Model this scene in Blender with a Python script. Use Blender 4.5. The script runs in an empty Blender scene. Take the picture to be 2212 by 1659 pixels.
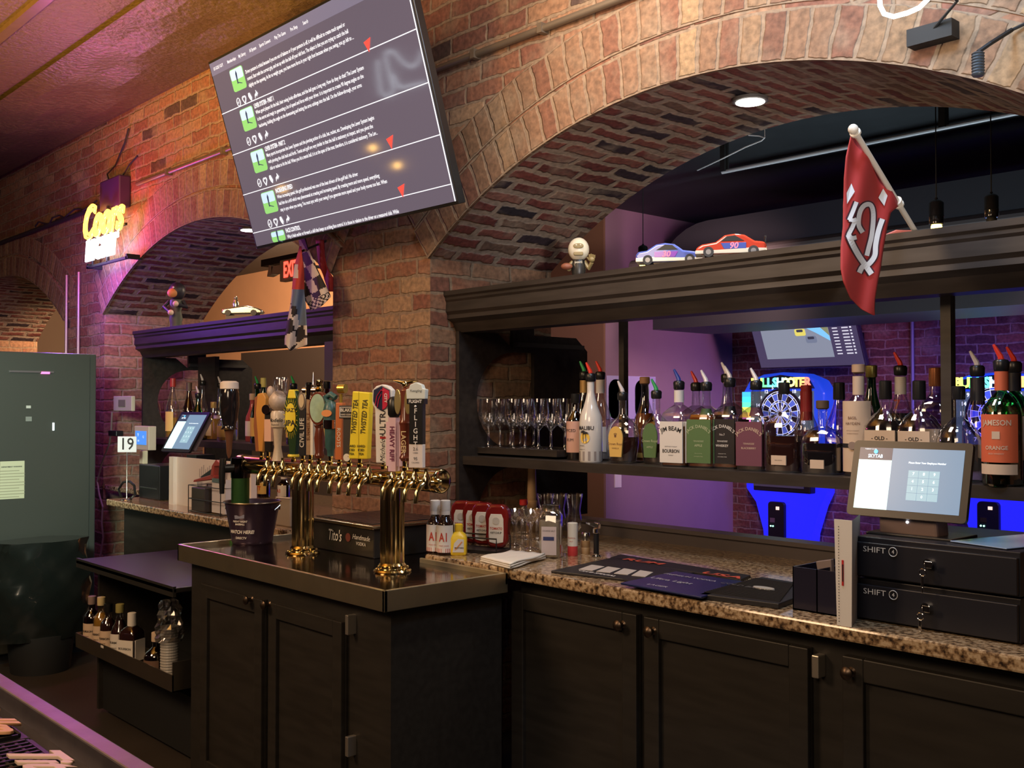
import bpy, math, random
from mathutils import Vector, Matrix, Euler
random.seed(7)
PI = math.pi
S = bpy.context.scene
COL = S.collection
# ------------------------------------------------------------------ camera
EYE = 1.43; FPX = 2250.0; YAW = math.radians(47.65); PITCH = math.atan(45.0/2250.0)
cam = bpy.data.cameras.new('camera'); camo = bpy.data.objects.new('camera', cam); COL.objects.link(camo)
camo.location = (0, 0, EYE); camo.rotation_euler = (PI/2+PITCH, 0, YAW)
cam.sensor_fit = 'HORIZONTAL'; cam.sensor_width = 36; cam.lens = FPX*36/2212
cam.clip_start = 0.05; cam.clip_end = 60
S.camera = camo
CR = Euler((PI/2+PITCH, 0, YAW)).to_matrix()
def A(px, py, X=None, Y=None, Z=None):
    d = CR @ Vector(((px-1106)/FPX, (829.5-py)/FPX, -1.0))
    if Y is not None: t = Y/d.y
    elif X is not None: t = X/d.x
    else: t = (Z-EYE)/d.z
    return Vector((0, 0, EYE)) + d*t
# ------------------------------------------------------------------ view / world / lights
S.view_settings.view_transform = 'Standard'; S.view_settings.look = 'None'
S.view_settings.gamma = 1; S.view_settings.use_curve_mapping = False
S.view_settings.exposure = 0.5
W = bpy.data.worlds.new('world'); S.world = W; W.use_nodes = True
W.node_tree.nodes['Background'].inputs[0].default_value = (.55, .42, .36, 1)
W.node_tree.nodes['Background'].inputs[1].default_value = .05
def area(name, loc, target, size, power, color, sy=None, spread=None):
    L = bpy.data.lights.new(name, 'AREA'); L.energy = power; L.color = color; L.size = size
    if sy: L.shape = 'RECTANGLE'; L.size_y = sy
    if spread: L.spread = spread
    o = bpy.data.objects.new(name, L); COL.objects.link(o); o.location = loc
    o.rotation_euler = (Vector(target)-Vector(loc)).to_track_quat('-Z', 'Y').to_euler(); return o
def point(name, loc, power, color, r=.05):
    L = bpy.data.lights.new(name, 'POINT'); L.energy = power; L.color = color; L.shadow_soft_size = r
    o = bpy.data.objects.new(name, L); COL.objects.link(o); o.location = loc; return o
def spot(name, loc, target, power, color, ang=60, blend=.6, r=.05):
    L = bpy.data.lights.new(name, 'SPOT'); L.energy = power; L.color = color; L.shadow_soft_size = r
    L.spot_size = math.radians(ang); L.spot_blend = blend
    o = bpy.data.objects.new(name, L); COL.objects.link(o); o.location = loc
    o.rotation_euler = (Vector(target)-Vector(loc)).to_track_quat('-Z', 'Y').to_euler(); return o
# warm bar pendants on the guests' side, unseen spots added for ceiling, arches and fridge, neon signs, far room
area('bar_lamps', (-.6, -1.2, 3.0), (-2.8, 2.6, 1.1), 1.4, 40, (1, .74, .50))
area('bar_lamps_left', (-3.6, -.8, 2.9), (-4.0, 2.6, 1.6), 1.0, 42, (1, .64, .36))
spot('amber_fill', (-3.2, -.6, 1.2), (-4.4, .9, 3.31), 1500, (1, .52, .10), 66, .9, .25)  # unseen spots added to turn the ceiling amber
spot('amber_fill', (-2.0, -.6, 1.8), (-2.9, 1.6, 3.31), 150, (1, .55, .14), 60, .9, .25)
spot('arch_fill', (1.6, -.3, 1.3), (-2.3, 3.0, 2.42), 300, (1, .90, .84), 21, .6, .12)
spot('arch_fill', (.4, -.6, 1.6), (-5.8, 3.0, 2.45), 110, (1, .66, .66), 15, .5, .12)
spot('teal_wash', (-3.5, .8, 1.9), (-6.1, 1.85, 1.15), 260, (.80, 1, .84), 44, .9, .2)  # unseen spot added for the greenish cast on the fridge
point('neon_red_glow', (-6.35, 2.26, 2.50), 12, (1, .04, .22), .06)
point('neon_blue_glow', (-6.62, 2.32, 2.20), 17, (.30, .12, 1), .06)
area('neon_white_glow', (-1.15, 1.9, 2.9), (-1.6, 2.9, 2.3), .3, 12, (.50, .70, 1))
area('far_purple', (-3.9, 6.4, 2.3), (-5.8, 7.2, 1.4), .6, 46, (1, .44, .80), spread=2.2)
spot('far_pink', (-3.4, 4.8, 2.2), (-5.82, 7.3, 1.9), 150, (1, .62, .62), 70, .8, .2)
area('far_brown', (-8.3, 4.2, 2.7), (-11.5, 6.3, 2.0), .5, 220, (1, .60, .34), spread=2.4)
area('left_room', (-5.6, 4.9, 2.6), (-6.4, 4.1, 2.3), .4, 16, (1, .75, .5))
area('far_blue', (-2.6, 6.7, 1.7), (-4.0, 8.0, .8), .6, 9, (.05, .05, 1), spread=1.8)
spot('far_tint', (-1.8, 5.6, 1.9), (-2.6, 8.1, 1.6), 60, (1, .55, .80), 95, .9, .2)
spot('far_ceiling_wash', (-2.6, 4.6, .3), (-2.6, 5.2, 3.0), 170, (.70, .88, 1), 100, .9, .2)
area('back_bar_glow', (-2.2, 2.0, 3.0), (-1.9, 2.9, 1.1), .6, 13, (1, .82, .68))
# ------------------------------------------------------------------ materials
MC = {}
def mat(name, col, rough=.5, metal=0, em=None, es=0, coat=0, noise=0, nscale=30, spec=.5, bump=0, trans=0, alpha=1):
    if name in MC: return MC[name]
    m = bpy.data.materials.new(name); m.use_nodes = True; N = m.node_tree; b = N.nodes['Principled BSDF']
    b.inputs['Base Color'].default_value = (*col, 1); b.inputs['Roughness'].default_value = rough
    b.inputs['Metallic'].default_value = metal; b.inputs['Specular IOR Level'].default_value = spec
    b.inputs['Coat Weight'].default_value = coat; b.inputs['Transmission Weight'].default_value = trans
    b.inputs['Alpha'].default_value = alpha
    if em: b.inputs['Emission Color'].default_value = (*em, 1); b.inputs['Emission Strength'].default_value = es
    if noise or bump:
        tc = N.nodes.new('ShaderNodeTexCoord'); nz = N.nodes.new('ShaderNodeTexNoise')
        nz.inputs['Scale'].default_value = nscale; nz.inputs['Detail'].default_value = 5
        N.links.new(tc.outputs['Object'], nz.inputs['Vector'])
        if noise:
            mx = N.nodes.new('ShaderNodeMix'); mx.data_type = 'RGBA'
            mx.inputs['A'].default_value = (*[c*(1-noise) for c in col], 1)
            mx.inputs['B'].default_value = (*[min(1, c*(1+noise)) for c in col], 1)
            N.links.new(nz.outputs['Fac'], mx.inputs['Factor']); N.links.new(mx.outputs['Result'], b.inputs['Base Color'])
        if bump:
            bp = N.nodes.new('ShaderNodeBump'); bp.inputs['Strength'].default_value = bump; bp.inputs['Distance'].default_value = .01
            N.links.new(nz.outputs['Fac'], bp.inputs['Height']); N.links.new(bp.outputs['Normal'], b.inputs['Normal'])
    MC[name] = m; return m
def emis(name, col, st=1.0):
    if name in MC: return MC[name]
    m = bpy.data.materials.new(name); m.use_nodes = True; N = m.node_tree; b = N.nodes['Principled BSDF']
    b.inputs['Base Color'].default_value = (*[c*.2 for c in col], 1); b.inputs['Roughness'].default_value = .25
    b.inputs['Emission Color'].default_value = (*col, 1); b.inputs['Emission Strength'].default_value = st
    MC[name] = m; return m
def glass(name, tint=(1, 1, 1), refl=.10, rough=.03):
    if name in MC: return MC[name]
    m = bpy.data.materials.new(name); m.use_nodes = True; N = m.node_tree; N.nodes.clear()
    o = N.nodes.new('ShaderNodeOutputMaterial'); mx = N.nodes.new('ShaderNodeMixShader')
    tr = N.nodes.new('ShaderNodeBsdfTransparent'); tr.inputs[0].default_value = (*tint, 1)
    gl = N.nodes.new('ShaderNodeBsdfGlossy'); gl.inputs['Roughness'].default_value = rough
    gl.inputs['Color'].default_value = (1, 1, 1, 1)
    lw = N.nodes.new('ShaderNodeLayerWeight'); lw.inputs['Blend'].default_value = .35
    ma = N.nodes.new('ShaderNodeMath'); ma.operation = 'MULTIPLY_ADD'; ma.inputs[1].default_value = .7; ma.inputs[2].default_value = refl
    N.links.new(lw.outputs['Facing'], ma.inputs[0]); N.links.new(ma.outputs[0], mx.inputs[0])
    N.links.new(tr.outputs[0], mx.inputs[1]); N.links.new(gl.outputs[0], mx.inputs[2]); N.links.new(mx.outputs[0], o.inputs[0])
    MC[name] = m; return m
def ramp(N, stops, const=False):
    r = N.nodes.new('ShaderNodeValToRGB'); e = r.color_ramp.elements
    if const: r.color_ramp.interpolation = 'CONSTANT'
    while len(e) > 1: e.remove(e[-1])
    e[0].position = stops[0][0]; e[0].color = (*stops[0][1], 1)
    for p, c in stops[1:]: k = e.new(p); k.color = (*c, 1)
    return r
def brick_mat(name, w=.225, h=.073, m=.012, mortar=(.27, .195, .13), cols=None, dist=.010, stagger=.5):
    M = bpy.data.materials.new(name); M.use_nodes = True; N = M.node_tree; b = N.nodes['Principled BSDF']; L = N.links.new
    def math_(op, a, bb=None, c=None):
        n = N.nodes.new('ShaderNodeMath'); n.operation = op
        for i, v in enumerate((a, bb, c)):
            if v is None: continue
            if isinstance(v, (int, float)): n.inputs[i].default_value = v
            else: L(v, n.inputs[i])
        return n.outputs[0]
    uv = N.nodes.new('ShaderNodeUVMap'); uv.uv_map = 'UVMap'
    nz = N.nodes.new('ShaderNodeTexNoise'); nz.inputs['Scale'].default_value = 9; nz.inputs['Detail'].default_value = 3
    L(uv.outputs[0], nz.inputs['Vector'])
    sub = N.nodes.new('ShaderNodeVectorMath'); sub.operation = 'SUBTRACT'; sub.inputs[1].default_value = (.5, .5, .5); L(nz.outputs['Color'], sub.inputs[0])
    sc = N.nodes.new('ShaderNodeVectorMath'); sc.operation = 'SCALE'; sc.inputs['Scale'].default_value = dist*3; L(sub.outputs[0], sc.inputs[0])
    ad = N.nodes.new('ShaderNodeVectorMath'); ad.operation = 'ADD'; L(uv.outputs[0], ad.inputs[0]); L(sc.outputs[0], ad.inputs[1])
    sp = N.nodes.new('ShaderNodeSeparateXYZ'); L(ad.outputs[0], sp.inputs[0]); u, v = sp.outputs[0], sp.outputs[1]
    vr = math_('DIVIDE', v, h); row = math_('FLOOR', vr)
    wn = N.nodes.new('ShaderNodeTexWhiteNoise'); wn.noise_dimensions = '1D'; L(row, wn.inputs['W'])
    off = math_('MULTIPLY_ADD', math_('PINGPONG', row, 1), stagger, math_('MULTIPLY', wn.outputs['Value'], .25*(stagger > 0)))
    uc = math_('ADD', math_('DIVIDE', u, w), off); colid = math_('FLOOR', uc)
    fx = math_('MULTIPLY', math_('FRACT', uc), w); fy = math_('MULTIPLY', math_('FRACT', vr), h)
    d = math_('MINIMUM', math_('MINIMUM', fx, math_('SUBTRACT', w, fx)), math_('MINIMUM', fy, math_('SUBTRACT', h, fy)))
    n2 = N.nodes.new('ShaderNodeTexNoise'); n2.inputs['Scale'].default_value = 28; n2.inputs['Detail'].default_value = 6; L(uv.outputs[0], n2.inputs['Vector'])
    d2 = math_('ADD', d, math_('MULTIPLY', math_('SUBTRACT', n2.outputs['Fac'], .5), m*1.0))
    mr = N.nodes.new('ShaderNodeMapRange'); mr.interpolation_type = 'SMOOTHSTEP'; L(d2, mr.inputs[0]); mr.inputs[1].default_value = m*.38; mr.inputs[2].default_value = m*.75
    cx = N.nodes.new('ShaderNodeCombineXYZ'); L(colid, cx.inputs[0]); L(row, cx.inputs[1])
    w2 = N.nodes.new('ShaderNodeTexWhiteNoise'); w2.noise_dimensions = '2D'; L(cx.outputs[0], w2.inputs['Vector'])
    cr = ramp(N, cols, True); L(w2.outputs['Value'], cr.inputs[0])
    n3 = N.nodes.new('ShaderNodeTexNoise'); n3.inputs['Scale'].default_value = 45; n3.inputs['Detail'].default_value = 8; L(uv.outputs[0], n3.inputs['Vector'])
    nr = ramp(N, [(.3, (.62, .62, .62)), (.7, (1.25, 1.2, 1.15))]); L(n3.outputs['Fac'], nr.inputs[0])
    mu = N.nodes.new('ShaderNodeMix'); mu.data_type = 'RGBA'; mu.blend_type = 'MULTIPLY'; mu.inputs['Factor'].default_value = 1
    L(cr.outputs[0], mu.inputs['A']); L(nr.outputs[0], mu.inputs['B'])
    mo = N.nodes.new('ShaderNodeMix'); mo.data_type = 'RGBA'; mo.blend_type = 'MULTIPLY'; mo.inputs['Factor'].default_value = .8
    mo.inputs['A'].default_value = (*mortar, 1); L(nr.outputs[0], mo.inputs['B'])
    # smears of mortar over brick
    n4 = N.nodes.new('ShaderNodeTexNoise'); n4.inputs['Scale'].default_value = 5; n4.inputs['Detail'].default_value = 9; L(uv.outputs[0], n4.inputs['Vector'])
    sm = N.nodes.new('ShaderNodeMapRange'); L(n4.outputs['Fac'], sm.inputs[0]); sm.inputs[1].default_value = .50; sm.inputs[2].default_value = .68; sm.inputs[4].default_value = .75
    fac = math_('MULTIPLY', mr.outputs[0], math_('SUBTRACT', 1, sm.outputs[0]))
    fm = N.nodes.new('ShaderNodeMix'); fm.data_type = 'RGBA'; L(fac, fm.inputs['Factor']); L(mo.outputs['Result'], fm.inputs['A']); L(mu.outputs['Result'], fm.inputs['B'])
    L(fm.outputs['Result'], b.inputs['Base Color'])
    hgt = math_('ADD', mr.outputs[0], math_('MULTIPLY', n3.outputs['Fac'], .55))
    bp = N.nodes.new('ShaderNodeBump'); bp.inputs['Strength'].default_value = .7; bp.inputs['Distance'].default_value = .008
    L(hgt, bp.inputs['Height']); L(bp.outputs['Normal'], b.inputs['Normal'])
    b.inputs['Roughness'].default_value = .85; b.inputs['Specular IOR Level'].default_value = .3
    return M
RED = [(0, (.25, .115, .07)), (.22, (.29, .145, .085)), (.42, (.22, .095, .062)), (.58, (.30, .17, .10)), (.74, (.20, .09, .062)), (.86, (.34, .22, .13)), (.96, (.085, .055, .045))]
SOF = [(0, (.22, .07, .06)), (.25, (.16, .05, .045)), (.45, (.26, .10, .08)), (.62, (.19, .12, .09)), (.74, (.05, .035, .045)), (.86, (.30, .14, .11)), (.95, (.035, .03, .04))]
RNG = [(0, (.23, .135, .08)), (.25, (.26, .165, .095)), (.45, (.20, .095, .06)), (.6, (.24, .14, .085)), (.75, (.32, .215, .12)), (.88, (.18, .09, .058))]
M_brick = brick_mat('old_brick', cols=RED)
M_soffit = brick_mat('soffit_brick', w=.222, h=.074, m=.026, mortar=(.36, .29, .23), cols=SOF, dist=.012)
M_ring = brick_mat('arch_ring_brick', w=.16, h=.078, m=.012, cols=RNG, stagger=0, dist=.009)
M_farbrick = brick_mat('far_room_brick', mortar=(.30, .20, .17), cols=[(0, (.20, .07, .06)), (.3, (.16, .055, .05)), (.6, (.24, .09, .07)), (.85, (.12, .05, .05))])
def wood_mat(name, c1, c2, rough=.45, scale=3):
    m = mat(name, c1, rough); N = m.node_tree; b = N.nodes['Principled BSDF']
    tc = N.nodes.new('ShaderNodeTexCoord'); mp = N.nodes.new('ShaderNodeMapping'); mp.inputs['Scale'].default_value = (2, 14, 14)
    nz = N.nodes.new('ShaderNodeTexNoise'); nz.inputs['Scale'].default_value = scale; nz.inputs['Detail'].default_value = 7
    r = ramp(N, [(.35, c1), (.65, c2)])
    N.links.new(tc.outputs['Object'], mp.inputs[0]); N.links.new(mp.outputs[0], nz.inputs['Vector']); N.links.new(nz.outputs['Fac'], r.inputs[0]); N.links.new(r.outputs[0], b.inputs['Base Color'])
    return m
M_espresso = wood_mat('espresso_wood', (.020, .015, .012), (.034, .026, .021), .48)
M_cab = wood_mat('cabinet_paint', (.018, .015, .012), (.026, .022, .018), .50)
def granite():
    m = mat('granite', (.3, .2, .1), .12, coat=.4); N = m.node_tree; b = N.nodes['Principled BSDF']
    tc = N.nodes.new('ShaderNodeTexCoord'); v = N.nodes.new('ShaderNodeTexVoronoi'); v.inputs['Scale'].default_value = 120
    n = N.nodes.new('ShaderNodeTexNoise'); n.inputs['Scale'].default_value = 75; n.inputs['Detail'].default_value = 6
    N.links.new(tc.outputs['Object'], n.inputs['Vector']); N.links.new(tc.outputs['Object'], v.inputs['Vector'])
    r = ramp(N, [(.32, (.03, .02, .015)), (.42, (.17, .10, .05)), (.52, (.42, .28, .15)), (.62, (.56, .42, .26)), (.75, (.36, .21, .10))])
    mx = N.nodes.new('ShaderNodeMix'); mx.data_type = 'RGBA'; mx.blend_type = 'MULTIPLY'; mx.inputs['Factor'].default_value = .7
    r2 = ramp(N, [(.0, (.35, .3, .25)), (.35, (1, 1, 1))]); N.links.new(v.outputs['Distance'], r2.inputs[0])
    N.links.new(n.outputs['Fac'], r.inputs[0]); N.links.new(r.outputs[0], mx.inputs['A']); N.links.new(r2.outputs[0], mx.inputs['B'])
    N.links.new(mx.outputs['Result'], b.inputs['Base Color']); return m
M_granite = granite()
M_steel = mat('stainless_steel', (.52, .50, .46), .24, 1, noise=.12, nscale=8)
M_steeltop = mat('worn_steel_top', (.24, .20, .19), .13, 1, noise=.5, nscale=14, bump=.06)
M_brass = mat('polished_brass', (.74, .60, .30), .13, 1)
M_chrome = mat('chrome', (.8, .8, .82), .08, 1)
M_black = mat('black_plastic', (.012, .012, .013), .32)
M_matte = mat('matte_black', (.010, .010, .010), .7)
M_rub = mat('black_rubber', (.014, .013, .014), .45)
M_white = mat('white_paper', (.78, .74, .68), .6)
M_cream = mat('cream_paper', (.70, .58, .42), .6)
M_wplas = mat('white_plastic', (.80, .78, .74), .35)
M_clear = glass('clear_glass', (.94, .95, .97))
M_green = glass('green_glass', (.10, .42, .16))
M_brown = glass('brown_glass', (.30, .13, .05))
M_smoke = glass('smoked_plastic', (.50, .42, .48), .08)
M_ink = mat('black_ink', (.015, .013, .015), .6)
M_red = mat('red_plastic', (.55, .03, .03), .35)
M_bronze = mat('aged_bronze', (.10, .07, .05), .35, .9)
# ------------------------------------------------------------------ mesh helpers
def dens(pts, k=5):
    out = []
    n = len(pts)
    for i in range(n-1):
        p0 = Vector(pts[max(i-1, 0)]); p1 = Vector(pts[i]); p2 = Vector(pts[i+1]); p3 = Vector(pts[min(i+2, n-1)])
        for j in range(k):
            u = j/k; out.append(tuple(.5*((2*p1)+(p2-p0)*u+(2*p0-5*p1+4*p2-p3)*u*u+(3*p1-p0-3*p2+p3)*u**3)))
    out.append(tuple(pts[-1])); return out
dens0 = dens
class MB:
    def __init__(s): s.v = []; s.f = []; s.mi = []; s.uv = []; s.m = 0
    def add(s, vs, fs, M=None, uvs=None):
        o = len(s.v)
        s.v += [tuple(M @ Vector(p)) if M else tuple(p) for p in vs]
        s.f += [tuple(i+o for i in f) for f in fs]; s.mi += [s.m]*len(fs)
        s.uv += (uvs if uvs else [None]*len(fs)); return s
    def box(s, x0, x1, y0, y1, z0, z1, M=None):
        return s.add([(x0, y0, z0), (x1, y0, z0), (x1, y1, z0), (x0, y1, z0), (x0, y0, z1), (x1, y0, z1), (x1, y1, z1), (x0, y1, z1)],
                     [(0, 3, 2, 1), (4, 5, 6, 7), (0, 1, 5, 4), (1, 2, 6, 5), (2, 3, 7, 6), (3, 0, 4, 7)], M)
    def lathe(s, prof, n=24, M=None, rx=1, ry=1, sq=0, cap=True):
        vs = []; fs = []; k = len(prof)
        for p in prof:
            r, z = p[0], p[1]; q = p[2] if len(p) > 2 else sq; e = 2/(2+q*6)
            for i in range(n):
                a = 2*PI*i/n; ca, sa = math.cos(a), math.sin(a)
                vs.append((r*rx*math.copysign(abs(ca)**e, ca), r*(ry if len(p) < 4 else p[3])*math.copysign(abs(sa)**e, sa), z))
        for j in range(k-1):
            for i in range(n):
                i2 = (i+1) % n; fs.append((j*n+i, j*n+i2, (j+1)*n+i2, (j+1)*n+i))
        if cap:
            if prof[0][0] > 1e-5: fs.append(tuple(range(n-1, -1, -1)))
            if prof[-1][0] > 1e-5: fs.append(tuple((k-1)*n+i for i in range(n)))
        return s.add(vs, fs, M)
    def cyl(s, p0, p1, r0, r1=None, n=16):
        p0, p1 = Vector(p0), Vector(p1); d = p1-p0; r1 = r0 if r1 is None else r1
        M = Matrix.Translation(p0) @ d.to_track_quat('Z', 'Y').to_matrix().to_4x4()
        return s.lathe([(r0, 0), (r1, d.length)], n, M)
    def sph(s, c, r, n=16, sc=(1, 1, 1), M=None):
        T = Matrix.Translation(c) @ Matrix.Diagonal((*sc, 1))
        if M: T = M @ T
        k = max(6, n//2)
        return s.lathe([(max(1e-6, r*math.sin(PI*i/k)), -r*math.cos(PI*i/k)) for i in range(k+1)], n, T, cap=False)
    def tube(s, pts, r, n=8, closed=False):
        pts = [Vector(p) for p in pts]; vs = []; fs = []; m = len(pts)
        up = Vector((0, 0, 1)); prev = None
        for i, p in enumerate(pts):
            if closed: t = pts[(i+1) % m]-pts[i-1]
            else: t = pts[min(i+1, m-1)]-pts[max(i-1, 0)]
            t.normalize()
            if prev is None: a = up.cross(t) if abs(t.z) < .95 else Vector((1, 0, 0)).cross(t)
            else: a = prev-t*prev.dot(t)
            if a.length < 1e-6: a = Vector((1, 0, 0)).cross(t)
            a.normalize(); b = t.cross(a); prev = a
            rr = r[i] if isinstance(r, (list, tuple)) else r
            for j in range(n):
                an = 2*PI*j/n; vs.append(p+a*math.cos(an)*rr+b*math.sin(an)*rr)
        for i in range(m if closed else m-1):
            for j in range(n):
                fs.append((i*n+j, i*n+(j+1) % n, ((i+1) % m)*n+(j+1) % n, ((i+1) % m)*n+j))
        if not closed: fs.append(tuple(range(n-1, -1, -1))); fs.append(tuple((m-1)*n+j for j in range(n)))
        return s.add(vs, fs)
    def prism(s, poly, d0, d1, M=None):
        """poly in (x,z); extruded along y from d0 to d1"""
        n = len(poly); vs = [(x, d0, z) for x, z in poly]+[(x, d1, z) for x, z in poly]
        fs = [tuple(range(n)), tuple(range(2*n-1, n-1, -1))]+[(i, i+n, (i+1) % n+n, (i+1) % n) for i in range(n)]
        ar = sum(poly[i][0]*poly[(i+1) % n][1]-poly[(i+1) % n][0]*poly[i][1] for i in range(n))
        if ar < 0: fs = [tuple(reversed(f)) for f in fs]
        return s.add(vs, fs, M)
    def build(s, name, mats, parent=None, loc=(0, 0, 0), smooth=False, rot=None, bevel=0):
        me = bpy.data.meshes.new(name); me.from_pydata(s.v, [], s.f)
        if not isinstance(mats, (list, tuple)): mats = [mats]
        for m in mats: me.materials.append(m)
        for p, i in zip(me.polygons, s.mi): p.material_index = i
        if any(u is not None for u in s.uv):
            ul = me.uv_layers.new(name='UVMap')
            for p, u in zip(me.polygons, s.uv):
                if u:
                    for li, c in zip(p.loop_indices, u): ul.data[li].uv = c
        if smooth:
            me.polygons.foreach_set('use_smooth', [True]*len(me.polygons))
            try: me.set_sharp_from_angle(angle=math.radians(38))
            except Exception: pass
        me.update()
        o = bpy.data.objects.new(name, me); COL.objects.link(o); o.location = loc
        if rot: o.rotation_euler = rot
        if parent: o.parent = parent
        if bevel:
            bm = o.modifiers.new('bevel', 'BEVEL'); bm.width = bevel; bm.segments = 2; bm.limit_method = 'ANGLE'
        return o
def tag(o, label, cat, group=None):
    o['label'] = label; o['category'] = cat
    if group: o['group'] = group
    return o
def struct(o): o['kind'] = 'structure'; return o
def thing(name, label, cat, loc, rz=0, group=None):
    o = bpy.data.objects.new(name, None); COL.objects.link(o); o.location = loc; o.rotation_euler = (0, 0, rz); o.empty_display_size = .05
    return tag(o, label, cat, group)
def ROT(rx=0, ry=0, rz=0, t=(0, 0, 0)): return Matrix.Translation(t) @ Euler((rx, ry, rz)).to_matrix().to_4x4()
TC = {}
def tmesh(s, size, bold=0, shear=0):
    k = (s, size, bold, shear)
    if k in TC: return TC[k]
    c = bpy.data.curves.new('t', 'FONT'); c.body = s; c.size = size; c.align_x = 'CENTER'; c.align_y = 'CENTER'
    c.resolution_u = 2; c.offset = bold*size; c.shear = shear; c.fill_mode = 'FRONT'; c.dimensions = '2D'
    o = bpy.data.objects.new('t', c); me = bpy.data.meshes.new_from_object(o)
    vs = [tuple(v.co) for v in me.vertices]; fs = [tuple(p.vertices) for p in me.polygons]
    bpy.data.objects.remove(o); bpy.data.meshes.remove(me); bpy.data.curves.remove(c)
    TC[k] = (vs, fs); return TC[k]
def text(mb, s, size, M, bold=0, shear=0, sx=1, wrap=None, arc=None, align=0):
    """text in local xz plane facing -y, put through M. wrap = cylinder radius. arc = bend radius. align -1 left"""
    vs, fs = tmesh(s, size, bold, shear)
    if not vs: return
    if align: x0 = min(v[0] for v in vs) if align < 0 else max(v[0] for v in vs); vs = [(v[0]-x0, v[1], 0) for v in vs]
    out = []
    for x, y, _ in vs:
        x *= sx
        if arc: a = x/arc; x, y = (arc+y)*math.sin(a), (arc+y)*math.cos(a)-arc
        out.append((x, 0, y))
    if wrap:
        out = [(wrap*math.sin(x/wrap), -wrap*math.cos(x/wrap), z) for x, _, z in out]
        T = M.to_translation(); M = Matrix.Translation((0, 0, T.z)) @ Matrix.Rotation(T.x/wrap, 4, 'Z')
    mb.add(out, fs, M)
def letter(parent, items, m, name='lettering'):
    """items: list of (string,size,x,y,z,kw)"""
    for it in items:
        s_, sz, x, y, z = it[:5]; kw = it[5] if len(it) > 5 else {}
        mb = MB(); text(mb, s_, sz, Matrix.Translation((x, y, z)), **kw)
        if mb.v: mb.build(name, m, parent)

# ================================================================== SETTING
YW, YB = 2.65, 3.35                        # brick wall front and back faces
CEIL = 3.31
ARCH = [(-2.10, 1.31, 1.048, 2.17), (-5.533, 1.386, 1.045, 2.39), (-9.03, 1.386, 1.045, 2.39)]
def arch_h(a, X): cx, hs, hp, R = a; return EYE+hp-R+math.sqrt(max(0, R*R-(X-cx)**2))
def wall_mesh(Yp, flip=False):
    mb = MB(); X0, X1 = -11.5, 3.0; xs = [X0+i*.05 for i in range(int((X1-X0)/.05)+1)]
    for a in ARCH: xs += [a[0]-a[1], a[0]+a[1]]
    xs = sorted(set(round(x, 4) for x in xs))
    for x0, x1 in zip(xs, xs[1:]):
        if x1-x0 < 1e-4: continue
        xm = (x0+x1)/2; z0 = z1 = 0
        for a in ARCH:
            if abs(xm-a[0]) < a[1]: z0, z1 = arch_h(a, x0), arch_h(a, x1)
        q = [(x0, Yp, z0), (x1, Yp, z1), (x1, Yp, CEIL), (x0, Yp, CEIL)]
        uv = [(p[0], p[2]) for p in q]
        if flip: q = q[::-1]; uv = uv[::-1]
        mb.add(q, [(0, 1, 2, 3)], None, [uv])
    return mb
wall = struct(wall_mesh(YW).build('wall_back', M_brick))
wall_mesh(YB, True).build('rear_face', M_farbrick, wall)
for a in ARCH:
    cx, hs, hp, R = a; zc = EYE+hp-R; a0 = math.asin(hs/R)
    mb = MB(); n = 40
    for i in range(n):
        t0, t1 = -a0+2*a0*i/n, -a0+2*a0*(i+1)/n
        q = [(cx+R*math.sin(t0), YW, zc+R*math.cos(t0)), (cx+R*math.sin(t0), YB, zc+R*math.cos(t0)), (cx+R*math.sin(t1), YB, zc+R*math.cos(t1)), (cx+R*math.sin(t1), YW, zc+R*math.cos(t1))]
        mb.add(q, [(0, 1, 2, 3)], None, [[(YW, R*t0), (YB, R*t0), (YB, R*t1), (YW, R*t1)]])
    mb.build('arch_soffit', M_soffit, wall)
    zs = zc+R*math.cos(a0)
    for sx in (-1, 1):                     # pier sides
        x = cx+sx*hs; q = [(x, YW, 0), (x, YB, 0), (x, YB, zs), (x, YW, zs)]
        if sx > 0: q = q[::-1]
        MB().add(q, [(0, 1, 2, 3)], None, [[(p[1]+.3*sx, p[2]) for p in q]]).build('pier_side', M_brick, wall)
    for (r0, r1, pr) in ((R-.004, R+.150, .016), (R+.168, R+.315, .004)):
        mb = MB(); a1 = a0*1.0
        for i in range(n):
            t0, t1 = -a1+2*a1*i/n, -a1+2*a1*(i+1)/n
            P = lambda r, t, y: (cx+r*math.sin(t), y, zc+r*math.cos(t))
            q = [P(r0, t0, YW-pr), P(r0, t1, YW-pr), P(r1, t1, YW-pr), P(r1, t0, YW-pr)]
            mb.add(q, [(0, 1, 2, 3)], None, [[(0, R*t0), (0, R*t1), (.16, R*t1), (.16, R*t0)]])
            mb.add([P(r0, t0, YW), P(r0, t1, YW), P(r0, t1, YW-pr), P(r0, t0, YW-pr)], [(0, 1, 2, 3)], None, [[(0, R*t0), (0, R*t1), (.02, R*t1), (.02, R*t0)]])
            mb.add([P(r1, t0, YW-pr), P(r1, t1, YW-pr), P(r1, t1, YW), P(r1, t0, YW)], [(0, 1, 2, 3)], None, [[(0, R*t0), (0, R*t1), (.02, R*t1), (.02, R*t0)]])
        mb.build('arch_ring', M_ring, wall)
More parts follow.
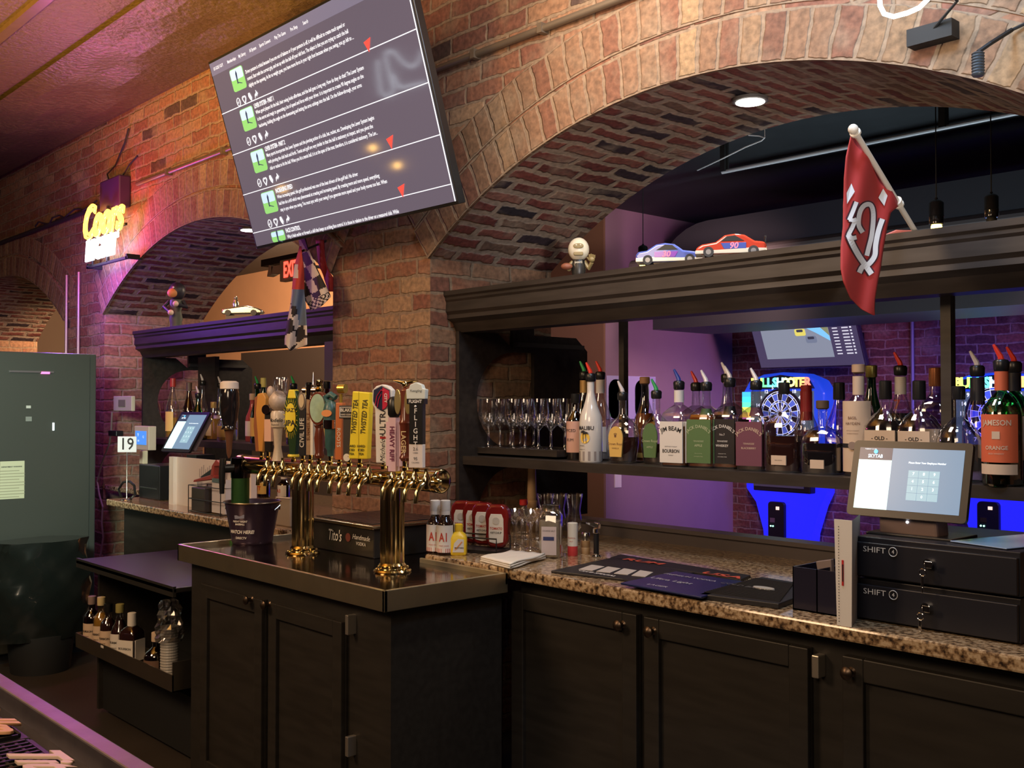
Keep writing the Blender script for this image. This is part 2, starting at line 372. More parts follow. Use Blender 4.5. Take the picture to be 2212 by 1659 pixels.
# floor and ceilings
M_floor = mat('dark_floor', (.045, .035, .028), .45, noise=.3, nscale=4)
struct(MB().box(-12, 3, -4, 9, -.05, 0).build('floor', M_floor))
M_ceil = mat('dark_ceiling', (.10, .068, .032), .5, noise=.45, nscale=40, bump=.8)
cb = MB().box(-12, 3, -4, YW, CEIL, CEIL+.05)
ceiling = struct(cb.build('ceiling', M_ceil))
for i in range(4):                          # folds and battens running along the room
    y = .55+i*.52; MB().box(-12, 3, y, y+.05, CEIL-.025, CEIL+.001).build('batten', mat('ceiling_batten', (.11, .07, .035), .35, noise=.3, nscale=20), ceiling)
M_insul = mat('foil_insulation', (.10, .072, .036), .38, .1, noise=.6, nscale=35, bump=1.0)
mb = MB(); n = 120
for i in range(n):
    x0, x1 = -12+15*i/n, -12+15*(i+1)/n
    for j in range(5):
        f = lambda x, k: CEIL-.02-(.012+.010*math.sin(x*3.1+k*2.3)+.007*math.sin(x*8.7-k*1.3))*(k % 5 > 0)-.004
        mb.add([(x0, 1.95+.13*j, f(x0, j)), (x1, 1.95+.13*j, f(x1, j)), (x1, 1.95+.13*(j+1), f(x1, j+1)), (x0, 1.95+.13*(j+1), f(x0, j+1))], [(3, 2, 1, 0)])
mb.build('insulation_blanket', M_insul, ceiling, smooth=True)
FC = 3.07
struct(MB().box(-14, 3, YB, 9, FC, FC+.05).build('ceiling_far_room', mat('far_ceiling', (.022, .024, .026), .6, noise=.3, nscale=8)))
M_purple = mat('purple_paint', (.30, .20, .26), .7, noise=.08, nscale=5)
M_taupe = mat('brown_paint', (.22, .125, .07), .7, noise=.08, nscale=5)
struct(MB().box(-5.97, -5.82, 6.35, 8.1, 0, FC).build('wall_purple_side', M_purple))
struct(MB().box(-14, -5.825, 6.33, 6.40, 0, FC).build('wall_brown_back', M_taupe))
q = [(-5.9, 8.1, 0), (3, 8.1, 0), (3, 8.1, FC), (-5.9, 8.1, FC)]
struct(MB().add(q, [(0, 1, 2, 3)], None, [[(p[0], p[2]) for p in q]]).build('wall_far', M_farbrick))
M_plain = mat('dim_plaster', (.10, .07, .05), .8)
struct(MB().box(3, 3.1, -4, 9, 0, CEIL).build('wall_right', M_plain))
struct(MB().box(-12.1, -12, -4, YB, 0, CEIL).build('wall_left', M_plain))
struct(MB().box(-14.1, -14, YB, 9, 0, CEIL).build('wall_far_left', M_plain))
struct(MB().box(-12, 3, -4.1, -4, 0, CEIL).build('wall_front', M_plain))
# dark soffit panel bands and pipes in the far room
t = thing('ceiling_pipe', 'thin pale pipe running under the black far-room ceiling above the flag', 'pipe', (0, 0, 0))
p0, p1 = A(1560, 372, Y=4.6), A(2230, 238, Y=4.6); MB().cyl(p0, (p1.x, 4.6, p0.z), .010, n=10).build('pipe', mat('dull_white', (.35, .35, .36), .5), t)
MB().box(p0.x, p0.x+.03, 4.58, 4.62, p0.z, FC).build('hanger', M_matte, t); MB().box(p1.x-.4, p1.x-.37, 4.58, 4.62, p0.z, FC).build('hanger', M_matte, t)
p0 = A(1405, 381, X=-5.0); p1 = A(1590, 437, X=-5.0)
tag(MB().cyl(p0, (p1.x, p1.y, p0.z), .028, n=12).build('ceiling_pipe', mat('violet_lit_paint', (.12, .10, .30), .3)), 'violet-lit pipe under the far-room ceiling beside the brick arch', 'pipe')  # violet light is put into the pipe's base colour
tag(MB().box(-5.4, 2.9, 7.0, 7.45, 2.42, 2.80).build('air_duct', mat('duct_black', (.02, .02, .022), .5), bevel=.03), 'long black air duct hanging high in the far room', 'duct')
p0 = A(1440, 600, Y=5.6); p1 = A(2250, 470, Y=5.6)
tag(MB().cyl((p0.x-.3, 5.6, p0.z+.10), (p1.x+.5, 5.6, p0.z+.10), .05, n=16).build('pipe', mat('dusty_pipe', (.10, .085, .08), .5)), 'thick dusty grey pipe low in the far room behind the shelf cornice', 'pipe')
mb = MB(); z1_ = EYE+1.29; x1_ = -4.94; P_ = [(2.9, EYE+.55), (2.9, z1_), (x1_+.5, z1_)]+[(x1_+.5-.5*math.sin(a), z1_-.5+.5*math.cos(a)) for a in [PI/2*i/8 for i in range(1, 9)]]+[(x1_, EYE+.55)]
tag(mb.prism(P_, 5.9, 6.6).build('duct_soffit', mat('duct_black', (.02, .02, .022), .5)), 'large black round-cornered duct box behind the toy race cars', 'duct')
# dark partition behind left back bar
tag(MB().box(-11.4, -9.2, 6.0, 6.3, 0, 2.05).build('partition', mat('dark_partition', (.012, .009, .008), .5)), 'dark brown partition against the brown wall seen through left bar', 'partition')

# ================================================================== CONDUIT + WALL FITTINGS
ZC = EYE+1.375
t = thing('conduit', 'painted metal conduit strapped along the brick wall above the arches', 'conduit', (0, YW, ZC))
M_cond = mat('conduit_paint', (.17, .13, .09), .4, .3)
mb = MB(); mb.cyl((-6.35, -.02, 0), (1.0, -.02, 0), .014, n=10); mb.build('pipe', M_cond, t, smooth=True)
mb = MB(); mb.cyl((-10.5, -.018, -.05), (-7.0, -.018, -.05), .016, n=10); mb.tube([(-8.2+.1*i, -.035-.01*math.sin(i*2), -.03+.02*math.sin(i*1.7)) for i in range(13)], .006); mb.build('cable', mat('dark_cable', (.035, .025, .03), .5), t)
for x in (-5.9, -5.2, -3.5, -3.1, -2.72, -2.25, -1.6, -.9):
    MB().box(x-.012, x+.012, -.038, 0, -.018, .018).build('strap', M_cond, t)
for px, lab in ((143, 'left of the two vertical conduits beside the neon sign'), (169, 'right of the two vertical conduits, running below the neon sign')):
    x = A(px, 650, Y=YW-.02).x
    tt = thing('vertical_conduit', 'thin painted pipe, '+lab, 'conduit', (x, YW-.018, 1.0), group='vertical conduits on the left pier')
    MB().cyl((0, 0, 0), (0, 0, 1.35), .011, n=8).build('pipe', mat('pinkish_pipe', (.30, .20, .19), .4, .3), tt, smooth=True)
    MB().box(-.02, .02, -.013, .018, .75, .765).build('strap', M_cond, tt)
# thermostat, control pad
def pxbox(name, px0, px1, py0, py1, Y, depth, m, label=None, cat=None, bevel=.003, group=None):
    a = A(px0, py0, Y=Y); b = A(px1, py1, Y=Y); cx, cz = (a.x+b.x)/2, b.z
    w = abs(b.x-a.x)/2; h = abs(a.z-b.z)
    o = MB().box(-w, w, 0, depth, 0, h).build(name, m, None, (cx, Y, cz), bevel=bevel)
    if label: tag(o, label, cat, group)
    return o, w, h
th = thing('wall_thermostat', 'beige rectangular wall thermostat with grey display on the brick pier', 'thermostat', A(264, 888, Y=YW-.025))
MB().box(-.145, .145, 0, .024, 0, .095).build('casing', mat('beige_plastic', (.50, .42, .34), .5), th, bevel=.004)
MB().box(-.06, .05, -.002, .001, .028, .072).build('display', mat('lcd_grey', (.20, .17, .13), .3), th)
cp = thing('control_panel', 'beige wall panel with a glowing blue touchscreen beside left back bar', 'control panel', A(305, 972, Y=YW-.05))
MB().box(-.105, .105, 0, .049, 0, .145).build('casing', mat('beige_plastic', (.5, .42, .34), .5), cp, bevel=.004)
MB().box(-.085, .075, -.002, .001, .032, .115).build('screen', emis('blue_screen', (.06, .20, .62), 1.1), cp)
letter(cp, [('9', .03, -.04, -.004, .09), ('000', .016, -.035, -.004, .055), ('12', .02, .035, -.004, .08)], emis('pale_glyph', (.7, .8, 1), 1.0))
tt = thing('wall_outlet', 'white power outlet on the purple wall under the bottle shelf', 'outlet', A(1334, 1053, X=-5.82))
MB().box(.0, .008, -.04, .04, 0, .135).build('plate', M_wplas, tt)
# exit sign on back wall seen in left arch
ex = thing('exit_sign', 'beige emergency sign reading EXIT in red beside the hanging checkered flag', 'exit sign', A(632, 604, Y=4.2))
MB().box(-.20, .24, 0, .06, 0, .17).build('housing', mat('sign_beige', (.60, .52, .34), .6), ex, bevel=.006)
letter(ex, [('EXIT', .17, -.03, -.003, .082, dict(bold=.03, sx=.62))], emis('exit_red', (1, .05, .03), 3.0))
mb = MB(); mb.box(-.33, -.20, 0, .06, .075, .135); mb.prism([(-.40, .06), (-.33, .07), (-.31, .135), (-.37, .15)], 0, .06); mb.build('lamp_head', mat('sign_beige', (.45, .38, .24), .6), ex)
MB().cyl((0, .06, .12), (0, YB-4.2+3.2, .12), .012).build('bracket', M_matte, ex)
MB().box(-.6, .25, .055, .12, .165, .22).build('mounting_rail', M_matte, ex)

# ================================================================== BACK BAR UNITS
def back_bar(name, label, x0, x1, left):
    t = thing(name, label, 'back bar', ((x0+x1)/2, 2.78, 0)); ox = (x0+x1)/2; L, Rr = x0-ox, x1-ox
    zt = EYE+.475; zb = EYE+.354; yf = -.06   # cornice
    prof = [(yf, zt), (yf, zt-.018), (yf+.008, zt-.026), (yf+.008, zt-.036), (yf+.014, zt-.045), (yf+.012, zt-.085), (yf+.022, zt-.098), (yf+.02, zt-.115), (yf+.05, zb-.01), (yf+.07, EYE+.305), (.10, EYE+.305), (.10, EYE+.37), (.40, EYE+.37), (.40, zt)]
    mb = MB(); n = len(prof)
    vs = [(L-.01, y, z) for y, z in prof]+[(Rr+.0, y, z) for y, z in prof]
    mb.add(vs, [tuple(range(n)), tuple(range(2*n-1, n-1, -1))]+[(i, i+n, (i+1) % n+n, (i+1) % n) for i in range(n)])
    mb.build('cornice', M_espresso, t)
    def panel(xx, th=.02):
        pts = [(0, .92), (0, EYE+.31), (.22, EYE+.31), (.31, EYE+.24)]           # (y,z)
        cz = EYE+.018; pts.append((.31, cz+.212))
        for i in range(1, 16):
            a = PI/2+PI*i/16; pts.append((.31+.212*math.cos(a), cz+.212*math.sin(a)))
        pts.append((.31, cz-.212)); pts.append((.31, 1.165))
        c2 = .955
        for i in range(0, 12):
            a = PI/2+PI/2*i/11; pts.append((.31+.205*math.cos(a), c2+.205*math.sin(a)))
        pts += [(.105, .92)]
        vs = [(xx, y, z) for y, z in pts]+[(xx+th, y, z) for y, z in pts]; n = len(pts)
        mb = MB(); mb.add(vs, [tuple(range(n)), tuple(range(2*n-1, n-1, -1))]+[(i, i+n, (i+1) % n+n, (i+1) % n) for i in range(n)])
        return mb
    if left: panel(L).build('side_panel', M_espresso, t)
    else: panel(L).build('side_panel', M_espresso, t)
    if not left: pass
    else: MB().box(Rr-.02, Rr, .0, .31, .92, EYE+.31).build('side_panel', M_espresso, t)
    # rear panel of the through-unit
    y0 = .435
    mb = MB(); pts = [(y0, .92), (y0, EYE+.31), (y0+.27, EYE+.31), (y0+.345, EYE+.25), (y0+.345, .92)]
    vs = [(L, y, z) for y, z in pts]+[(L+.02, y, z) for y, z in pts]; k = 5
    mb.add(vs, [tuple(range(k)), tuple(range(2*k-1, k-1, -1))]+[(i, i+k, (i+1) % k+k, (i+1) % k) for i in range(k)])
    mb.build('rear_panel', M_espresso, t)
    MB().box(L+.02, L+.045, .31, y0+.30, EYE+.255, EYE+.275).build('rail', mat('rail_paint', (.055, .048, .042), .5), t)
    MB().box(L, L+.02, .31, y0, EYE+.232, EYE+.37).build('filler_panel', M_espresso, t)
    MB().box(L-.01, Rr, .40, .84, EYE+.405, EYE+.46).build('rear_header', M_espresso, t)
    # shelves
    MB().box(L+.02, Rr, .02, .33, 1.180, 1.215).build('shelf', M_espresso, t)
    if not left: MB().box(L+.02, L+.50, .10, .36, 1.225, 1.25).build('glass_shelf', M_espresso, t)
    return t
def post(t, px, Y, w=.026):
    x = A(px, 800, Y=Y).x-t.location.x
    MB().box(x-w/2, x+w/2, Y-2.78, Y-2.78+w, 1.21, EYE+.375).build('post', M_espresso, t)
bbr = back_bar('back_bar', 'dark wood back bar with cornice under right brick arch', -3.40, -.80, False)
post(bbr, 1342, 3.02); post(bbr, 2043, 2.90, .03)
# low counter rail behind granite
bbl = back_bar('back_bar', 'dark wood back bar with cornice under left brick arch, behind the taps', -6.62, -4.16, True)
x = A(452, 800, Y=3.1).x+5.39; MB().box(x-.12, x+.12, .30, .33, 1.2, EYE+.31).build('post', M_espresso, bbl)
MB().box(.98, 1.20, -.01, .02, EYE+.12, EYE+.31).build('bracket', mat('grey_brown_paint', (.06, .05, .045), .5), bbl)
for t, lab in ((bbr, 0), (bbl, 0)): pass

# ================================================================== COUNTERS
GZ = .905
def cabinet(name, label, x0, x1, doors, yf=2.30, yb=2.64, z1=GZ-.035, knobs=(), hinges=(), cat='cabinet'):
    t = thing(name, label, cat, ((x0+x1)/2, yf, 0)); ox = (x0+x1)/2
    MB().box(x0-ox, x1-ox, .02, yb-yf, .09, z1).build('carcass', M_cab, t)
    MB().box(x0-ox, x1-ox, .07, yb-yf, 0, .09).build('toe_kick', M_matte, t)
    for (a, b, kx) in doors:
        a -= ox; b -= ox; mb = MB()
        zb, zt, fr = .12, z1-.045, .055
        mb.box(a, b, .006, .02, zb, zt); mb.box(a, a+fr, -.008, .008, zb, zt); mb.box(b-fr, b, -.008, .008, zb, zt); mb.box(a+fr, b-fr, -.008, .008, zb, zb+fr); mb.box(a+fr, b-fr, -.008, .008, zt-fr, zt)
        d = mb.build('door', M_cab, t, bevel=.003)
        if kx is not None:
            kx -= ox; kb = MB(); M = ROT(PI/2, 0, 0, (kx, -.008, zt-.035))
            kb.lathe([(.012, 0), (.007, .004), (.006, .016), (.014, .020), (.016, .026), (.010, .031), (.001, .033)], 16, M); kb.build('knob', M_bronze, d, smooth=True)
    for hx, hz in hinges:
        MB().box(hx-ox-.010, hx-ox+.010, -.014, .02, hz-.028, hz+.028).build('hinge', mat('bright_hinge', (.60, .55, .48), .4, .9), t, bevel=.003)
    return t
X_ = lambda px, Y, py=1400: A(px, py, Y=Y).x
cr = cabinet('base_cabinet', 'dark base cabinet with three doors under right granite counter', -2.50, -.75,
             [(X_(1108, 2.3), X_(1378, 2.3), X_(1349, 2.3, 1347)), (X_(1394, 2.3), X_(1748, 2.3), X_(1415, 2.3, 1364)), (X_(1822, 2.3), -.80, X_(1843, 2.3, 1455))],
             hinges=[(X_(1762, 2.29, 1440), A(1762, 1440, Y=2.29).z)])
cl = cabinet('base_cabinet', 'dark base cabinet under left granite counter behind the bucket', -5.80, -3.87, [], yf=2.32, yb=2.64)
# granite tops
def slab(name, label, x0, x1, yb=2.79, y1=3.30, m=M_granite, arch=None):
    mb = MB()
    return mb
mb = MB(); mb.box(-2.925, -.70, 2.25, 2.648, GZ-.035, GZ); mb.box(-3.40, -.80, 2.648, 3.28, GZ-.035, GZ)
tag(mb.build('granite_countertop', M_granite, bevel=.006), 'brown speckled granite counter under the right bottle shelf', 'countertop')
mb = MB(); mb.box(-5.83, -3.86, 2.25, 2.648, GZ-.035, GZ); mb.box(-6.90, -4.155, 2.648, 3.28, GZ-.035, GZ)
tag(mb.build('granite_countertop', M_granite, bevel=.006), 'brown speckled granite counter at left behind the metal bucket', 'countertop')
# mirror rail / ledge behind granite on the right
mb = MB(); mb.box(-3.38, -.8, 3.10, 3.14, GZ, GZ+.045); mb.box(-3.38, -.8, 3.085, 3.17, GZ+.045, GZ+.06)
tag(mb.build('counter_ledge', mat('grey_ledge', (.10, .085, .085), .35)), 'grey raised ledge along the rear of the right granite counter', 'ledge')

# peninsula
PX0, PX1, PY0, PY1, PZ = -3.85, -2.48, 1.762, 2.243, .885
pen = thing('beer_station_cabinet', 'dark two-door cabinet with steel top carrying the brass beer tower', 'cabinet', ((PX0+PX1)/2, PY0, 0))
ox, oy = (PX0+PX1)/2, PY0
MB().box(PX0-ox+.03, PX1-ox-.03, .045, PY1-oy, .0, PZ-.05).build('carcass', M_cab, pen)
MB().box(PX0-ox+.03, -2.95-ox, PY1-oy, 2.64-oy, .0, PZ-.05).build('rear_carcass', M_cab, pen)
mb = MB(); mb.box(PX0-ox+.012, PX1-ox-.012, .012, PY1-oy, PZ-.02, PZ-.008); mb.box(PX0-ox+.012, -2.93-ox, PY1-oy, 2.64-oy, PZ-.02, PZ-.008)
mb.build('steel_top', M_steeltop, pen)
mb = MB(); e = .008
mb.box(PX0-ox, PX1-ox, 0, .012, PZ-.055, PZ+e); mb.box(PX1-ox-.012, PX1-ox, 0, PY1-oy, PZ-.055, PZ+e); mb.box(PX0-ox, PX0-ox+.012, 0, 2.64-oy, PZ-.055, PZ+e)
mb.box(-2.93-ox, PX1-ox, PY1-oy-.012, PY1-oy, PZ-.03, PZ+e)
mb.build('steel_lip', mat('brushed_edge', (.80, .72, .50), .36, 1, noise=.25, nscale=6), pen, bevel=.002)
for a, b, kx in ((X_(437, 1.79), X_(569, 1.79), X_(549, 1.79, 1297)), (X_(584, 1.79), X_(742, 1.79), X_(587, 1.79, 1304))):
    a -= ox; b -= ox; kx -= ox; zb, zt, fr = .06, PZ-.125, .05; mb = MB(); y = .045
    mb.box(a, b, y-.012, y, zb, zt); mb.box(a, a+fr, y-.026, y-.01, zb, zt); mb.box(b-fr, b, y-.026, y-.01, zb, zt); mb.box(a+fr, b-fr, y-.026, y-.01, zb, zb+fr); mb.box(a+fr, b-fr, y-.026, y-.01, zt-fr, zt)
    d = mb.build('door', M_cab, pen, bevel=.003)
    kb = MB(); kb.lathe([(.012, 0), (.007, .004), (.006, .016), (.014, .020), (.016, .026), (.010, .031), (.001, .033)], 16, ROT(PI/2, 0, 0, (kx, y-.026, A(570, 1300, Y=1.79).z))); kb.build('knob', M_bronze, d, smooth=True)
for py in (1350, 1613):
    p = A(750, py, Y=1.78); MB().box(p.x-ox-.008, p.x-ox+.008, .015, .047, p.z-.03, p.z+.03).build('hinge', mat('bright_hinge', (.60, .55, .48), .4, .9), pen, bevel=.002)
# drip tray box
dt = thing('drip_tray', 'black metal drip tray box with white script lettering between brass columns', 'drip tray', (A(745, 1205, Z=PZ).x, 2.16, PZ-.008))
p0 = A(668, 1180, Y=2.16); p1 = A(808, 1180, Y=2.16); w = (p1.x-p0.x)/2; dt.location.x = (p0.x+p1.x)/2
mb = MB(); mb.prism([(-w, 0), (w, 0), (w, .105), (-w, .105)], 0, .36); mb.build('box', mat('black_enamel', (.02, .018, .016), .25), dt, bevel=.004)
mb = MB(); mb.box(-w-.01, w+.01, -.012, .37, .105, .118); mb.build('brass_rim', mat('dull_brass', (.50, .42, .28), .25, 1), dt, bevel=.003)
mb = MB()
for i in range(9): mb.box(-w+.02+i*(2*w-.05)/9, -w+.02+(i+.75)*(2*w-.05)/9, .02, .35, .118, .121)
mb.build('grille', mat('tray_grey', (.12, .10, .10), .25, .8), dt)
letter(dt, [("Tito's", .058, -.035, -.003, .060, dict(bold=.01, shear=.25, sx=.7)), ('Handmade', .026, .14, -.003, .068, dict(shear=.3)), ('VODKA', .018, .14, -.003, .045)], mat('white_print', (.75, .72, .66), .5))
MB().lathe([(.016, 0), (.016, .002)], 20, ROT(PI/2, 0, 0, (.055, -.001, .062))).build('seal', mat('seal_red', (.16, .04, .03), .5), dt)

# ================================================================== BEER TOWER
TY = 2.046; TZ = 1.19; PT = PZ-.008
tw = thing('beer_tower', 'polished brass rail beer tower on two fluted columns with a row of faucets', 'beer tower', (-3.12, TY, PT))
for cx in (-3.402, -2.836):
    mb = MB(); x = cx+3.12; n = 40; prof = []
    rings = [(0.006, 0), (.006, 1)]
    vs = []; fs = []; k = 2
    zz = [.02, TZ-PT-.02]
    for z in zz:
        for i in range(96):
            a = 2*PI*i/96; r = .0385+.0022*math.cos(a*16); vs.append((x+r*math.cos(a), r*math.sin(a), z))
    for i in range(96): fs.append((i, (i+1) % 96, 96+(i+1) % 96, 96+i))
    mb.add(vs, fs)
    mb.lathe([(.062, 0), (.064, .004), (.060, .009), (.046, .012), (.045, .018), (.047, .022), (.043, .027), (.041, .03)], 32, Matrix.Translation((x, 0, 0)))
    for i in range(6): a = 2*PI*i/6+.3; mb.sph((x+.054*math.cos(a), .054*math.sin(a), .011), .006, 8)
    mb.build('column', M_brass, tw, smooth=True)
mb = MB(); mb.cyl((-3.86+3.12, 0, TZ-PT), (-2.575+3.12, 0, TZ-PT), .037, n=32)
mb.cyl((-2.60+3.12, 0, TZ-PT), (-2.575+3.12, 0, TZ-PT), .039, n=32); mb.sph((-2.577+3.12, 0, TZ-PT), .0375, 32, (.25, 1, 1)); mb.cyl((-3.87+3.12, 0, TZ-PT), (-3.84+3.12, 0, TZ-PT), .041, n=32)
mb.build('rail_tube', M_brass, tw, smooth=True)
FX = [559, 575, 592, 633, 651, 670, 687, 714, 734, 755, 777, 829, 852, 876, 901]
for fpx in FX:
    x = A(fpx, 1075, Y=TY-.12).x+3.12; z = TZ-PT; mb = MB()
    mb.cyl((x, -.03, z), (x, -.075, z), .0085, n=12); mb.cyl((x, -.045, z), (x, -.052, z), .017, n=16)
    mb.lathe([(.013, -.018), (.015, -.008), (.014, .012), (.010, .022), (.006, .034), (.006, .045)], 12, Matrix.Translation((x, -.085, z)))
    mb.tube([(x, -.085, z), (x, -.108, z-.008), (x, -.122, z-.028), (x, -.125, z-.060)], [.010, .009, .008, .0075], 10)
    mb.build('faucet', M_brass, tw, smooth=True)
# separate black tower with green column for the stout tap
gx = A(519, 1090, Y=2.02).x
gt = thing('stout_tower', 'single beer tower with green column and black stout pint handle', 'beer tower', (gx, 2.02, PT))
MB().lathe([(.045, 0), (.045, .01), (.036, .015), (.036, .26)], 24).build('column', mat('metallic_green', (.08, .22, .07), .22, .7), gt, smooth=True)
mb = MB(); mb.lathe([(.038, .26), (.040, .30), (.038, .34), (.012, .345)], 24); mb.build('head', mat('dark_chrome', (.10, .10, .11), .1, 1), gt, smooth=True)
mb = MB(); mb.cyl((.0, -.03, .30), (.0, -.075, .30), .018); mb.tube([(.0, -.075, .34), (.0, -.08, .28), (.0, -.08, .20)], [.013, .013, .009], 12); mb.build('faucet', M_black, gt, smooth=True)
M_ = mat('cream_foam', (.80, .70, .62), .5)
mb = MB(); mb.lathe([(.004, .34), (.010, .36), (.014, .42), (.020, .455)], 16, Matrix.Translation((0, -.05, 0))); mb.build('handle_stem', mat('walnut', (.14, .06, .035), .35), gt, smooth=True)
mb = MB(); mb.lathe([(.034, .455), (.028, .462), (.027, .475), (.032, .50), (.039, .55), (.037, .60), (.033, .615)], 24, Matrix.Translation((0, -.05, 0))); mb.build('pint_handle', mat('stout_black', (.012, .010, .012), .12, coat=.5), gt, smooth=True)
MB().lathe([(.034, .615), (.037, .617), (.036, .642), (.026, .648)], 24, Matrix.Translation((0, -.05, 0))).build('foam_head', M_, gt, smooth=True)

# ---- tap handles (each lifts off its faucet)
HZ = TZ+.045; HY = TY-.085
HG = 'tap handles along the brass rail'
def handle(px, py, label):
    x = A(px, py, Y=HY).x; t = thing('tap_handle', label, 'tap handle', (x, HY, HZ-.012), rz=.45, group=HG)
    MB().lathe([(.009, 0), (.010, .01), (.007, .014), (.008, .03), (.010, .034)], 14).build('ferrule', M_brass, t, smooth=True); return t
def hz(px, py): return A(px, py, Y=HY).z-(HZ-.012)
M_hor = mat('honey_wood', (.62, .30, .07), .3)
t = handle(566, 980, 'honey and brown paddle tap handle just right of the stout handle'); H = hz(568, 848)
MB().prism([(-.008, .03), (.010, .03), (.016, .10), (.020, H*.6), (.024, H-.02), (.010, H), (-.015, H-.005), (-.022, H*.7), (-.014, .1)], -.012, .012).build('paddle', M_hor, t, bevel=.004)
MB().prism([(-.024, .03), (-.008, .03), (-.016, .12), (-.022, H*.7), (-.016, H-.01), (-.03, H-.02), (-.034, H*.5)], -.008, .008).build('side_trim', mat('rust_brown', (.30, .10, .04), .4), t, bevel=.002)
t = handle(580, 980, 'pink and black banded tap handle behind the glass tankard handle'); H = hz(580, 890)
MB().box(-.012, .014, -.008, .008, .03, .07).build('base', M_black, t); MB().box(-.014, .016, -.008, .008, .07, H*.85).build('band', mat('salmon', (.78, .48, .38), .5), t); MB().box(-.012, .014, -.008, .008, H*.85, H).build('top', M_black, t)
MB().lathe([(.018, -.004), (.018, .004)], 20, ROT(PI/2, 0, 0, (-.004, -.01, H*1.05))).build('badge', M_chrome, t)
t = handle(600, 980, 'bone-coloured tap handle topped with a clear glass tankard'); H = hz(600, 815)
M_bone = mat('bone', (.62, .52, .42), .3, noise=.12, nscale=90)
MB().lathe([(.022, .0), (.018, .02), (.013, .05), (.015, .09), (.018, .12), (.026, .125), (.027, .175), (.022, .185)], 20).build('pedestal', M_bone, t, smooth=True)
mb = MB(); mb.sph((0, 0, .222), .034, 20, (1, 1, 1.15)); mb.sph((-.022, -.016, .255), .014, 10, (1, 1, 1.6)); mb.build('carved_head', mat('carved_bone', (.55, .43, .34), .35, noise=.35, nscale=60), t, smooth=True)
mb = MB(); mb.lathe([(.020, .235), (.026, .24), (.029, H-.005), (.027, H), (.024, H-.01), (.022, .245)], 24, Matrix.Translation((.012, 0, 0)), cap=False); mb.build('tankard', M_clear, t, smooth=True)
letter(t, [('Modelo', .020, .004, 0, .150, dict(wrap=.0275, shear=.2, bold=.01)), ('Especial', .010, .004, 0, .134, dict(wrap=.0275))], M_ink)
t = handle(634, 980, 'green tap handle with a round yellow sunburst badge'); H = hz(634, 843)
MB().prism([(-.010, .025), (.014, .025), (.020, .10), (.032, H*.5), (.034, H*.75), (.026, H-.025), (.012, H), (-.012, H), (-.026, H-.025), (-.032, H*.75), (-.030, H*.5), (-.018, .1)], -.012, .012).build('paddle', mat('deep_green', (.018, .05, .02), .3), t, bevel=.003)
mb = MB(); zc = H*.62; rx, rz = .022, .052
mb.prism([(rx*math.cos(a)-.004, zc+rz*math.sin(a)) for a in [2*PI*i/24 for i in range(24)]], -.016, -.012)
for i in range(24):
    a = 2*PI*i/24+.1; mb.prism([(rx*1.12*math.cos(a-.02)-.004, zc+rz*1.08*math.sin(a-.02)), (rx*1.12*math.cos(a+.03)-.004, zc+rz*1.08*math.sin(a+.03)), (min(.03, rx*1.55*math.cos(a))-.004, zc+rz*1.5*math.sin(a))], -.0145, -.012)
mb.build('sunburst', mat('sun_yellow', (.85, .68, .05), .4), t)
MB().prism([(-.018, H-.03), (.018, H-.03), (.012, H+.002), (-.012, H+.002)], -.016, .014).build('yellow_cap', mat('sun_yellow', (.85, .68, .05), .4), t, bevel=.003)
MB().lathe([(.02, .018), (.022, .022), (.02, .028)], 18).build('collar', mat('sun_yellow', (.85, .68, .05), .4), t, smooth=True)
letter(t, [('HAZY', .019, -.003, -.017, H*.72, dict(bold=.02)), ('IPA', .028, -.003, -.017, H*.54, dict(bold=.03))], M_ink)
t = handle(655, 980, 'slim black tap handle with white vertical lettering and oval crest'); H = hz(655, 845)
MB().prism([(-.011, .025), (.013, .025), (.014, H-.06), (-.012, H-.06)], -.010, .010).build('bar', mat('slate_black', (.02, .02, .024), .35), t, bevel=.002)
MB().prism([(.017*math.cos(a), H-.035+.035*math.sin(a)) for a in [2*PI*i/20 for i in range(20)]], -.012, .01).build('crest', mat('aged_pewter', (.35, .30, .26), .3, .6), t, bevel=.002)
MB().prism([(.011*math.cos(a), H-.035+.024*math.sin(a)) for a in [2*PI*i/20 for i in range(20)]], -.014, -.011).build('crest_face', mat('parchment', (.66, .54, .36), .5), t)
mb = MB(); text(mb, 'CIVIL LIFE', .026, ROT(0, -PI/2, 0, (.002, -.0115, H*.42)), bold=.01, sx=.95); mb.build('lettering', mat('off_white_print', (.72, .70, .66), .5), t)
t = handle(671, 980, 'white and wood tap handle with chrome tap finial'); H = hz(671, 825)
MB().box(-.012, .006, -.010, .010, .03, H-.06).build('wood_face', mat('driftwood', (.36, .24, .14), .5, noise=.3, nscale=70), t); MB().box(.006, .016, -.011, .011, .03, H-.05).build('white_side', M_wplas, t)
mb = MB(); mb.cyl((-.004, 0, H-.06), (-.004, 0, H-.01), .016); mb.cyl((-.03, 0, H-.03), (.03, 0, H-.03), .012); mb.lathe([(.006, H-.01), (.005, H), (.003, H+.02), (.001, H+.035)], 12, Matrix.Translation((.01, 0, 0))); mb.build('finial', M_chrome, t, smooth=True)
mb = MB(); text(mb, 'SUMMER ALE', .017, ROT(0, -PI/2, 0, (-.003, -.0115, H*.45)), bold=.01); mb.build('lettering', mat('brown_print', (.20, .08, .03), .5), t)
t = handle(690, 980, 'mahogany tap handle with an oval pale green medallion'); H = hz(690, 822)
MB().lathe([(.014, .02), (.018, .03), (.015, .04), (.019, .09), (.014, .125), (.02, .135)], 20).build('stem', mat('mahogany', (.15, .035, .02), .22, coat=.4), t, smooth=True)
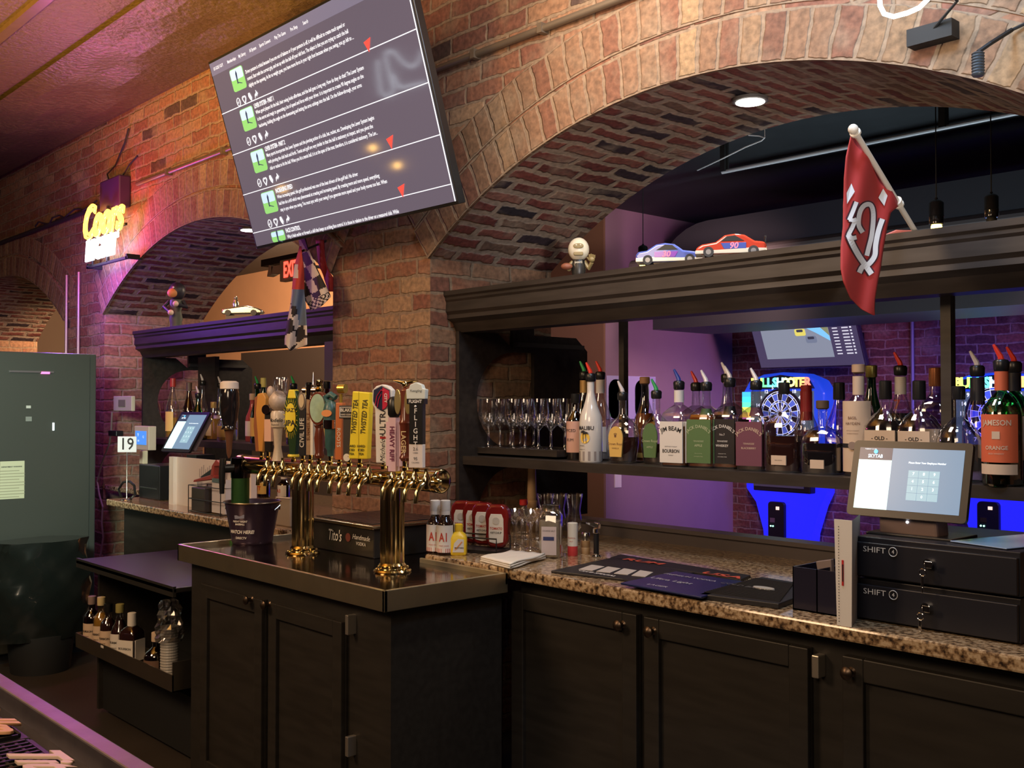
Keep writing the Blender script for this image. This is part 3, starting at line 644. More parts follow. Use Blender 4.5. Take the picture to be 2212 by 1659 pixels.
MB().prism([(.038*math.cos(a), .195+.060*math.sin(a)) for a in [2*PI*i/28 for i in range(28)]], -.013, .013).build('medallion_frame', mat('mahogany', (.15, .035, .02), .22), t, bevel=.004)
MB().prism([(.030*math.cos(a), .195+.050*math.sin(a)) for a in [2*PI*i/28 for i in range(28)]], -.016, -.012).build('medallion', mat('mint_face', (.36, .50, .36), .35, noise=.25, nscale=60), t)
mb = MB(); mb.lathe([(.012, .25), (.016, .262), (.010, .270), (.014, .28), (.012, H), (.002, H+.006)], 18); mb.build('finial', M_brass, t, smooth=True)
t = handle(714, 980, 'teal fishing-reel shaped tap handle with an orange eye badge'); H = hz(714, 852)
MB().lathe([(.011, .03), (.012, .05), (.018, .06), (.021, .125)], 20).build('grip', mat('teal_cast', (.05, .13, .13), .35, noise=.4, nscale=60), t, smooth=True)
MB().lathe([(.026, .125), (.026, .155)], 20).build('ring', M_chrome, t, smooth=True)
mb = MB(); mb.lathe([(.024, .155), (.026, .19), (.020, .212), (.008, .225)], 20); mb.tube([(-.01, 0, .215), (-.02, 0, H-.01), (0, 0, H), (.02, 0, H-.012)], .011, 10); mb.build('reel', mat('teal_cast', (.05, .13, .13), .35, noise=.4, nscale=60), t, smooth=True)
MB().prism([(.020*math.cos(a), .178+.012*math.sin(a)) for a in [2*PI*i/20 for i in range(20)]], -.028, -.024).build('badge', mat('orange_badge', (.75, .30, .10), .4), t)
t = handle(734, 980, 'orange square tap handle with hooked brass top'); H = hz(734, 832)
MB().prism([(-.012, .02), (.014, .02), (.016, H-.06), (-.010, H-.06)], -.012, .012).build('bar', mat('burnt_orange', (.55, .16, .05), .4), t, bevel=.002)
mb = MB(); mb.cyl((.004, 0, H-.06), (.004, 0, H-.03), .006); mb.cyl((-.004, 0, H-.012), (.022, 0, H-.012), .016, n=18); mb.build('hook', mat('gold_paint', (.60, .42, .08), .25, .7), t, smooth=True)
mb = MB(); text(mb, 'ROOTS', .02, ROT(0, PI/2, 0, (.003, -.0135, H*.35)), bold=.01); mb.build('lettering', mat('white_print', (.75, .72, .66), .5), t)
t = handle(755, 980, 'black chalkboard tap handle with a framed cider sign on top'); H = hz(755, 872)
MB().box(-.020, .022, -.008, .006, .03, H-.05).build('board', mat('chalkboard', (.035, .03, .028), .6), t)
MB().box(-.034, .034, -.012, .006, H-.05, H-.006).build('sign', mat('chalk_sign', (.03, .028, .028), .5), t, bevel=.001)
mb = MB(); z0, z1 = H-.045, H-.011
for b in ((-.031, .031, z0, z0+.002), (-.031, .031, z1-.002, z1), (-.031, -.029, z0, z1), (.029, .031, z0, z1)): mb.box(b[0], b[1], -.0135, -.012, b[2], b[3])
text(mb, "BLAKE'S", .016, Matrix.Translation((0, -.0135, H-.022)), bold=.02); text(mb, 'HARD CIDER CO', .007, Matrix.Translation((0, -.0135, H-.037)), bold=.01); mb.build('lettering', mat('white_print', (.75, .72, .66), .5), t)
mb = MB(); mb.lathe([(.013, -.003), (.013, .003)], 20, ROT(PI/2, 0, 0, (-.006, -.006, .030))); mb.build('apple_badge', M_wplas, t)
t = handle(778, 985, 'large yellow two-panel tap handle with black slanted lettering'); H = hz(785, 845)
M_y = mat('tea_yellow', (.86, .70, .04), .35)
mb = MB(); mb.prism([(-.036, .028), (.034, .028), (.044, H-.005), (-.022, H)], -.014, .014); mb.build('block', M_y, t, bevel=.003)
mb = MB()
for sx in (-.012, .024):
    text(mb, 'TWISTED TEA', .0255, ROT(0, -PI/2+.08, 0, (sx, -.0155, H*.66)), bold=.025, shear=.2, sx=.72)
    for i, w in enumerate(('HARD', 'ICED', 'TEA')): text(mb, w, .011, Matrix.Translation((sx-.012, -.0155, .070-.013*i)), bold=.03)
mb.build('lettering', mat('dark_olive_ink', (.05, .045, .01), .5), t)
MB().box(.002, .0035, -.0150, -.014, .03, H-.003).build('crease', mat('yellow_dark', (.45, .34, .02), .5), t)
t = handle(829, 985, 'white tap handle with a soccer club shield crest on top'); H = hz(829, 833)
MB().prism([(-.022, .02), (.022, .02), (.026, H-.075), (.036, H-.06), (.036, H-.015), (.022, H-.002), (0, H+.004), (-.022, H-.002), (-.036, H-.015), (-.036, H-.06), (-.026, H-.075)], -.013, .012).build('paddle', M_wplas, t, bevel=.003)
sh = [(-.028, H-.015), (0, H-.002), (.028, H-.015), (.030, H-.05), (.016, H-.072), (0, H-.080), (-.016, H-.072), (-.030, H-.05)]
MB().prism([(x*1.08, H-.04+(z-H+.04)*1.08) for x, z in sh], -.0145, -.012).build('shield_edge', mat('silver_edge', (.6, .6, .62), .3, .6), t)
MB().prism(sh, -.0165, -.014).build('shield', mat('navy', (.02, .025, .06), .3), t)
MB().prism([(.004, H-.006), (.028, H-.017), (.030, H-.05), (.016, H-.072), (.004, H-.078)], -.0175, -.016).build('red_half', mat('crimson', (.55, .02, .06), .35), t)
mb = MB(); mb.tube([(-.022, -.018, H-.065), (-.016, -.018, H-.035), (0, -.018, H-.014), (.012, -.018, H-.02)], .0016, 5); mb.tube([(-.014, -.018, H-.07), (-.009, -.018, H-.045), (.0, -.018, H-.028)], .0016, 5); mb.build('arch_mark', mat('crimson', (.55, .02, .06), .35), t)
mb = MB(); text(mb, 'CITY', .014, ROT(0, PI/2, 0, (.016, -.0185, H-.04)), bold=.03); mb.build('crest_lettering', M_wplas, t)
mb = MB(); text(mb, 'ULTRA', .030, ROT(0, -PI/2, 0, (.004, -.0145, H*.58)), bold=.012); text(mb, 'Michelob', .024, ROT(0, -PI/2, 0, (.004, -.0145, .065)), shear=.4); mb.build('lettering', M_ink, t)
MB().box(-.006, .014, -.0145, -.013, H*.365, H*.39).build('red_bar', M_red, t)
t = handle(851, 985, 'pink tap handle with tall serif lettering below a black knob'); H = hz(851, 858)
M_pk = mat('pale_pink', (.78, .55, .66), .4)
MB().box(-.013, .013, -.014, .014, -.004, H*.72).build('blade', M_pk, t); MB().box(-.026, .026, -.005, .007, .012, H*.66).build('cross_blade', M_pk, t)
MB().lathe([(.014, H*.72), (.020, H*.76), (.022, H*.95), (.014, H), (.004, H+.003)], 20).build('knob', M_black, t, smooth=True)
mb = MB(); text(mb, 'HEAVY RIFF', .022, ROT(0, PI/2, 0, (.0, -.0155, H*.36)), bold=.03, sx=.98); mb.build('lettering', mat('wine_ink', (.16, .02, .08), .5), t)
t = handle(875, 985, 'mahogany tap handle with gold oval wings and eagle finial'); H = hz(875, 830)
MB().lathe([(.012, .03), (.019, .04), (.014, .05), (.017, .14), (.020, .15), (.015, .16), (.018, H-.02), (.006, H-.012)], 20).build('stem', mat('mahogany', (.15, .035, .02), .22), t, smooth=True)
for sx in (-1, 1): MB().prism([(sx*.018+.012*math.cos(a), H-.055+.040*math.sin(a)) for a in [2*PI*i/20 for i in range(20)]], -.018, -.012).build('gold_oval', mat('pale_gold', (.62, .50, .22), .25, .7), t, bevel=.002)
mb = MB(); mb.sph((0, 0, H), .012, 12); mb.tube([(-.042, 0, H+.012), (-.02, 0, H+.008), (0, 0, H+.004), (.02, 0, H+.008), (.045, 0, H+.010)], [.002, .006, .007, .006, .002], 8); mb.build('eagle_finial', M_brass, t, smooth=True)
mb = MB(); text(mb, 'LAGER', .024, ROT(0, PI/2, 0, (.003, -.0185, .09)), bold=.01); mb.build('lettering', mat('gold_print', (.75, .60, .35), .4), t)
t = handle(901, 990, 'white-topped black tap handle with white vertical capitals, rightmost on the rail'); H = hz(905, 827)
MB().box(-.024, .024, -.010, .010, .012, .085).build('white_plate', mat('blush_white', (.76, .68, .64), .5), t, bevel=.002)
MB().box(-.022, .024, -.012, .012, .085, H-.060).build('black_bar', M_black, t, bevel=.002)
MB().prism([(-.032, H-.05), (.032, H-.05), (.034, H-.02), (.024, H-.018), (.020, H-.006), (0, H+.002), (-.020, H-.006), (-.024, H-.018), (-.034, H-.02)], -.011, .011).build('crown', mat('porcelain', (.70, .76, .72), .25), t, bevel=.002)
MB().box(-.030, .030, -.012, .012, H-.066, H-.05).build('name_band', M_black, t)
mb = MB()
for i, ch in enumerate('FLIGHT'): text(mb, ch, .022, Matrix.Translation((.001, -.0135, H-.088-.0205*i)), bold=.015)
text(mb, 'FLIGHT', .014, Matrix.Translation((0, -.0135, H-.058)), bold=.03); mb.build('lettering', M_wplas, t)
letter(t, [('2.6', .014, 0, -.0115, .070), ('CARBS', .006, 0, -.0115, .058), ('95', .014, 0, -.0115, .040), ('CALORIES', .006, 0, -.0115, .028), ('Yuengling', .011, 0, -.0125, H-.025, dict(shear=.3))], M_ink, 'small_print')
MB().sph((0, -.012, H-.073), .004, 8).build('stud', M_wplas, t)

# ================================================================== BOTTLES
SZ = 1.215
PROF = {
 'round': [(0, .9), (.02, 1), (.58, 1), (.66, .90), (.74, .55), (.79, 'n'), (.96, 'n'), (.97, 'l'), (1, 'l')],
 'slope': [(0, .93), (.02, 1), (.47, 1), (.56, .90), (.66, .62), (.76, .42), (.84, 'n'), (.97, 'n'), (.975, 'l'), (1, 'l')],
 'square': [(0, .93), (.02, 1), (.60, 1), (.66, .93), (.72, .62), (.77, 'n2'), (.96, 'n'), (.97, 'l'), (1, 'l')],
 'crown': [(0, .72), (.04, .84), (.28, .97), (.42, 1), (.54, .93), (.63, .68), (.69, .38), (.74, 'n'), (.96, 'n'), (.97, 'l'), (1, 'l')],
 'dome': [(0, .94), (.02, 1), (.44, 1), (.55, .95), (.64, .75), (.70, .45), (.73, 'n'), (.97, 'n'), (1, 'l')],
 'jug': [(0, .90), (.04, 1), (.46, 1), (.57, .86), (.66, .50), (.72, 'n'), (.95, 'n'), (1, 'l')]}
SQ = {'square': .75, 'crown': .0, 'dome': .25}; RY = {'crown': .62, 'dome': .62}
LIQ = {}
def liq(name, c, tr=.0): return mat('liquid_'+name, c, .08, coat=.3)
Amber = liq('amber', (.20, .055, .012)); Dark = liq('dark', (.035, .012, .010)); Ruby = liq('ruby', (.12, .012, .012)); Blk = liq('black', (.012, .010, .012)); Gold = liq('gold', (.38, .20, .03)); Pale = liq('pale', (.45, .44, .42))
NK = .0145
def bottle(px, Y, ytop, kind, w, top, label, glassm=None, liquid=None, level=.4, labels=(), group=None, sz=SZ, rz=.10, loc=None, H=None, neck=None, n=24, cat='bottle', detail=True):
    if loc is None:
        z = A(px, ytop, Y=Y).z; x = A(px, 920, Y=Y).x; loc = (x, Y, sz)
        Ht = z-sz
    else: Ht = H
    cap_h = {'pour': .062, 'cork': .028, 'cap': .020, 'tall': .045}[top[0]]
    H = Ht-cap_h*.8 if top[0] != 'tall' else Ht-.006
    t = thing('bottle', label, cat, loc, rz, group)
    gm = glassm or M_clear; r = w/2; sq = SQ.get(kind, 0); ry = RY.get(kind, 1.0)
    def rad(f, k=1.0):
        return {'n': NK*.95, 'n2': NK*1.15, 'l': NK*1.12}.get(f, None) if isinstance(f, str) else f*r*k
    pr = []
    for z, f in PROF[kind]:
        q = sq if not isinstance(f, str) else 0; yy = ry if not isinstance(f, str) else 1
        pr.append((rad(f), z*H, q, yy))
    mb = MB(); mb.lathe(pr, n, cap=True); mb.build('glass', gm, t, smooth=True)
    if liquid:
        pl = [(a*.93, max(z, .006), q, yy) for a, z, q, yy in pr if z < level*H]
        # end ring at the level
        for i in range(len(pr)-1):
            if pr[i][1] <= level*H < pr[i+1][1]:
                f = (level*H-pr[i][1])/(pr[i+1][1]-pr[i][1]); pl.append(((pr[i][0]+(pr[i+1][0]-pr[i][0])*f)*.93, level*H, pr[i][2], pr[i][3]+(pr[i+1][3]-pr[i][3])*f))
        MB().lathe(pl, n).build('liquid', liquid, t, smooth=True)
    k = top[0]; c = top[1]
    if k == 'pour':
        mb = MB(); mb.lathe([(NK*1.15, H-.012), (.0195, H-.008), (.0205, H+.012), (.017, H+.018), (.006, H+.021)], 16); mb.build('pourer_collar', M_black, t, smooth=True)
        mb = MB(); mb.tube([(0, 0, H+.018), (-.002, 0, H+.028), (-.012, -.003, H+.048), (-.018, -.004, H+.060)], [.0085, .0075, .0055, .0035], 8); mb.build('pourer_spout', c, t, smooth=True)
    elif k == 'cork': MB().lathe([(NK*.9, H-.004), (NK*1.35, H), (NK*1.35, H+.022), (NK*1.1, H+.024)], 16).build('cork', c, t, smooth=True)
    elif k == 'cap': MB().lathe([(NK*1.2, H-.022), (NK*1.25, H-.02), (NK*1.25, H+.014), (NK*1.0, H+.016)], 16).build('cap', c, t, smooth=True)
    elif k == 'tall': MB().lathe([(NK*1.25, H-.05), (NK*1.3, H-.045), (NK*1.25, H+.004), (NK*1.0, H+.006)], 16).build('cap', c, t, smooth=True)
    for L in labels:
        z0, z1, hw, m = L[:4]; shape = L[4] if len(L) > 4 else 'rect'; lines = L[5] if len(L) > 5 else []; im = L[6] if len(L) > 6 else M_ink
        z0 *= H; z1 *= H; yf = -r*ry
        if kind in ('square', 'dome', 'crown') and L[0] < .68:
            off = yf*1.0-.0015 if kind != 'crown' else yf-.002
            ww = hw*r
            if shape == 'arch': poly = [(-ww*.8, z0), (ww*.8, z0), (ww, z0+(z1-z0)*.6)]+[(ww*math.cos(a), z0+(z1-z0)*.6+(z1-z0)*.4*math.sin(a)) for a in [PI*i/10 for i in range(11)]]+[(-ww, z0+(z1-z0)*.6)]
            else: poly = [(-ww, z0), (ww, z0), (ww, z1), (-ww, z1)]
            if shape == 'wrap':
                rr = r*1.012; mb = MB(); mb.lathe([(rr, z0, sq, 1), (rr, z1, sq, 1)], n, cap=False); lb = mb.build('label', m, t, smooth=True); yt = -rr-.001
            else: lb = MB().prism(poly, off-.001, off+.004).build('label', m, t); yt = off-.0018
            if kind == 'square' and hw > .9: MB().box(r-.003, r+.0022, -r*.72, r*.72, z0, z1).build('side_label', m, t)
            for ln in lines:
                kw = dict(ln[2]) if len(ln) > 2 else {}; mb = MB(); text(mb, ln[0], ln[1], Matrix.Translation((kw.pop('dx', 0), yt, z0+(z1-z0)*kw.pop('v', .5))), **kw); mb.build('lettering', kw.get('m', im) if 0 else im, lb)
        else:
            rr = r*1.015 if z0 < .5*H else NK*1.2
            if 'cone' in shape: rr = NK*1.35
            a0 = hw; mb = MB(); k_ = 12; vs = []; fs = []
            for i in range(k_+1):
                a = -a0+2*a0*i/k_
                for z in (z0, z1): vs.append((rr*math.sin(a), -rr*math.cos(a), z))
            for i in range(k_): fs.append((2*i, 2*i+2, 2*i+3, 2*i+1))
            mb.add(vs, fs); lb = mb.build('label', m, t, smooth=True)
            for ln in lines:
                kw = dict(ln[2]) if len(ln) > 2 else {}; mb = MB(); text(mb, ln[0], ln[1], Matrix.Translation((kw.pop('dx', 0), 0, z0+(z1-z0)*kw.pop('v', .5))), wrap=rr+.0012, **kw); mb.build('lettering', im, lb)
    return t
SpR = mat('spout_red', (.75, .04, .02), .3); SpG = mat('spout_green', (.03, .40, .12), .3); SpC = mat('spout_clear', (.75, .70, .70), .15); SpB = mat('spout_blue', (.02, .05, .30), .3)
M_corkm = mat('cork', (.36, .20, .10), .7, noise=.2, nscale=80)
Lwhite = mat('label_white', (.74, .70, .64), .5); Lyel = mat('label_yellow', (.70, .45, .12), .5); Lgrn = mat('label_green', (.09, .17, .06), .5); Lblk = mat('label_black', (.018, .016, .018), .4); Lpur = mat('label_plum', (.16, .05, .08), .5); Lcrm = mat('label_cream', (.66, .50, .36), .55); Lorg = mat('label_orange', (.66, .13, .05), .5); Lgold = mat('label_gold', (.55, .35, .12), .35, .4)
Iwh = mat('ink_white', (.72, .68, .62), .5); Ipale = mat('ink_pale_green', (.45, .50, .30), .5); Ired = mat('ink_red', (.50, .05, .03), .5); Ibr = mat('ink_brown', (.16, .07, .04), .5)
B = bottle
BG = 'spirit bottles on the right shelf'
B(1262, 3.02, 786, 'slope', .085, ('pour', SpG), 'brown bottle with gold neck band and green spout behind the white coconut bottle', M_brown, Dark, .55, [(.80, .95, 2.6, Lgold)], BG)
b = B(1276, 2.865, 789, 'slope', .088, ('pour', SpR), 'opaque white coconut rum bottle with palm tree label, front left of shelf', mat('milk_glass', (.72, .68, .62), .12, coat=.5), None, .4, [(.02, .13, PI, mat('frosted_base', (.30, .26, .24), .2))], BG)
rw = .0455
letter(b, [('MALIBU', .020, .008, 0, .128, dict(wrap=rw, bold=.02)), ('ORIGINAL', .006, -.008, 0, .062, dict(wrap=rw)), ('CARIBBEAN RUM', .004, -.008, 0, .048, dict(wrap=rw))], M_ink)
mb = MB(); d = [(rw*math.sin((.006+.020*math.cos(a))/rw), -rw*math.cos((.006+.020*math.cos(a))/rw)-.0004, .092+.021*math.sin(a)) for a in [2*PI*i/24 for i in range(24)]]
mb.add(d, [tuple(range(24))]); mb.build('sunset_disc', mat('sunset_yellow', (.85, .55, .08), .5), b)
for q, (x0, hh) in enumerate(((-.001, .120), (.010, .115))):
    mb = MB(); yy = -rw-.0012; T = lambda x, z: (rw*1.03*math.sin(x/rw), -rw*1.035*math.cos(x/rw), z)
    mb.tube([T(x0+.003, .074), T(x0+.001, .09), T(x0, hh-.006)], .0011, 5)
    for a in (-.2, .5, 1.2, 2.0, 2.8, 3.5): mb.tube([T(x0, hh-.006), T(x0+.007*math.cos(a), hh-.006+.006*math.sin(a)), T(x0+.013*math.cos(a), hh-.008+.006*math.sin(a))], [.0014, .0016, .0005], 4)
    mb.build('palm_print', M_ink, b)
B(1297, 3.0, 786, 'slope', .085, ('pour', SpR), 'clear bottle with pale neck label and red spout beside the coconut bottle', None, Pale, .3, [(.80, .96, 2.6, Lwhite), (.10, .40, 1.2, Lwhite)], BG)
B(1243, 2.94, 850, 'round', .070, ('cap', M_black), 'short bottle with pink and brown label half hidden at shelf left end', M_brown, Dark, .6, [(.12, .62, 1.3, mat('label_pink', (.62, .36, .28), .5), 'rect', [('SPICED', .016, dict(v=.7)), ('RUM', .016, dict(v=.4))])], BG)
B(1345, 2.90, 829, 'crown', .138, ('pour', SpC), 'faceted decanter-shaped whisky bottle with yellow arched label', None, Dark, .40, [(.10, .56, .46, Lyel, 'arch', [('Crown Royal', .013, dict(v=.42)), ('VANILLA', .008, dict(v=.28)), ('♛', .02, dict(v=.7))], Ibr)], BG)
B(1393, 3.02, 815, 'slope', .085, ('cork', M_corkm), 'tall amber bottle with cork stopper and clear neck behind the faceted bottles', None, Amber, .62, [(.06, .12, 1.2, Lyel)], BG)
B(1418, 2.94, 825, 'crown', .130, ('pour', SpG), 'faceted whisky bottle with dark green arched label and green spout', None, Dark, .30, [(.10, .60, .48, Lgrn, 'arch', [('Crown Royal', .013, dict(v=.48)), ('APPLE', .010, dict(v=.30))], Ipale)], BG)
B(1467, 2.90, 804, 'square', .100, ('pour', SpB), 'square bourbon bottle with white label, red seal and blue spout', None, Amber, .50, [(.05, .56, .93, Lwhite, 'rect', [('JIM BEAM', .021, dict(v=.83, bold=.02, arc=.09)), ('BOURBON', .017, dict(v=.28, bold=.02, sx=.85)), ('KENTUCKY STRAIGHT', .005, dict(v=.39)), ('WHISKEY', .005, dict(v=.18))]), (.80, .95, 2.6, Lwhite)], BG)
b = B(1504, 3.03, 808, 'square', .100, ('pour', SpR), 'square bourbon bottle with white label and red spout, standing behind the green label', None, Amber, .50, [(.05, .56, .93, Lwhite, 'rect', [('JIM BEAM', .019, dict(v=.8, bold=.02))])], BG)
JD = lambda bottom: [("JACK DANIEL'S", .0155, dict(v=.84, arc=.06, bold=.01)), ('TENNESSEE', .008, dict(v=.50, shear=.2)), (bottom, .0115, dict(v=.40, bold=.01)), ('35% ALC BY VOL', .004, dict(v=.22)), ('LYNCHBURG TENN', .004, dict(v=.15))]
b = B(1526, 2.915, 806, 'square', .100, ('pour', SpC), 'square whiskey bottle with olive green label and clear spout', None, Amber, .66, [(.06, .60, .93, Lgrn, 'rect', JD('APPLE'), Ipale), ], BG)
def neckband(b, m, H=.24, z0=.74, z1=.86): MB().lathe([(.024, z0*H), (.0165, z1*H)], 16, cap=False).build('neck_label', m, b, smooth=True)
neckband(b, Lgrn, .235)
b = B(1577, 2.94, 797, 'square', .100, ('pour', SpC), 'square whiskey bottle with black label and twin clear spouts above it', None, Amber, .55, [(.06, .58, .93, Lblk, 'rect', JD('WHISKEY')+[('No.7', .010, dict(v=.65))], Iwh)], BG); neckband(b, Lblk, .245)
B(1570, 3.04, 789, 'slope', .080, ('pour', SpC), 'clear bottle behind the black-labelled whiskey, spout leaning left', None, Pale, .3, [], BG)
b = B(1634, 2.90, 802, 'square', .100, ('pour', SpC), 'square whiskey bottle with plum red label and clear spout', None, Dark, .55, [(.06, .58, .93, Lpur, 'rect', JD('BLACKBERRY')[:2]+[('BLACKBERRY', .009, dict(v=.40))], Lcrm)], BG); neckband(b, Lpur, .24)
B(1694, 2.89, 826, 'dome', .122, ('cap', M_black), 'dark domed bourbon bottle with black cap and small cream tag', None, Dark, .43, [(.09, .20, .42, Lcrm, 'rect', [('SMALL BATCH', .004)])], BG, rz=.1)
B(1742, 3.04, 832, 'slope', .080, ('cap', mat('wax_red', (.30, .02, .02), .35)), 'red wax-necked bottle standing behind the two domed bottles', None, Ruby, .5, [(.62, .98, PI, mat('wax_red', (.3, .02, .02), .35), 'cone')], BG)
B(1777, 2.90, 866, 'dome', .128, ('cork', mat('dark_cork', (.10, .06, .035), .6)), 'black domed bottle with brown cork, second of the domed pair', None, Blk, .47, [(.09, .22, .35, Lcrm)], BG, rz=.1)
B(1813, 3.03, 826, 'slope', .088, ('tall', M_black), 'clear blue-lit bottle with tall black cap left of the wooden-capped bottle', glass('blue_lit_glass', (.55, .60, 1.0)), None, .2, [(.05, .30, 1.2, Lcrm)], BG)  # clear glass, tinted to carry the blue light
b = B(1855, 2.92, 788, 'round', .092, ('cork', mat('birch_cap', (.55, .36, .22), .5)), 'cream paper bibbed whiskey bottle with wooden cap and dark belt', None, Dark, .6, [(.04, .72, 1.25, Lcrm, 'rect', [('BASIL', .012, dict(v=.76)), ('HAYDEN', .012, dict(v=.68)), ('KENTUCKY STRAIGHT', .004, dict(v=.58)), ('BOURBON WHISKEY', .004, dict(v=.54))], Ibr), (.78, .96, PI, Lcrm)], BG)
mb = MB(); mb.lathe([(.0475, .085), (.0475, .098)], 24, cap=False); mb.build('belt', M_ink, b, smooth=True); MB().lathe([(.012, -.002), (.012, .002)], 12, ROT(PI/2, 0, 0, (0, -.0485, .092))).build('rosette', mat('taupe', (.30, .22, .18), .5), b)
B(1883, 3.04, 789, 'slope', .084, ('cap', mat('foil_gold', (.45, .40, .12), .25, .8)), 'green glass bottle with gold foil top behind the wooden-capped bottle', M_green, Dark, .5, [], BG)
B(1913, 2.90, 822, 'crown', .138, ('tall', M_black), 'dark round-shouldered whiskey bottle with black capsule and OLD label, left one', None, Blk, .60, [(.20, .50, .66, Lcrm, 'rect', [('- OLD -', .015, dict(v=.72, bold=.02))], M_ink)], BG)
b = B(1946, 3.03, 768, 'slope', .088, ('pour', SpR), 'dark tall bottle with red numeral neck label and red spout', None, Blk, .6, [(.78, .95, 2.6, Lwhite)], BG)
mb = MB(); text(mb, '7', .040, Matrix.Translation((-.004, -NK*1.35, .215)), bold=.02); mb.build('lettering', Ired, b)
B(1986, 2.90, 822, 'crown', .138, ('tall', M_black), 'clear round-shouldered whiskey bottle with black capsule and OLD label, right one', None, Dark, .22, [(.20, .50, .66, Lcrm, 'rect', [('- OLD -', .015, dict(v=.72, bold=.02))], M_ink)], BG)
B(2021, 3.02, 794, 'square', .080, ('tall', mat('copper_cap', (.55, .22, .10), .25, .8)), 'violet-lit clear bottle with copper capsule beside the shelf post', glass('violet_lit_glass', (.72, .66, 1)), None, .2, [(.10, .45, .9, Lcrm)], BG)  # violet light put into the tint of clear glass
B(2071, 2.875, 834, 'jug', .118, ('cap', M_black), 'broad embossed clear jug bottle with black cap right of the shelf post', None, None, .2, [(.36, .42, .9, glass('embossing', (.8, .78, .9), .3, .2), 'rect', [('SHINE', .016)])], BG)
B(2112, 2.95, 766, 'slope', .082, ('pour', SpC), 'clear bottle with dark neck sleeve and white spout beside the orange label', glass('violet_lit_glass', (.72, .66, 1)), Pale, .25, [(.70, .95, PI, Lblk, 'cone'), (.10, .34, 1.1, Lblk)], BG)  # clear glass with the same violet light in its tint
b = B(2164, 2.835, 752, 'round', .100, ('pour', SpR), 'large green whiskey bottle with orange label and red spout, front right', M_green, Dark, .60, [(.20, .60, 1.15, Lorg, 'rect', [('JAMESON', .0205, dict(v=.82, bold=.02, sx=.9)), ('ORANGE', .0145, dict(v=.30, bold=.02)), ('IRISH WHISKEY', .006, dict(v=.18))], Lcrm), (.80, .96, 2.2, Lorg), (.10, .185, 1.1, Lcrm)], BG)
mb = MB(); mb.add([(.0515*math.sin(x/.0515), -.0522*math.cos(x/.0515), z) for x, z in ((-.010, .125), (.010, .125), (.010, .145), (-.010, .145))], [(0, 1, 2, 3)]); mb.build('glass_emblem', Lcrm, b)
B(2192, 2.98, 757, 'round', .098, ('pour', SpR), 'green whiskey bottle with black and cream label at far right of shelf', M_green, Dark, .55, [(.20, .58, 1.1, Lcrm), (.80, .96, 2.2, Lblk)], BG)
# left shelf
LG = 'spirit bottles on the left shelf'
for i, (px, Y, yt, kd, w, tp, gm, lq, lv, lm, lab) in enumerate([
 (333, 2.92, 824, 'slope', .085, ('tall', M_black), None, Gold, .3, Lcrm, 'clear wine-shaped bottle at the left end of the left shelf'),
 (373, 2.92, 817, 'slope', .090, ('tall', mat('wax_red2', (.45, .04, .03), .4)), None, Gold, .35, Lyel, 'bottle with bright red neck capsule on the left shelf'),
 (408, 2.98, 826, 'slope', .085, ('tall', mat('dull_brown', (.14, .08, .06), .5)), M_brown, Dark, .5, Lorg, 'dark bottle with brown capsule right of the red-necked one'),
 (428, 2.88, 838, 'slope', .095, ('pour', SpC), M_green, Dark, .55, Lcrm, 'dark green bottle with metal pour spout on the left shelf'),
 (437, 3.04, 812, 'slope', .080, ('pour', SpC), None, Amber, .5, Lwhite, 'tall clear bottle with chrome spout behind the dark green bottle'),
 (461, 2.96, 868, 'square', .080, ('cap', Lgold), None, Gold, .6, Lcrm, 'short squat bottle with gold cap and deer label on left shelf'),
 (475, 3.04, 817, 'slope', .075, ('pour', SpC), None, Pale, .3, Lwhite, 'slim white-necked bottle before the tan strip on left shelf'),
 (486, 2.90, 870, 'jug', .090, ('cork', M_corkm), None, Gold, .3, Lgold, 'round clear bottle with arched silver label on left shelf'),
 (500, 3.0, 842, 'slope', .080, ('pour', SpC), None, Pale, .3, Lwhite, 'clear bottle with black pourer left of the stout handle'),
 (545, 3.0, 850, 'slope', .080, ('cap', Lcrm), mat('rose_glass', (.38, .08, .08), .1), None, .3, Lwhite, 'rose red bottle behind the stout tap handle'),
 (556, 2.9, 817, 'slope', .080, ('pour', SpG), M_green, Dark, .4, Lyel, 'bottle with green spout peeping over the honey tap handle'),
 (569, 3.05, 816, 'slope', .080, ('tall', mat('cap_lemon', (.75, .72, .25), .4)), M_green, None, .4, Lyel, 'green bottle with lemon yellow cap behind the tap handles'),
 (634, 2.95, 816, 'slope', .080, ('pour', SpG), M_green, Dark, .4, Lyel, 'bottle with emerald spout above the yellow sunburst handle'),
 (668, 2.95, 826, 'round', .080, ('cap', M_black), None, Amber, .4, Lyel, 'amber bottle hidden behind the pewter-crested tap handle'),
 (706, 2.95, 824, 'slope', .080, ('cap', M_black), M_brown, Amber, .4, Lyel, 'brown bottle behind the fishing-reel tap handle'),
]):
    B(px, Y, yt, kd, w, tp, lab, gm, lq, lv, [(.12, .45, .9 if kd == 'square' else 1.1, lm)], LG, n=16)
# small items under left shelf, on the counter: mixers behind faucets
for px, yt, w, c, lab, txt in ((571, 1030, .075, Lyel, 'yellow round-labelled sauce bottle seen under the faucets', 'TT'), (548, 1036, .07, Lorg, 'orange-labelled sauce bottle seen under the faucets', 'HOT'), (614, 1036, .07, Lwhite, 'white-labelled steak sauce bottle seen under the faucets', 'A1')):
    B(px, 2.95, yt-16, 'round', w, ('cap', M_wplas if c is Lwhite else M_black), lab, M_brown, Dark, .6, [(.15, .6, 1.3, c, 'rect', [(txt, .03, dict(bold=.03))], Ired)], 'sauces on the left granite counter', sz=GZ, n=16)
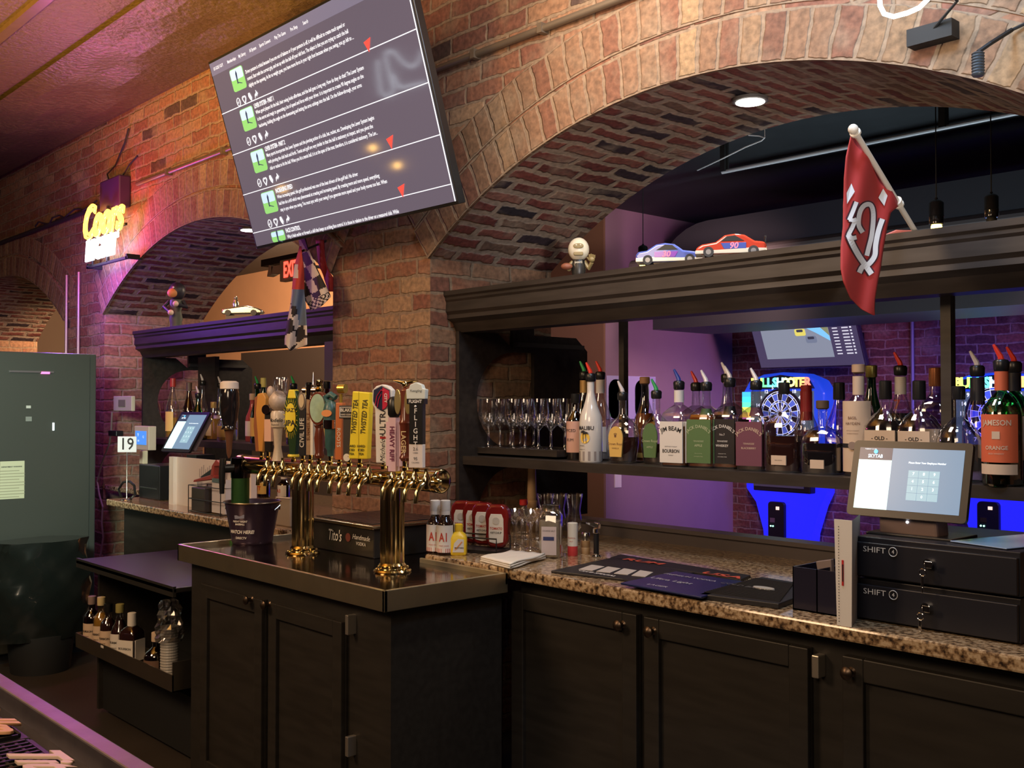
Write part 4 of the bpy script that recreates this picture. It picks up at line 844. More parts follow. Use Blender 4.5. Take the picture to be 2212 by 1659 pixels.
# ---- wine glasses
def stem_glass(loc, H, r, name='wine_glass', lab='', cat='wine glass', group=None, coupe=False):
    t = thing(name, lab, cat, loc, 0, group); mb = MB()
    if coupe: prof = [(r*.55, 0), (r*.5, .003), (.006, .012), (.005, H*.55), (.010, H*.62), (.012, H*.68), (r*.55, H*.74), (r*.95, H*.84), (r, H), (r*.97, H), (r*.5, H*.76), (.003, H*.70)]
    else: prof = [(r*.85, 0), (r*.8, .003), (.008, .010), (.0045, .02), (.0045, H*.36), (.012, H*.41), (r*.75, H*.50), (r*.98, H*.62), (r, H*.72), (r*.86, H), (r*.84, H), (r*.96, H*.72), (r*.72, H*.52), (.002, H*.43)]
    mb.lathe(prof, 28, cap=False); mb.build('glass', M_clear, t, smooth=True); return t
GG = 'wine glasses on the small side shelf'
first = None
gl = [(1055, 2.905), (1080, 2.955), (1097, 3.03), (1108, 2.93), (1124, 3.07), (1134, 2.94), (1153, 3.07), (1163, 2.94), (1190, 2.95), (1220, 2.95)]
side = ['nearest the scalloped panel, leftmost', 'second glass from the panel', 'behind the second glass', 'third in the front row', 'in the back row before the dark gap', 'fourth in the front row', 'in the middle of the front row', 'in the back row at right', 'second from the right end', 'standing alone at the right end']
for (px, Y), sd in zip(gl, side):
    x = max(A(px, 960, Y=Y).x, -3.335)
    if first is None: first = stem_glass((x, Y, 1.25), .205, .044, lab='clear stemmed wine glass '+sd, group=GG)
    else:
        r_ = first.copy(); COL.objects.link(r_); r_.location = (x, Y, 1.25); r_['label'] = 'clear stemmed wine glass '+sd
        for ch in first.children: c = ch.copy(); COL.objects.link(c); c.parent = r_
# ================================================================== COUNTER ITEMS (right)
def onC(px, py, z=GZ): return A(px, py, Z=z)
for px, py, lab, i in ((940, 1197, 'black steak sauce bottle with white cap, left one at counter end', 0), (962, 1200, 'brown steak sauce bottle with white cap and red letter label', 1)):
    p = onC(px, py-2); zt = A(px, 1080, Y=p.y).z
    B(px, p.y, 0, 'round', .062, ('cap', M_wplas), lab, mat('sauce_glass', (.02, .008, .006), .08, coat=.5), None, .5, [(.06, .60, 1.2, Lwhite, 'rect', [('A1', .042, dict(v=.55, bold=.02, sx=.7)), ('STEAK SAUCE', .006, dict(v=.25))], Ired), (.06, .14, 1.21, Ired), (.80, .92, 1.4, Lwhite)], 'condiments on the right granite counter', loc=(p.x, p.y, GZ), H=zt-GZ, rz=.7)
p = onC(991, 1198); t = thing('mustard_bottle', 'small yellow plastic mustard bottle before the ketchup', 'mustard bottle', p, .8); h = A(991, 1131, Y=p.y).z-GZ; M_mus = mat('mustard_yellow', (.88, .60, .03), .35)
MB().lathe([(.026, 0, .5), (.029, .004, .5), (.029, h*.55, .5), (.024, h*.66, .3), (.015, h*.74, 0), (.014, h*.78, 0)], 24).build('body', M_mus, t, smooth=True)
MB().lathe([(.0145, h*.76), (.0155, h*.78), (.0145, h*.97), (.010, h)], 20).build('cap', M_mus, t, smooth=True)
lb = MB().prism([(-.019, .012), (.020, .012), (.020, h*.52), (.0, h*.54), (-.014, h*.40)], -.0302, -.028).build('label', Lwhite, t)
MB().prism([(-.012, h*.20), (-.008, h*.18), (.016, h*.44), (.012, h*.46)], -.0312, -.030).build('hot_dog_picture', mat('bun_orange', (.70, .30, .10), .5), lb)
letter(lb, [('MUSTARD', .007, .004, -.0312, h*.25, dict(bold=.02))], M_ink)
# ketchup bottles upside down in a rack
M_ket = mat('ketchup_red', (.19, .012, .010), .16, coat=.4)
rk = thing('condiment_rack', 'black low rack holding the upturned ketchup bottles', 'rack', onC(1040, 1192), .35)
MB().box(-.17, .085, -.045, .06, 0, .012).build('base', M_black, rk); mb = MB()
for y in (-.045, .06): mb.tube([(-.17, y, .01), (-.17, y, .055), (.085, y, .055), (.085, y, .01)], .003, 6)
mb.build('rails', M_black, rk)
def ketchup(px, py, lab, rz=.55):
    p = onC(px, py); t = thing('ketchup_bottle', lab, 'ketchup bottle', (p.x, p.y, GZ+.0125), rz, 'ketchup bottles in the rack')
    h = .155; o = [(-.022, .0), (.022, 0), (.036, .012), (.043, .035), (.040, .055), (.041, .085), (.044, .11), (.040, .135), (.024, h), (-.024, h), (-.040, .135), (-.044, .11), (-.041, .085), (-.040, .055), (-.043, .035), (-.036, .012)]
    MB().prism(o, -.024, .024).build('body', M_ket, t, bevel=.010, smooth=True)
    poly = [(-.026, .022), (0, .016), (.026, .022), (.028, .05), (.027, .105), (.020, .122), (-.020, .122), (-.027, .105), (-.028, .05)]
    lb = MB().prism(poly, -.0255, -.0235).build('label', mat('label_offwhite', (.76, .70, .58), .5), t, bevel=.001)
    letter(lb, [('TOMATO', .0130, 0, -.0262, .070, dict(bold=.02, sx=.85))], Ired); letter(lb, [('KETCHUP', .0095, 0, -.0262, .055, dict(bold=.02))], M_ink)
    MB().lathe([(.013, -.001), (.013, .001)], 20, ROT(PI/2, 0, 0, (0, -.026, .098))).build('tomato_seal', mat('seal_grey', (.55, .50, .42), .5), lb)
    return t
ketchup(1076, 1190, 'red ketchup squeeze bottle with full label showing, front right of the rack')
ketchup(1046, 1184, 'red ketchup bottle second from the right in the rack')
ketchup(1026, 1180, 'red ketchup bottle wedged in the middle of the rack')
ketchup(1000, 1178, 'red ketchup bottle at the left end of the rack behind the mustard')
# cloth napkin
p = onC(1105, 1212); t = thing('folded_napkins', 'white folded paper napkins lying on the granite edge', 'napkins', p, .0)
mb = MB(); nx, ny = 14, 8; ca = [onC(a, b)-p for a, b in ((1037, 1213), (1101, 1232), (1178, 1209), (1105, 1199))]
def bil(u, v): return (ca[0]*(1-u)+ca[1]*u)*(1-v)+(ca[3]*(1-u)+ca[2]*u)*v
for L_, dz in enumerate((.003, .009, .015)):
    vs = []
    for j in range(ny+1):
        for i in range(nx+1):
            q = bil(i/nx, j/ny); vs.append((q.x+.003*math.sin(j+L_), q.y, dz+.002*math.sin(i*1.3+L_)*math.sin(j*.9)+.004*(i/nx)))
    mb.add(vs, [(j*(nx+1)+i, j*(nx+1)+i+1, (j+1)*(nx+1)+i+1, (j+1)*(nx+1)+i) for j in range(ny) for i in range(nx)])
o = mb.build('napkin_stack', mat('napkin_white', (.80, .76, .66), .8), t, smooth=True); sm = o.modifiers.new('s', 'SOLIDIFY'); sm.thickness = .005; sm.offset = 0
# salt jar
p = onC(1190, 1203); t = thing('seasoning_jar', 'square clear jar of tan seasoning with silver lid', 'jar', p, .62); h = A(1190, 1090, Y=p.y).z-GZ
MB().lathe([(.036, 0, .8), (.038, .004, .8), (.038, h*.80, .8), (.030, h*.88, .4), (.027, h*.90, 0)], 28, cap=False).build('glass', M_clear, t, smooth=True)
MB().lathe([(.034, .004, .8), (.036, .01, .8), (.036, h*.70, .8)], 28).build('seasoning', mat('tan_powder', (.36, .29, .19), .8, noise=.3, nscale=60), t, smooth=True)
MB().lathe([(.030, h*.88), (.031, h*.89), (.031, h*.99), (.027, h)], 28).build('lid', M_steel, t, smooth=True)
lb = MB().box(-.026, .026, -.0395, -.038, .012, h*.60).build('label', mat('label_blush', (.60, .50, .47), .5), t); letter(lb, [('COARSE SALT', .007, 0, -.0402, h*.52)], M_ink); MB().box(-.020, .018, -.0403, -.0396, h*.34, h*.41).build('blue_band', mat('navy_print', (.03, .04, .13), .5), lb)
# red/white shaker, wood grinder, opener
p = onC(1237, 1200); t = thing('spice_tin', 'cream and red cylindrical spice container', 'spice container', p, .5); h = A(1237, 1130, Y=p.y).z-GZ
MB().lathe([(.017, 0), (.018, .002), (.018, h*.3)], 24).build('red_base', mat('bright_red', (.62, .05, .05), .4), t, smooth=True); MB().lathe([(.018, h*.3), (.018, h), (.015, h+.002)], 24).build('cream_body', mat('label_offwhite', (.76, .70, .58), .5), t, smooth=True)
letter(t, [('TROPICAL', .007, 0, 0, h*.55, dict(wrap=.0185)), ('SALT', .006, 0, 0, h*.45, dict(wrap=.0185))], Ired)
p = onC(1265, 1196); t = thing('wooden_shaker', 'small wooden shaker with steel top', 'shaker', p); h = A(1265, 1150, Y=p.y).z-GZ
MB().lathe([(.0155, 0), (.016, .002), (.016, h*.3), (.0155, h*.31), (.016, h*.32), (.016, h*.62)], 24).build('wood_body', mat('light_wood', (.42, .26, .12), .45, noise=.2, nscale=50), t, smooth=True); MB().lathe([(.014, h*.62), (.0145, h*.65), (.0145, h*.95), (.012, h)], 24).build('steel_cap', M_steel, t, smooth=True)
p = onC(1288, 1203); t = thing('wine_opener', 'chrome and black lever tool standing on the counter', 'lever opener', p); h = A(1288, 1130, Y=p.y).z-GZ
MB().lathe([(.018, 0), (.018, .003), (.011, .008), (.011, .012)], 20).build('foot', M_chrome, t, smooth=True); MB().lathe([(.0095, .012), (.0095, h*.7)], 20).build('shaft', M_black, t, smooth=True)
mb = MB(); mb.cyl((0, 0, h*.7), (0, 0, h*.85), .012); mb.prism([(-.045, h*.95), (.015, h*.84), (.018, h), (-.01, h*1.02), (-.044, h)], -.006, .006); mb.build('lever', M_chrome, t, bevel=.002)
# wooden pepper mill tall behind
p = A(1147, 1150, Y=3.0); t = thing('pepper_mill', 'long turned light-wood pepper mill standing by the brick opening', 'pepper mill', (A(1149, 1000, Y=2.98).x, 2.98, GZ)); zt = A(1149, 993, Y=2.98).z-GZ
MB().lathe([(.022, 0), (.024, .004), (.022, zt*.3), (.019, zt*.33), (.023, zt*.36), (.023, zt*.42), (.018, zt*.44), (.020, zt*.47), (.015, zt), (.012, zt+.002)], 24).build('mill_body', mat('blond_wood', (.46, .30, .16), .45, noise=.15, nscale=40), t, smooth=True)
# glasses beside the ketchup (coupes) and hurricanes
for i, (px, Y, lab) in enumerate(((1112, 2.62, 'left of the rimmed group'), (1128, 2.78, 'at the back of the group, under the red stopper'), (1146, 2.60, 'front one with tall stem showing'), (1160, 2.80, 'behind the seasoning jar'))):
    stem_glass((A(px, 1150, Y=Y).x, Y, GZ), A(px, 1100, Y=Y).z-GZ, .045, 'margarita_glass', 'clear wide-rimmed stemmed glass '+lab, 'cocktail glass', 'wide glasses beside the ketchup', True)
for i, (px, Y, lab) in enumerate(((1178, 2.86, 'left of three'), (1206, 2.92, 'middle of three'), (1240, 2.88, 'right of three'))):
    t = thing('hurricane_glass', 'tall flared clear glass by the dark panel, '+lab, 'glass', (A(px, 1100, Y=Y).x, Y, GZ), 0, 'tall flared glasses behind the seasoning jar'); h = A(px, 1066, Y=Y).z-GZ
    MB().lathe([(.028, 0), (.028, .004), (.008, .012), (.012, .03), (.028, h*.3), (.030, h*.45), (.024, h*.65), (.034, h), (.032, h), (.022, h*.65), (.027, h*.45), (.024, h*.3), (.004, .035)], 24, cap=False).build('glass', M_clear, t, smooth=True)
p_ = (A(1131, 1090, Y=2.9).x, 2.9, GZ); zt = A(1131, 1079, Y=2.9).z-GZ
t = thing('stoppered_bottle', 'clear bottle with red stopper behind the ketchup', 'bottle', p_); MB().lathe([(.03, 0), (.032, .005), (.032, zt*.55), (.012, zt*.75), (.012, zt*.85)], 24).build('glass', M_clear, t, smooth=True); MB().lathe([(.014, zt*.83), (.017, zt*.86), (.016, zt)], 20).build('stopper', M_red, t, smooth=True)
# ---- bar mats
def mat_quad(name, pts, lab, m, th=.008, zb=GZ):
    P = [onC(a, b, zb) for a, b in pts]; c = sum(P, Vector())/len(P); t = thing(name, lab, 'bar mat', (c.x, c.y, zb))
    q = [(v.x-c.x, v.y-c.y) for v in P]; k = len(q); mb = MB(); vs = [(x, y, .0) for x, y in q]+[(x, y, th) for x, y in q]
    mb.add(vs, [tuple(range(k-1, -1, -1)), tuple(range(k, 2*k))]+[(i, (i+1) % k, (i+1) % k+k, i+k) for i in range(k)])
    mb.build('rubber_sheet', m, t, bevel=.002)
    return t, P, c
t, P, c = mat_quad('bar_mat', [(1190, 1238), (1345, 1256), (1400, 1268), (1500, 1242), (1340, 1211), (1318, 1210)], 'black rubber bar mat with white block lettering and ridges, left one', M_rub)
for i in range(4):
    q = [onC(a, b)-c for a, b in ((1250+i*38, 1236+i*4.5), (1280+i*38, 1239+i*4.5), (1306+i*35, 1230+i*4.2), (1278+i*35, 1226+i*4))]
    MB().add([(v.x, v.y, .0095) for v in q]+[(v.x, v.y, .007) for v in q], [(0, 1, 2, 3), (0, 4, 5, 1), (1, 5, 6, 2), (2, 6, 7, 3), (3, 7, 4, 0)]).build('raised_block', mat('grey_rubber', (.50, .45, .40), .6), t)
q = onC(1290, 1245)-c; mb = MB(); text(mb, 'CLUB SPECIAL', .022, ROT(-PI/2, 0, 0, (q.x, q.y, .0095)), bold=.02, sx=1.1); mb.build('lettering', M_white, t)
t, P, c = mat_quad('bar_mat', [(1318, 1209), (1600, 1258), (1622, 1248), (1340, 1202)], 'narrow dark bar runner with red lettering at the rear', M_rub)
for (a, b, s_) in ((1390, 1219, 'RUM'), (1560, 1249, 'USA')):
    q = onC(a, b)-c; mb = MB(); text(mb, s_, .05, ROT(-PI/2, 0, 0, (q.x, q.y, .0095)), bold=.03, sx=1.6); mb.build('lettering', mat('mat_red', (.55, .09, .05), .5), t)
t, P, c = mat_quad('bar_mat', [(1340, 1263), (1515, 1294), (1620, 1262), (1460, 1238)], 'glossy navy blue bar mat with silver script, middle one', mat('navy_mat', (.012, .018, .075), .25), .006, GZ+.0085)
for (a, b, s_, sz) in ((1490, 1252, 'PREMIUM VODKA', .022), (1450, 1259, 'Ultra Light', .032), (1420, 1270, 'LAGER', .022)):
    q = onC(a, b, GZ+.0085)-c; mb = MB(); text(mb, s_, sz, ROT(-PI/2, 0, 0, (q.x, q.y, .0068)), bold=.01, sx=1.1); mb.build('lettering', mat('silver_print', (.42, .40, .42), .4), t)
t, P, c = mat_quad('bar_mat', [(1510, 1294), (1682, 1316), (1718, 1302), (1718, 1268), (1645, 1256)], 'thick black bar mat with embossed emblem and oval badge, right one', M_rub, .014, GZ+.0005)
mb = MB()
for k in range(26):
    a = P[0].lerp(P[4], .08+.84*k/26)-c; b_ = P[1].lerp(P[3], .08+.84*k/26)-c
    mb.box(-.0012, .0012, 0, (b_-a).length, .014, .0165, Matrix.Translation((a.x, a.y, 0)) @ Matrix.Rotation(math.atan2(b_.y-a.y, b_.x-a.x)-PI/2, 4, 'Z'))
mb.build('ridges', M_rub, t)
q = onC(1650, 1284)-c; MB().lathe([(.035, .014), (.033, .019)], 24, Matrix.Translation((q.x, q.y, 0)), ry=.45).build('oval_badge', mat('badge_grey', (.45, .42, .36), .4), t)
q = onC(1608, 1280)-c; mb = MB(); text(mb, 'COLD BREW', .028, ROT(-PI/2, 0, 0, (q.x, q.y, .0175)), bold=.02); mb.build('lettering', mat('dark_emboss', (.09, .08, .07), .4), t)
# ---- black caddy with scoop
c = onC(1765, 1325); t = thing('bar_caddy', 'smoked plastic bar caddy between the mat and the cash drawers', 'caddy', (c.x, c.y, GZ), .0)
mb = MB(); w, d, h = .07, .20, .11
mb.box(-w, w, 0, d, 0, .004); mb.box(-w, -w+.003, 0, d, 0, h); mb.box(w-.003, w, 0, d, 0, h); mb.box(-w, w, 0, .003, 0, h); mb.box(-w, w, d-.003, d, 0, h); mb.box(-.002, .002, 0, d, 0, h)
mb.build('tray', mat('smoke_black', (.02, .018, .03), .15), t)
mb = MB(); mb.prism([(-.020, .02), (.0, .015), (.010, .05), (.004, .13), (-.04, .12)], .06, .075); mb.build('paper_holder', mat('brown_grey_card', (.22, .16, .13), .6), t, bevel=.002)
sc = thing('ice_scoop', 'dark plastic scoop leaning in the caddy', 'scoop', (c.x+.02, c.y+.12, GZ+.005)); mb = MB(); mb.tube([(0, 0, 0), (.0, -.01, .07), (.01, -.02, .14)], [.008, .009, .012], 8); mb.sph((.015, -.02, .165), .028, 14, (.8, .5, 1.2)); mb.build('scoop_body', mat('grape_black', (.03, .02, .05), .3), sc, smooth=True)
# ---- booklet stand
t = thing('menu_booklet', 'white booklet with red pencil mark standing beside the cash drawers', 'booklet', (onC(1808, 1350).x, onC(1808, 1350).y, GZ))
zt = A(1800, 1121, Y=t.location.y).z-GZ
MB().prism([(0, 0), (.038, 0), (.041, zt), (-.006, zt)], 0, .002).build('front_cover', M_white, t); MB().add([(.037, .002, 0), (.040, .002, zt), (-.022, .15, zt), (-.024, .15, 0)], [(0, 1, 2, 3), (3, 2, 1, 0)]).build('side_sheet', mat('warm_sheet', (.62, .52, .44), .6), t)
mb = MB()
for i in range(34): mb.sph((.006, -.001, zt*(.04+.92*i/34)), .0011, 6)
mb.build('punched_holes', M_ink, t); MB().box(.014, .019, -.0015, 0, zt*.38, zt*.62).build('pencil_print', M_red, t); MB().box(.0155, .0182, -.0025, -.001, zt*.42, zt*.58).build('pencil_shadow', M_ink, t)
# ---- cash drawers
DX0, DX1, DY = -1.333, -.940, 2.350
M_draw = mat('drawer_black', (.014, .014, .020), .38)
for k, (z0, lab) in enumerate(((GZ, 'lower black cash drawer with hanging key, resting on the granite'), (GZ+.102, 'upper black cash drawer with hanging key, under the tablet'))):
    t = thing('cash_drawer', lab, 'cash drawer', ((DX0+DX1)/2, DY, z0), 0, 'stacked cash drawers'); w = (DX1-DX0)/2; h = .1
    MB().box(-w, w, .012, .40, .002, h).build('housing', M_draw, t, bevel=.002); MB().box(-w+.003, w-.003, 0, .012, .006, h-.012).build('drawer_front', M_draw, t, bevel=.002)
    letter(t, [('SHIFT', .019, -w+.056, -.001, h*.72, dict(sx=1.25))], M_wplas, 'lettering')
    mb = MB(); mb.tube([(-w+.104+.0105*math.cos(a), -.001, h*.72+.0105*math.sin(a)) for a in [2*PI*i/24 for i in range(24)]], .0009, 4, True); text(mb, '4', .013, Matrix.Translation((-w+.104, -.001, h*.72)), bold=.01); mb.build('circled_numeral', M_wplas, t)
    kx = A(2008 if k else 2003, 1247 if k else 1340, Y=DY).x-t.location.x; kz = .055
    mb = MB(); mb.cyl((kx, 0, kz), (kx, -.010, kz), .011); lk = mb.build('lock', M_chrome, t, smooth=True)
    mb = MB(); mb.box(kx+.0, kx+.018, -.026, -.023, kz-.008, kz+.008); mb.cyl((kx, -.008, kz), (kx, -.024, kz), .003); mb.build('key', M_chrome, lk, bevel=.002)
    mb = MB(); mb.tube([(kx-.003+.008*math.cos(a), -.028, kz-.018+.008*math.sin(a)) for a in [2*PI*i/20 for i in range(20)]], .0012, 6, True); mb.build('key_ring', M_chrome, lk, smooth=True)
    mb = MB(); mb.box(kx-.007, kx, -.030, -.028, kz-.052, kz-.026); mb.box(kx-.005, kx-.002, -.030, -.028, kz-.066, kz-.052); mb.build('spare_key', M_chrome, lk, bevel=.001)
sh = thing('plastic_sheet', 'clear blue-lit plastic sheet lying on top of the upper drawer', 'plastic sheet', (-1.02, 2.50, GZ+.2035)); MB().box(-.075, .075, -.11, .20, 0, .003).build('sheet', mat('frosty_sheet', (.30, .42, .62), .12), sh, rot=(0, 0, -.25), bevel=.01)  # blue light on the clear sheet is painted into its colour
# ---- POS tablet
def pos(name, label, BL, BR, TL, scr=1.0):
    """tablet from three corner points"""
    ex = (BR-BL); w = ex.length; ex.normalize(); ez = (TL-BL); h = ez.length; ez.normalize(); ey = ez.cross(ex).normalized()
    M = Matrix((ex, ey, ez)).transposed().to_4x4(); M.translation = BL
    return M, w, h
def rrect(x0, x1, z0, z1, r, n=5):
    P = []
    for cx, cz, a0 in ((x1-r, z0+r, -PI/2), (x1-r, z1-r, 0), (x0+r, z1-r, PI/2), (x0+r, z0+r, PI)):
        for i in range(n+1): a = a0+PI/2*i/n; P.append((cx+r*math.cos(a), cz+r*math.sin(a)))
    return P
def pos_tablet(label, BL, BR, TL, base_loc, detail):
    M, w, h = pos('', '', BL, BR, TL); t = thing('pos_tablet', label, 'point of sale tablet', base_loc); T = Matrix.Translation(-Vector(base_loc)) @ M
    MB().prism(rrect(0, w, 0, h, .010), 0, .012, T).build('casing', M_black, t)
    MB().box(w*.15, w*.95, .010, .045, h*.1, h*.9, T).build('back_shell', mat('rose_grey', (.24, .17, .16), .4), t, bevel=.006)
    b_ = .018; x0, x1, z0, z1 = b_, w-b_, b_, h-b_; xs = x0+(x1-x0)*.33
    sc_ = MB().box(xs, x1, -.001, .0005, z0, z1, T).build('screen', emis('screen_slate', (.125, .19, .27), 1.15), t)
    MB().box(x0, xs, -.0012, .0005, z0, z0+(z1-z0)*.80, T).build('receipt_pane', emis('screen_mint', (.62, .92, .90), 1.0), sc_)
    MB().box(x0, xs, -.0012, .0005, z0+(z1-z0)*.80, z1, T).build('logo_pane', emis('screen_dark', (.035, .045, .08), 1.0), sc_)
    kx0, kx1, kz0, kz1 = xs+(x1-xs)*.26, xs+(x1-xs)*.70, z0+(z1-z0)*.18, z0+(z1-z0)*.66
    mb = MB(); em = emis('screen_key', (.26, .40, .46), 1.0)
    for i in range(3):
        for j in range(4):
            a, b = kx0+(kx1-kx0)*i/3, kz0+(kz1-kz0)*j/4; mb.box(a, a+(kx1-kx0)/3-.001, -.0018, -.001, b, b+(kz1-kz0)/4-.001, T)
    mb.build('keypad', em, sc_)
    ew = emis('screen_white', (.85, .95, 1), 1.2); mb = MB()
    for i in range(3):
        for j, row in enumerate(('789', '456', '123')):
            text(mb, row[i], .010, T @ Matrix.Translation((kx0+(kx1-kx0)*(i+.5)/3, -.0024, kz1-(kz1-kz0)*(j+.5)/4)), bold=.02)
    text(mb, '0', .010, T @ Matrix.Translation(((kx0+kx1)/2, -.0024, kz0+(kz1-kz0)/8))); mb.build('key_numerals', ew, sc_)
    mb = MB(); text(mb, 'Please Enter Your Employee Number', .0062, T @ Matrix.Translation(((kx0+kx1)/2+.005, -.0016, kz1+.018)), bold=.03); mb.build('prompt', ew, sc_)
    mb = MB(); text(mb, 'SKYTAB', .0125, T @ Matrix.Translation(((x0+xs)/2, -.0022, z1-.022)), bold=.02, sx=.9); text(mb, 'TUESDAY 3:12 PM', .004, T @ Matrix.Translation((x0+.03, -.0022, z1-.004))); mb.build('logo_lettering', ew, sc_)
    mb = MB(); c_ = ((x0+xs)/2, z1-.010); mb.lathe([(.0055, -.0005), (.0055, .0005)], 16, T @ ROT(PI/2, 0, 0, (c_[0], -.002, c_[1]))); mb.build('logo_ring', emis('cyan_dot', (.05, .45, 1), 1.2), sc_)
    return t, T, w, h
Ys = 2.42
BL = A(1828, 1110, Y=Ys); BR = A(2086, 1133, Y=Ys); TL = A(1849, 951, Y=Ys+.046); BR.z = BL.z; TL.x = BL.x
t, T, w, h = pos_tablet('point of sale tablet with lit keypad screen on the right cash drawers', BL, BR, TL, ((BL.x+BR.x)/2, 2.47, GZ+.2025), True)
o = t.location
MB().prism([(-.075, .0), (.075, .0), (.070, .075), (-.078, .085)], -.028, .035).build('stand', mat('rose_grey', (.24, .17, .16), .4), t, bevel=.006)
MB().box(-.10, .12, -.05, .09, -.002, .006).build('foot', M_black, t, bevel=.003); MB().sph((.0, -.030, .035), .004, 10).build('logo_badge', emis('pale_glow', (.8, .8, .85), 1), t)
# ================================================================== LEFT COUNTER ITEMS
p = A(262, 1081, Z=GZ); p.y += .03; t = thing('table_number_stand', 'white table number card reading 19 on a thin steel stand', 'table number', p, .8)
zt = A(260, 942, Y=p.y).z-GZ; zb = A(260, 976, Y=p.y).z-GZ
MB().lathe([(.03, 0), (.028, .004), (.005, .008), (.003, .012), (.003, zb)], 16).build('stand', M_steel, t, smooth=True)
MB().box(-.053, .053, -.003, .003, zb, zt).build('card', mat('card_white', (.70, .72, .80), .4), t, bevel=.004); letter(t, [('19', .092, 0, -.0045, (zb+zt)/2, dict(bold=.01, sx=.9))], M_ink)
t = thing('card_printer', 'black receipt printer box left of the white paper holder', 'printer', (A(300, 1000, Y=2.42).x+.12, 2.42, GZ), 0); MB().box(-.12, .15, 0, .20, 0, .19).build('body', M_black, t, bevel=.006); MB().box(-.10, .13, -.004, 0, .06, .065).build('slot', M_steel, t)
t = thing('power_adapter', 'white charger plug standing on the black printer', 'adapter', (A(303, 1020, Y=2.44).x+.02, 2.45, GZ+.19)); MB().box(-.025, .025, -.015, .015, 0, .075).build('plug', mat('warm_plastic', (.60, .48, .34), .5), t, bevel=.003)
BL = A(347, 974, Y=2.45); BR = A(399, 975, Y=2.45); TL = A(366, 908, Y=2.62); w0 = .27; BR = BL+Vector((w0*.72, .18, 0)); TLv = BL+Vector((-.02, .12, .19))
t, T, w, h = pos_tablet('point of sale tablet with lit keypad on the left counter', BL, BL+Vector((.29, .03, 0)), BL+Vector((0, .12, .215)), (BL.x+.15, 2.62, GZ), False)
MB().box(-.13, .13, -.10, .12, 0, .20).build('stand_body', M_black, t, bevel=.01); MB().box(-.06, .06, -.06, .05, .20, .25).build('stand_neck', M_black, t)
# white paper holder
YP = 2.34; p0 = A(349, 1092, Y=YP); p1 = A(513, 1096, Y=YP); zt = A(352, 987, Y=YP).z
t = thing('white_menu_board', 'large white menu sheets standing upright on the left counter', 'menu sheets', ((p0.x+p1.x)/2, YP, GZ)); w = (p1.x-p0.x)/2
MB().prism([(-w, 0), (w*.93, 0), (w*.93, zt-GZ+.0), (-w, zt-GZ)], .06, .064).build('back_sheet', mat('menu_paper', (.74, .70, .68), .6), t); MB().box(w*.80, w, .07, .10, 0, zt-GZ-.01).build('side_sheet', mat('menu_paper2', (.76, .66, .62), .6), t)
MB().box(-w, -w+.05, .04, .06, 0, zt-GZ).build('folded_edge', M_white, t)
mb = MB()
for i in range(12): mb.box(-.10+i*.022, -.094+i*.022, .0575, .0595, (zt-GZ)*.62, (zt-GZ)*(.80+.04*(i % 3)))
mb.build('printed_drawing', mat('grey_print', (.42, .38, .38), .6), t)
# basket with staplers and cup
t = thing('wire_basket', 'black wire desk basket holding papers in front of the menu sheets', 'basket', (A(445, 1100, Y=2.30).x, 2.29, GZ)); mb = MB(); w, d, h = .17, .10, .13
for z in (.004, .065, .13): mb.tube([(-w, 0, z), (w, 0, z), (w, d, z), (-w, d, z)], .0025, 6, True)
for x, y in ((-w, 0), (w, 0), (w, d), (-w, d)): mb.tube([(x, y, 0), (x, y, h)], .0025, 6)
mb.build('wire_frame', M_black, t); MB().box(-w+.01, -.02, .01, d-.01, .004, .12).build('dark_pouch', mat('charcoal_pouch', (.05, .045, .045), .4), t, bevel=.004)
pp = thing('papers', 'white and grey receipts stacked upright in the wire basket', 'papers', (t.location.x+.08, t.location.y+.03, GZ+.008)); MB().box(-.06, .08, 0, .03, 0, .16).build('sheets', mat('pale_sheets', (.62, .60, .64), .6), pp); MB().box(-.05, .08, -.005, .0, .145, .165).build('clip', M_steel, pp)
rs = thing('red_stapler', 'red and black stapler resting across the basket', 'stapler', (t.location.x-.06, t.location.y+.05, GZ+.131)); mb = MB(); mb.prism([(-.13, .01), (.09, .035), (.10, .05), (.085, .06), (-.12, .022)], -.018, .018); mb.build('lower_arm', mat('stapler_red', (.32, .05, .04), .35), rs, bevel=.003)
MB().prism([(-.06, .04), (.06, .085), (.08, .075), (.08, .05), (-.05, .033)], -.014, .014).build('upper_arm', M_black, rs, bevel=.003); MB().prism([(.06, .05), (.075, .10), (.115, .13), (.19, .105), (.10, .098), (.09, .05)], -.02, .02).build('handle', mat('stapler_red', (.32, .05, .04), .35), rs, bevel=.003)
p = A(444, 1100, Z=GZ); t = thing('plastic_cup', 'clear plastic tumbler half full on the left counter', 'cup', (p.x, p.y+.0, GZ)); h = A(446, 1040, Y=p.y).z-GZ
MB().lathe([(.030, 0), (.032, .004), (.044, h), (.042, h), (.030, .006)], 24, cap=False).build('cup_wall', M_clear, t, smooth=True); MB().lathe([(.029, .006), (.034, h*.45)], 24).build('water', mat('cup_water', (.22, .20, .19), .1), t, smooth=True)
p = A(665, 1100, Y=2.40); t = thing('napkin_caddy', 'beige napkin dispenser behind the left brass column', 'napkin dispenser', (A(622, 1110, Y=2.34).x, 2.31, GZ)); MB().prism([(-.055, 0), (.07, 0), (.07, .125), (-.04, .12)], 0, .12).build('body', mat('dispenser_taupe', (.30, .24, .19), .5), t, bevel=.006)
MB().tube([(-.058, -.003, .05), (-.042, -.003, .122), (.07, -.003, .125)], .003, 6).build('rim', mat('cream_trim', (.75, .66, .45), .4), t)
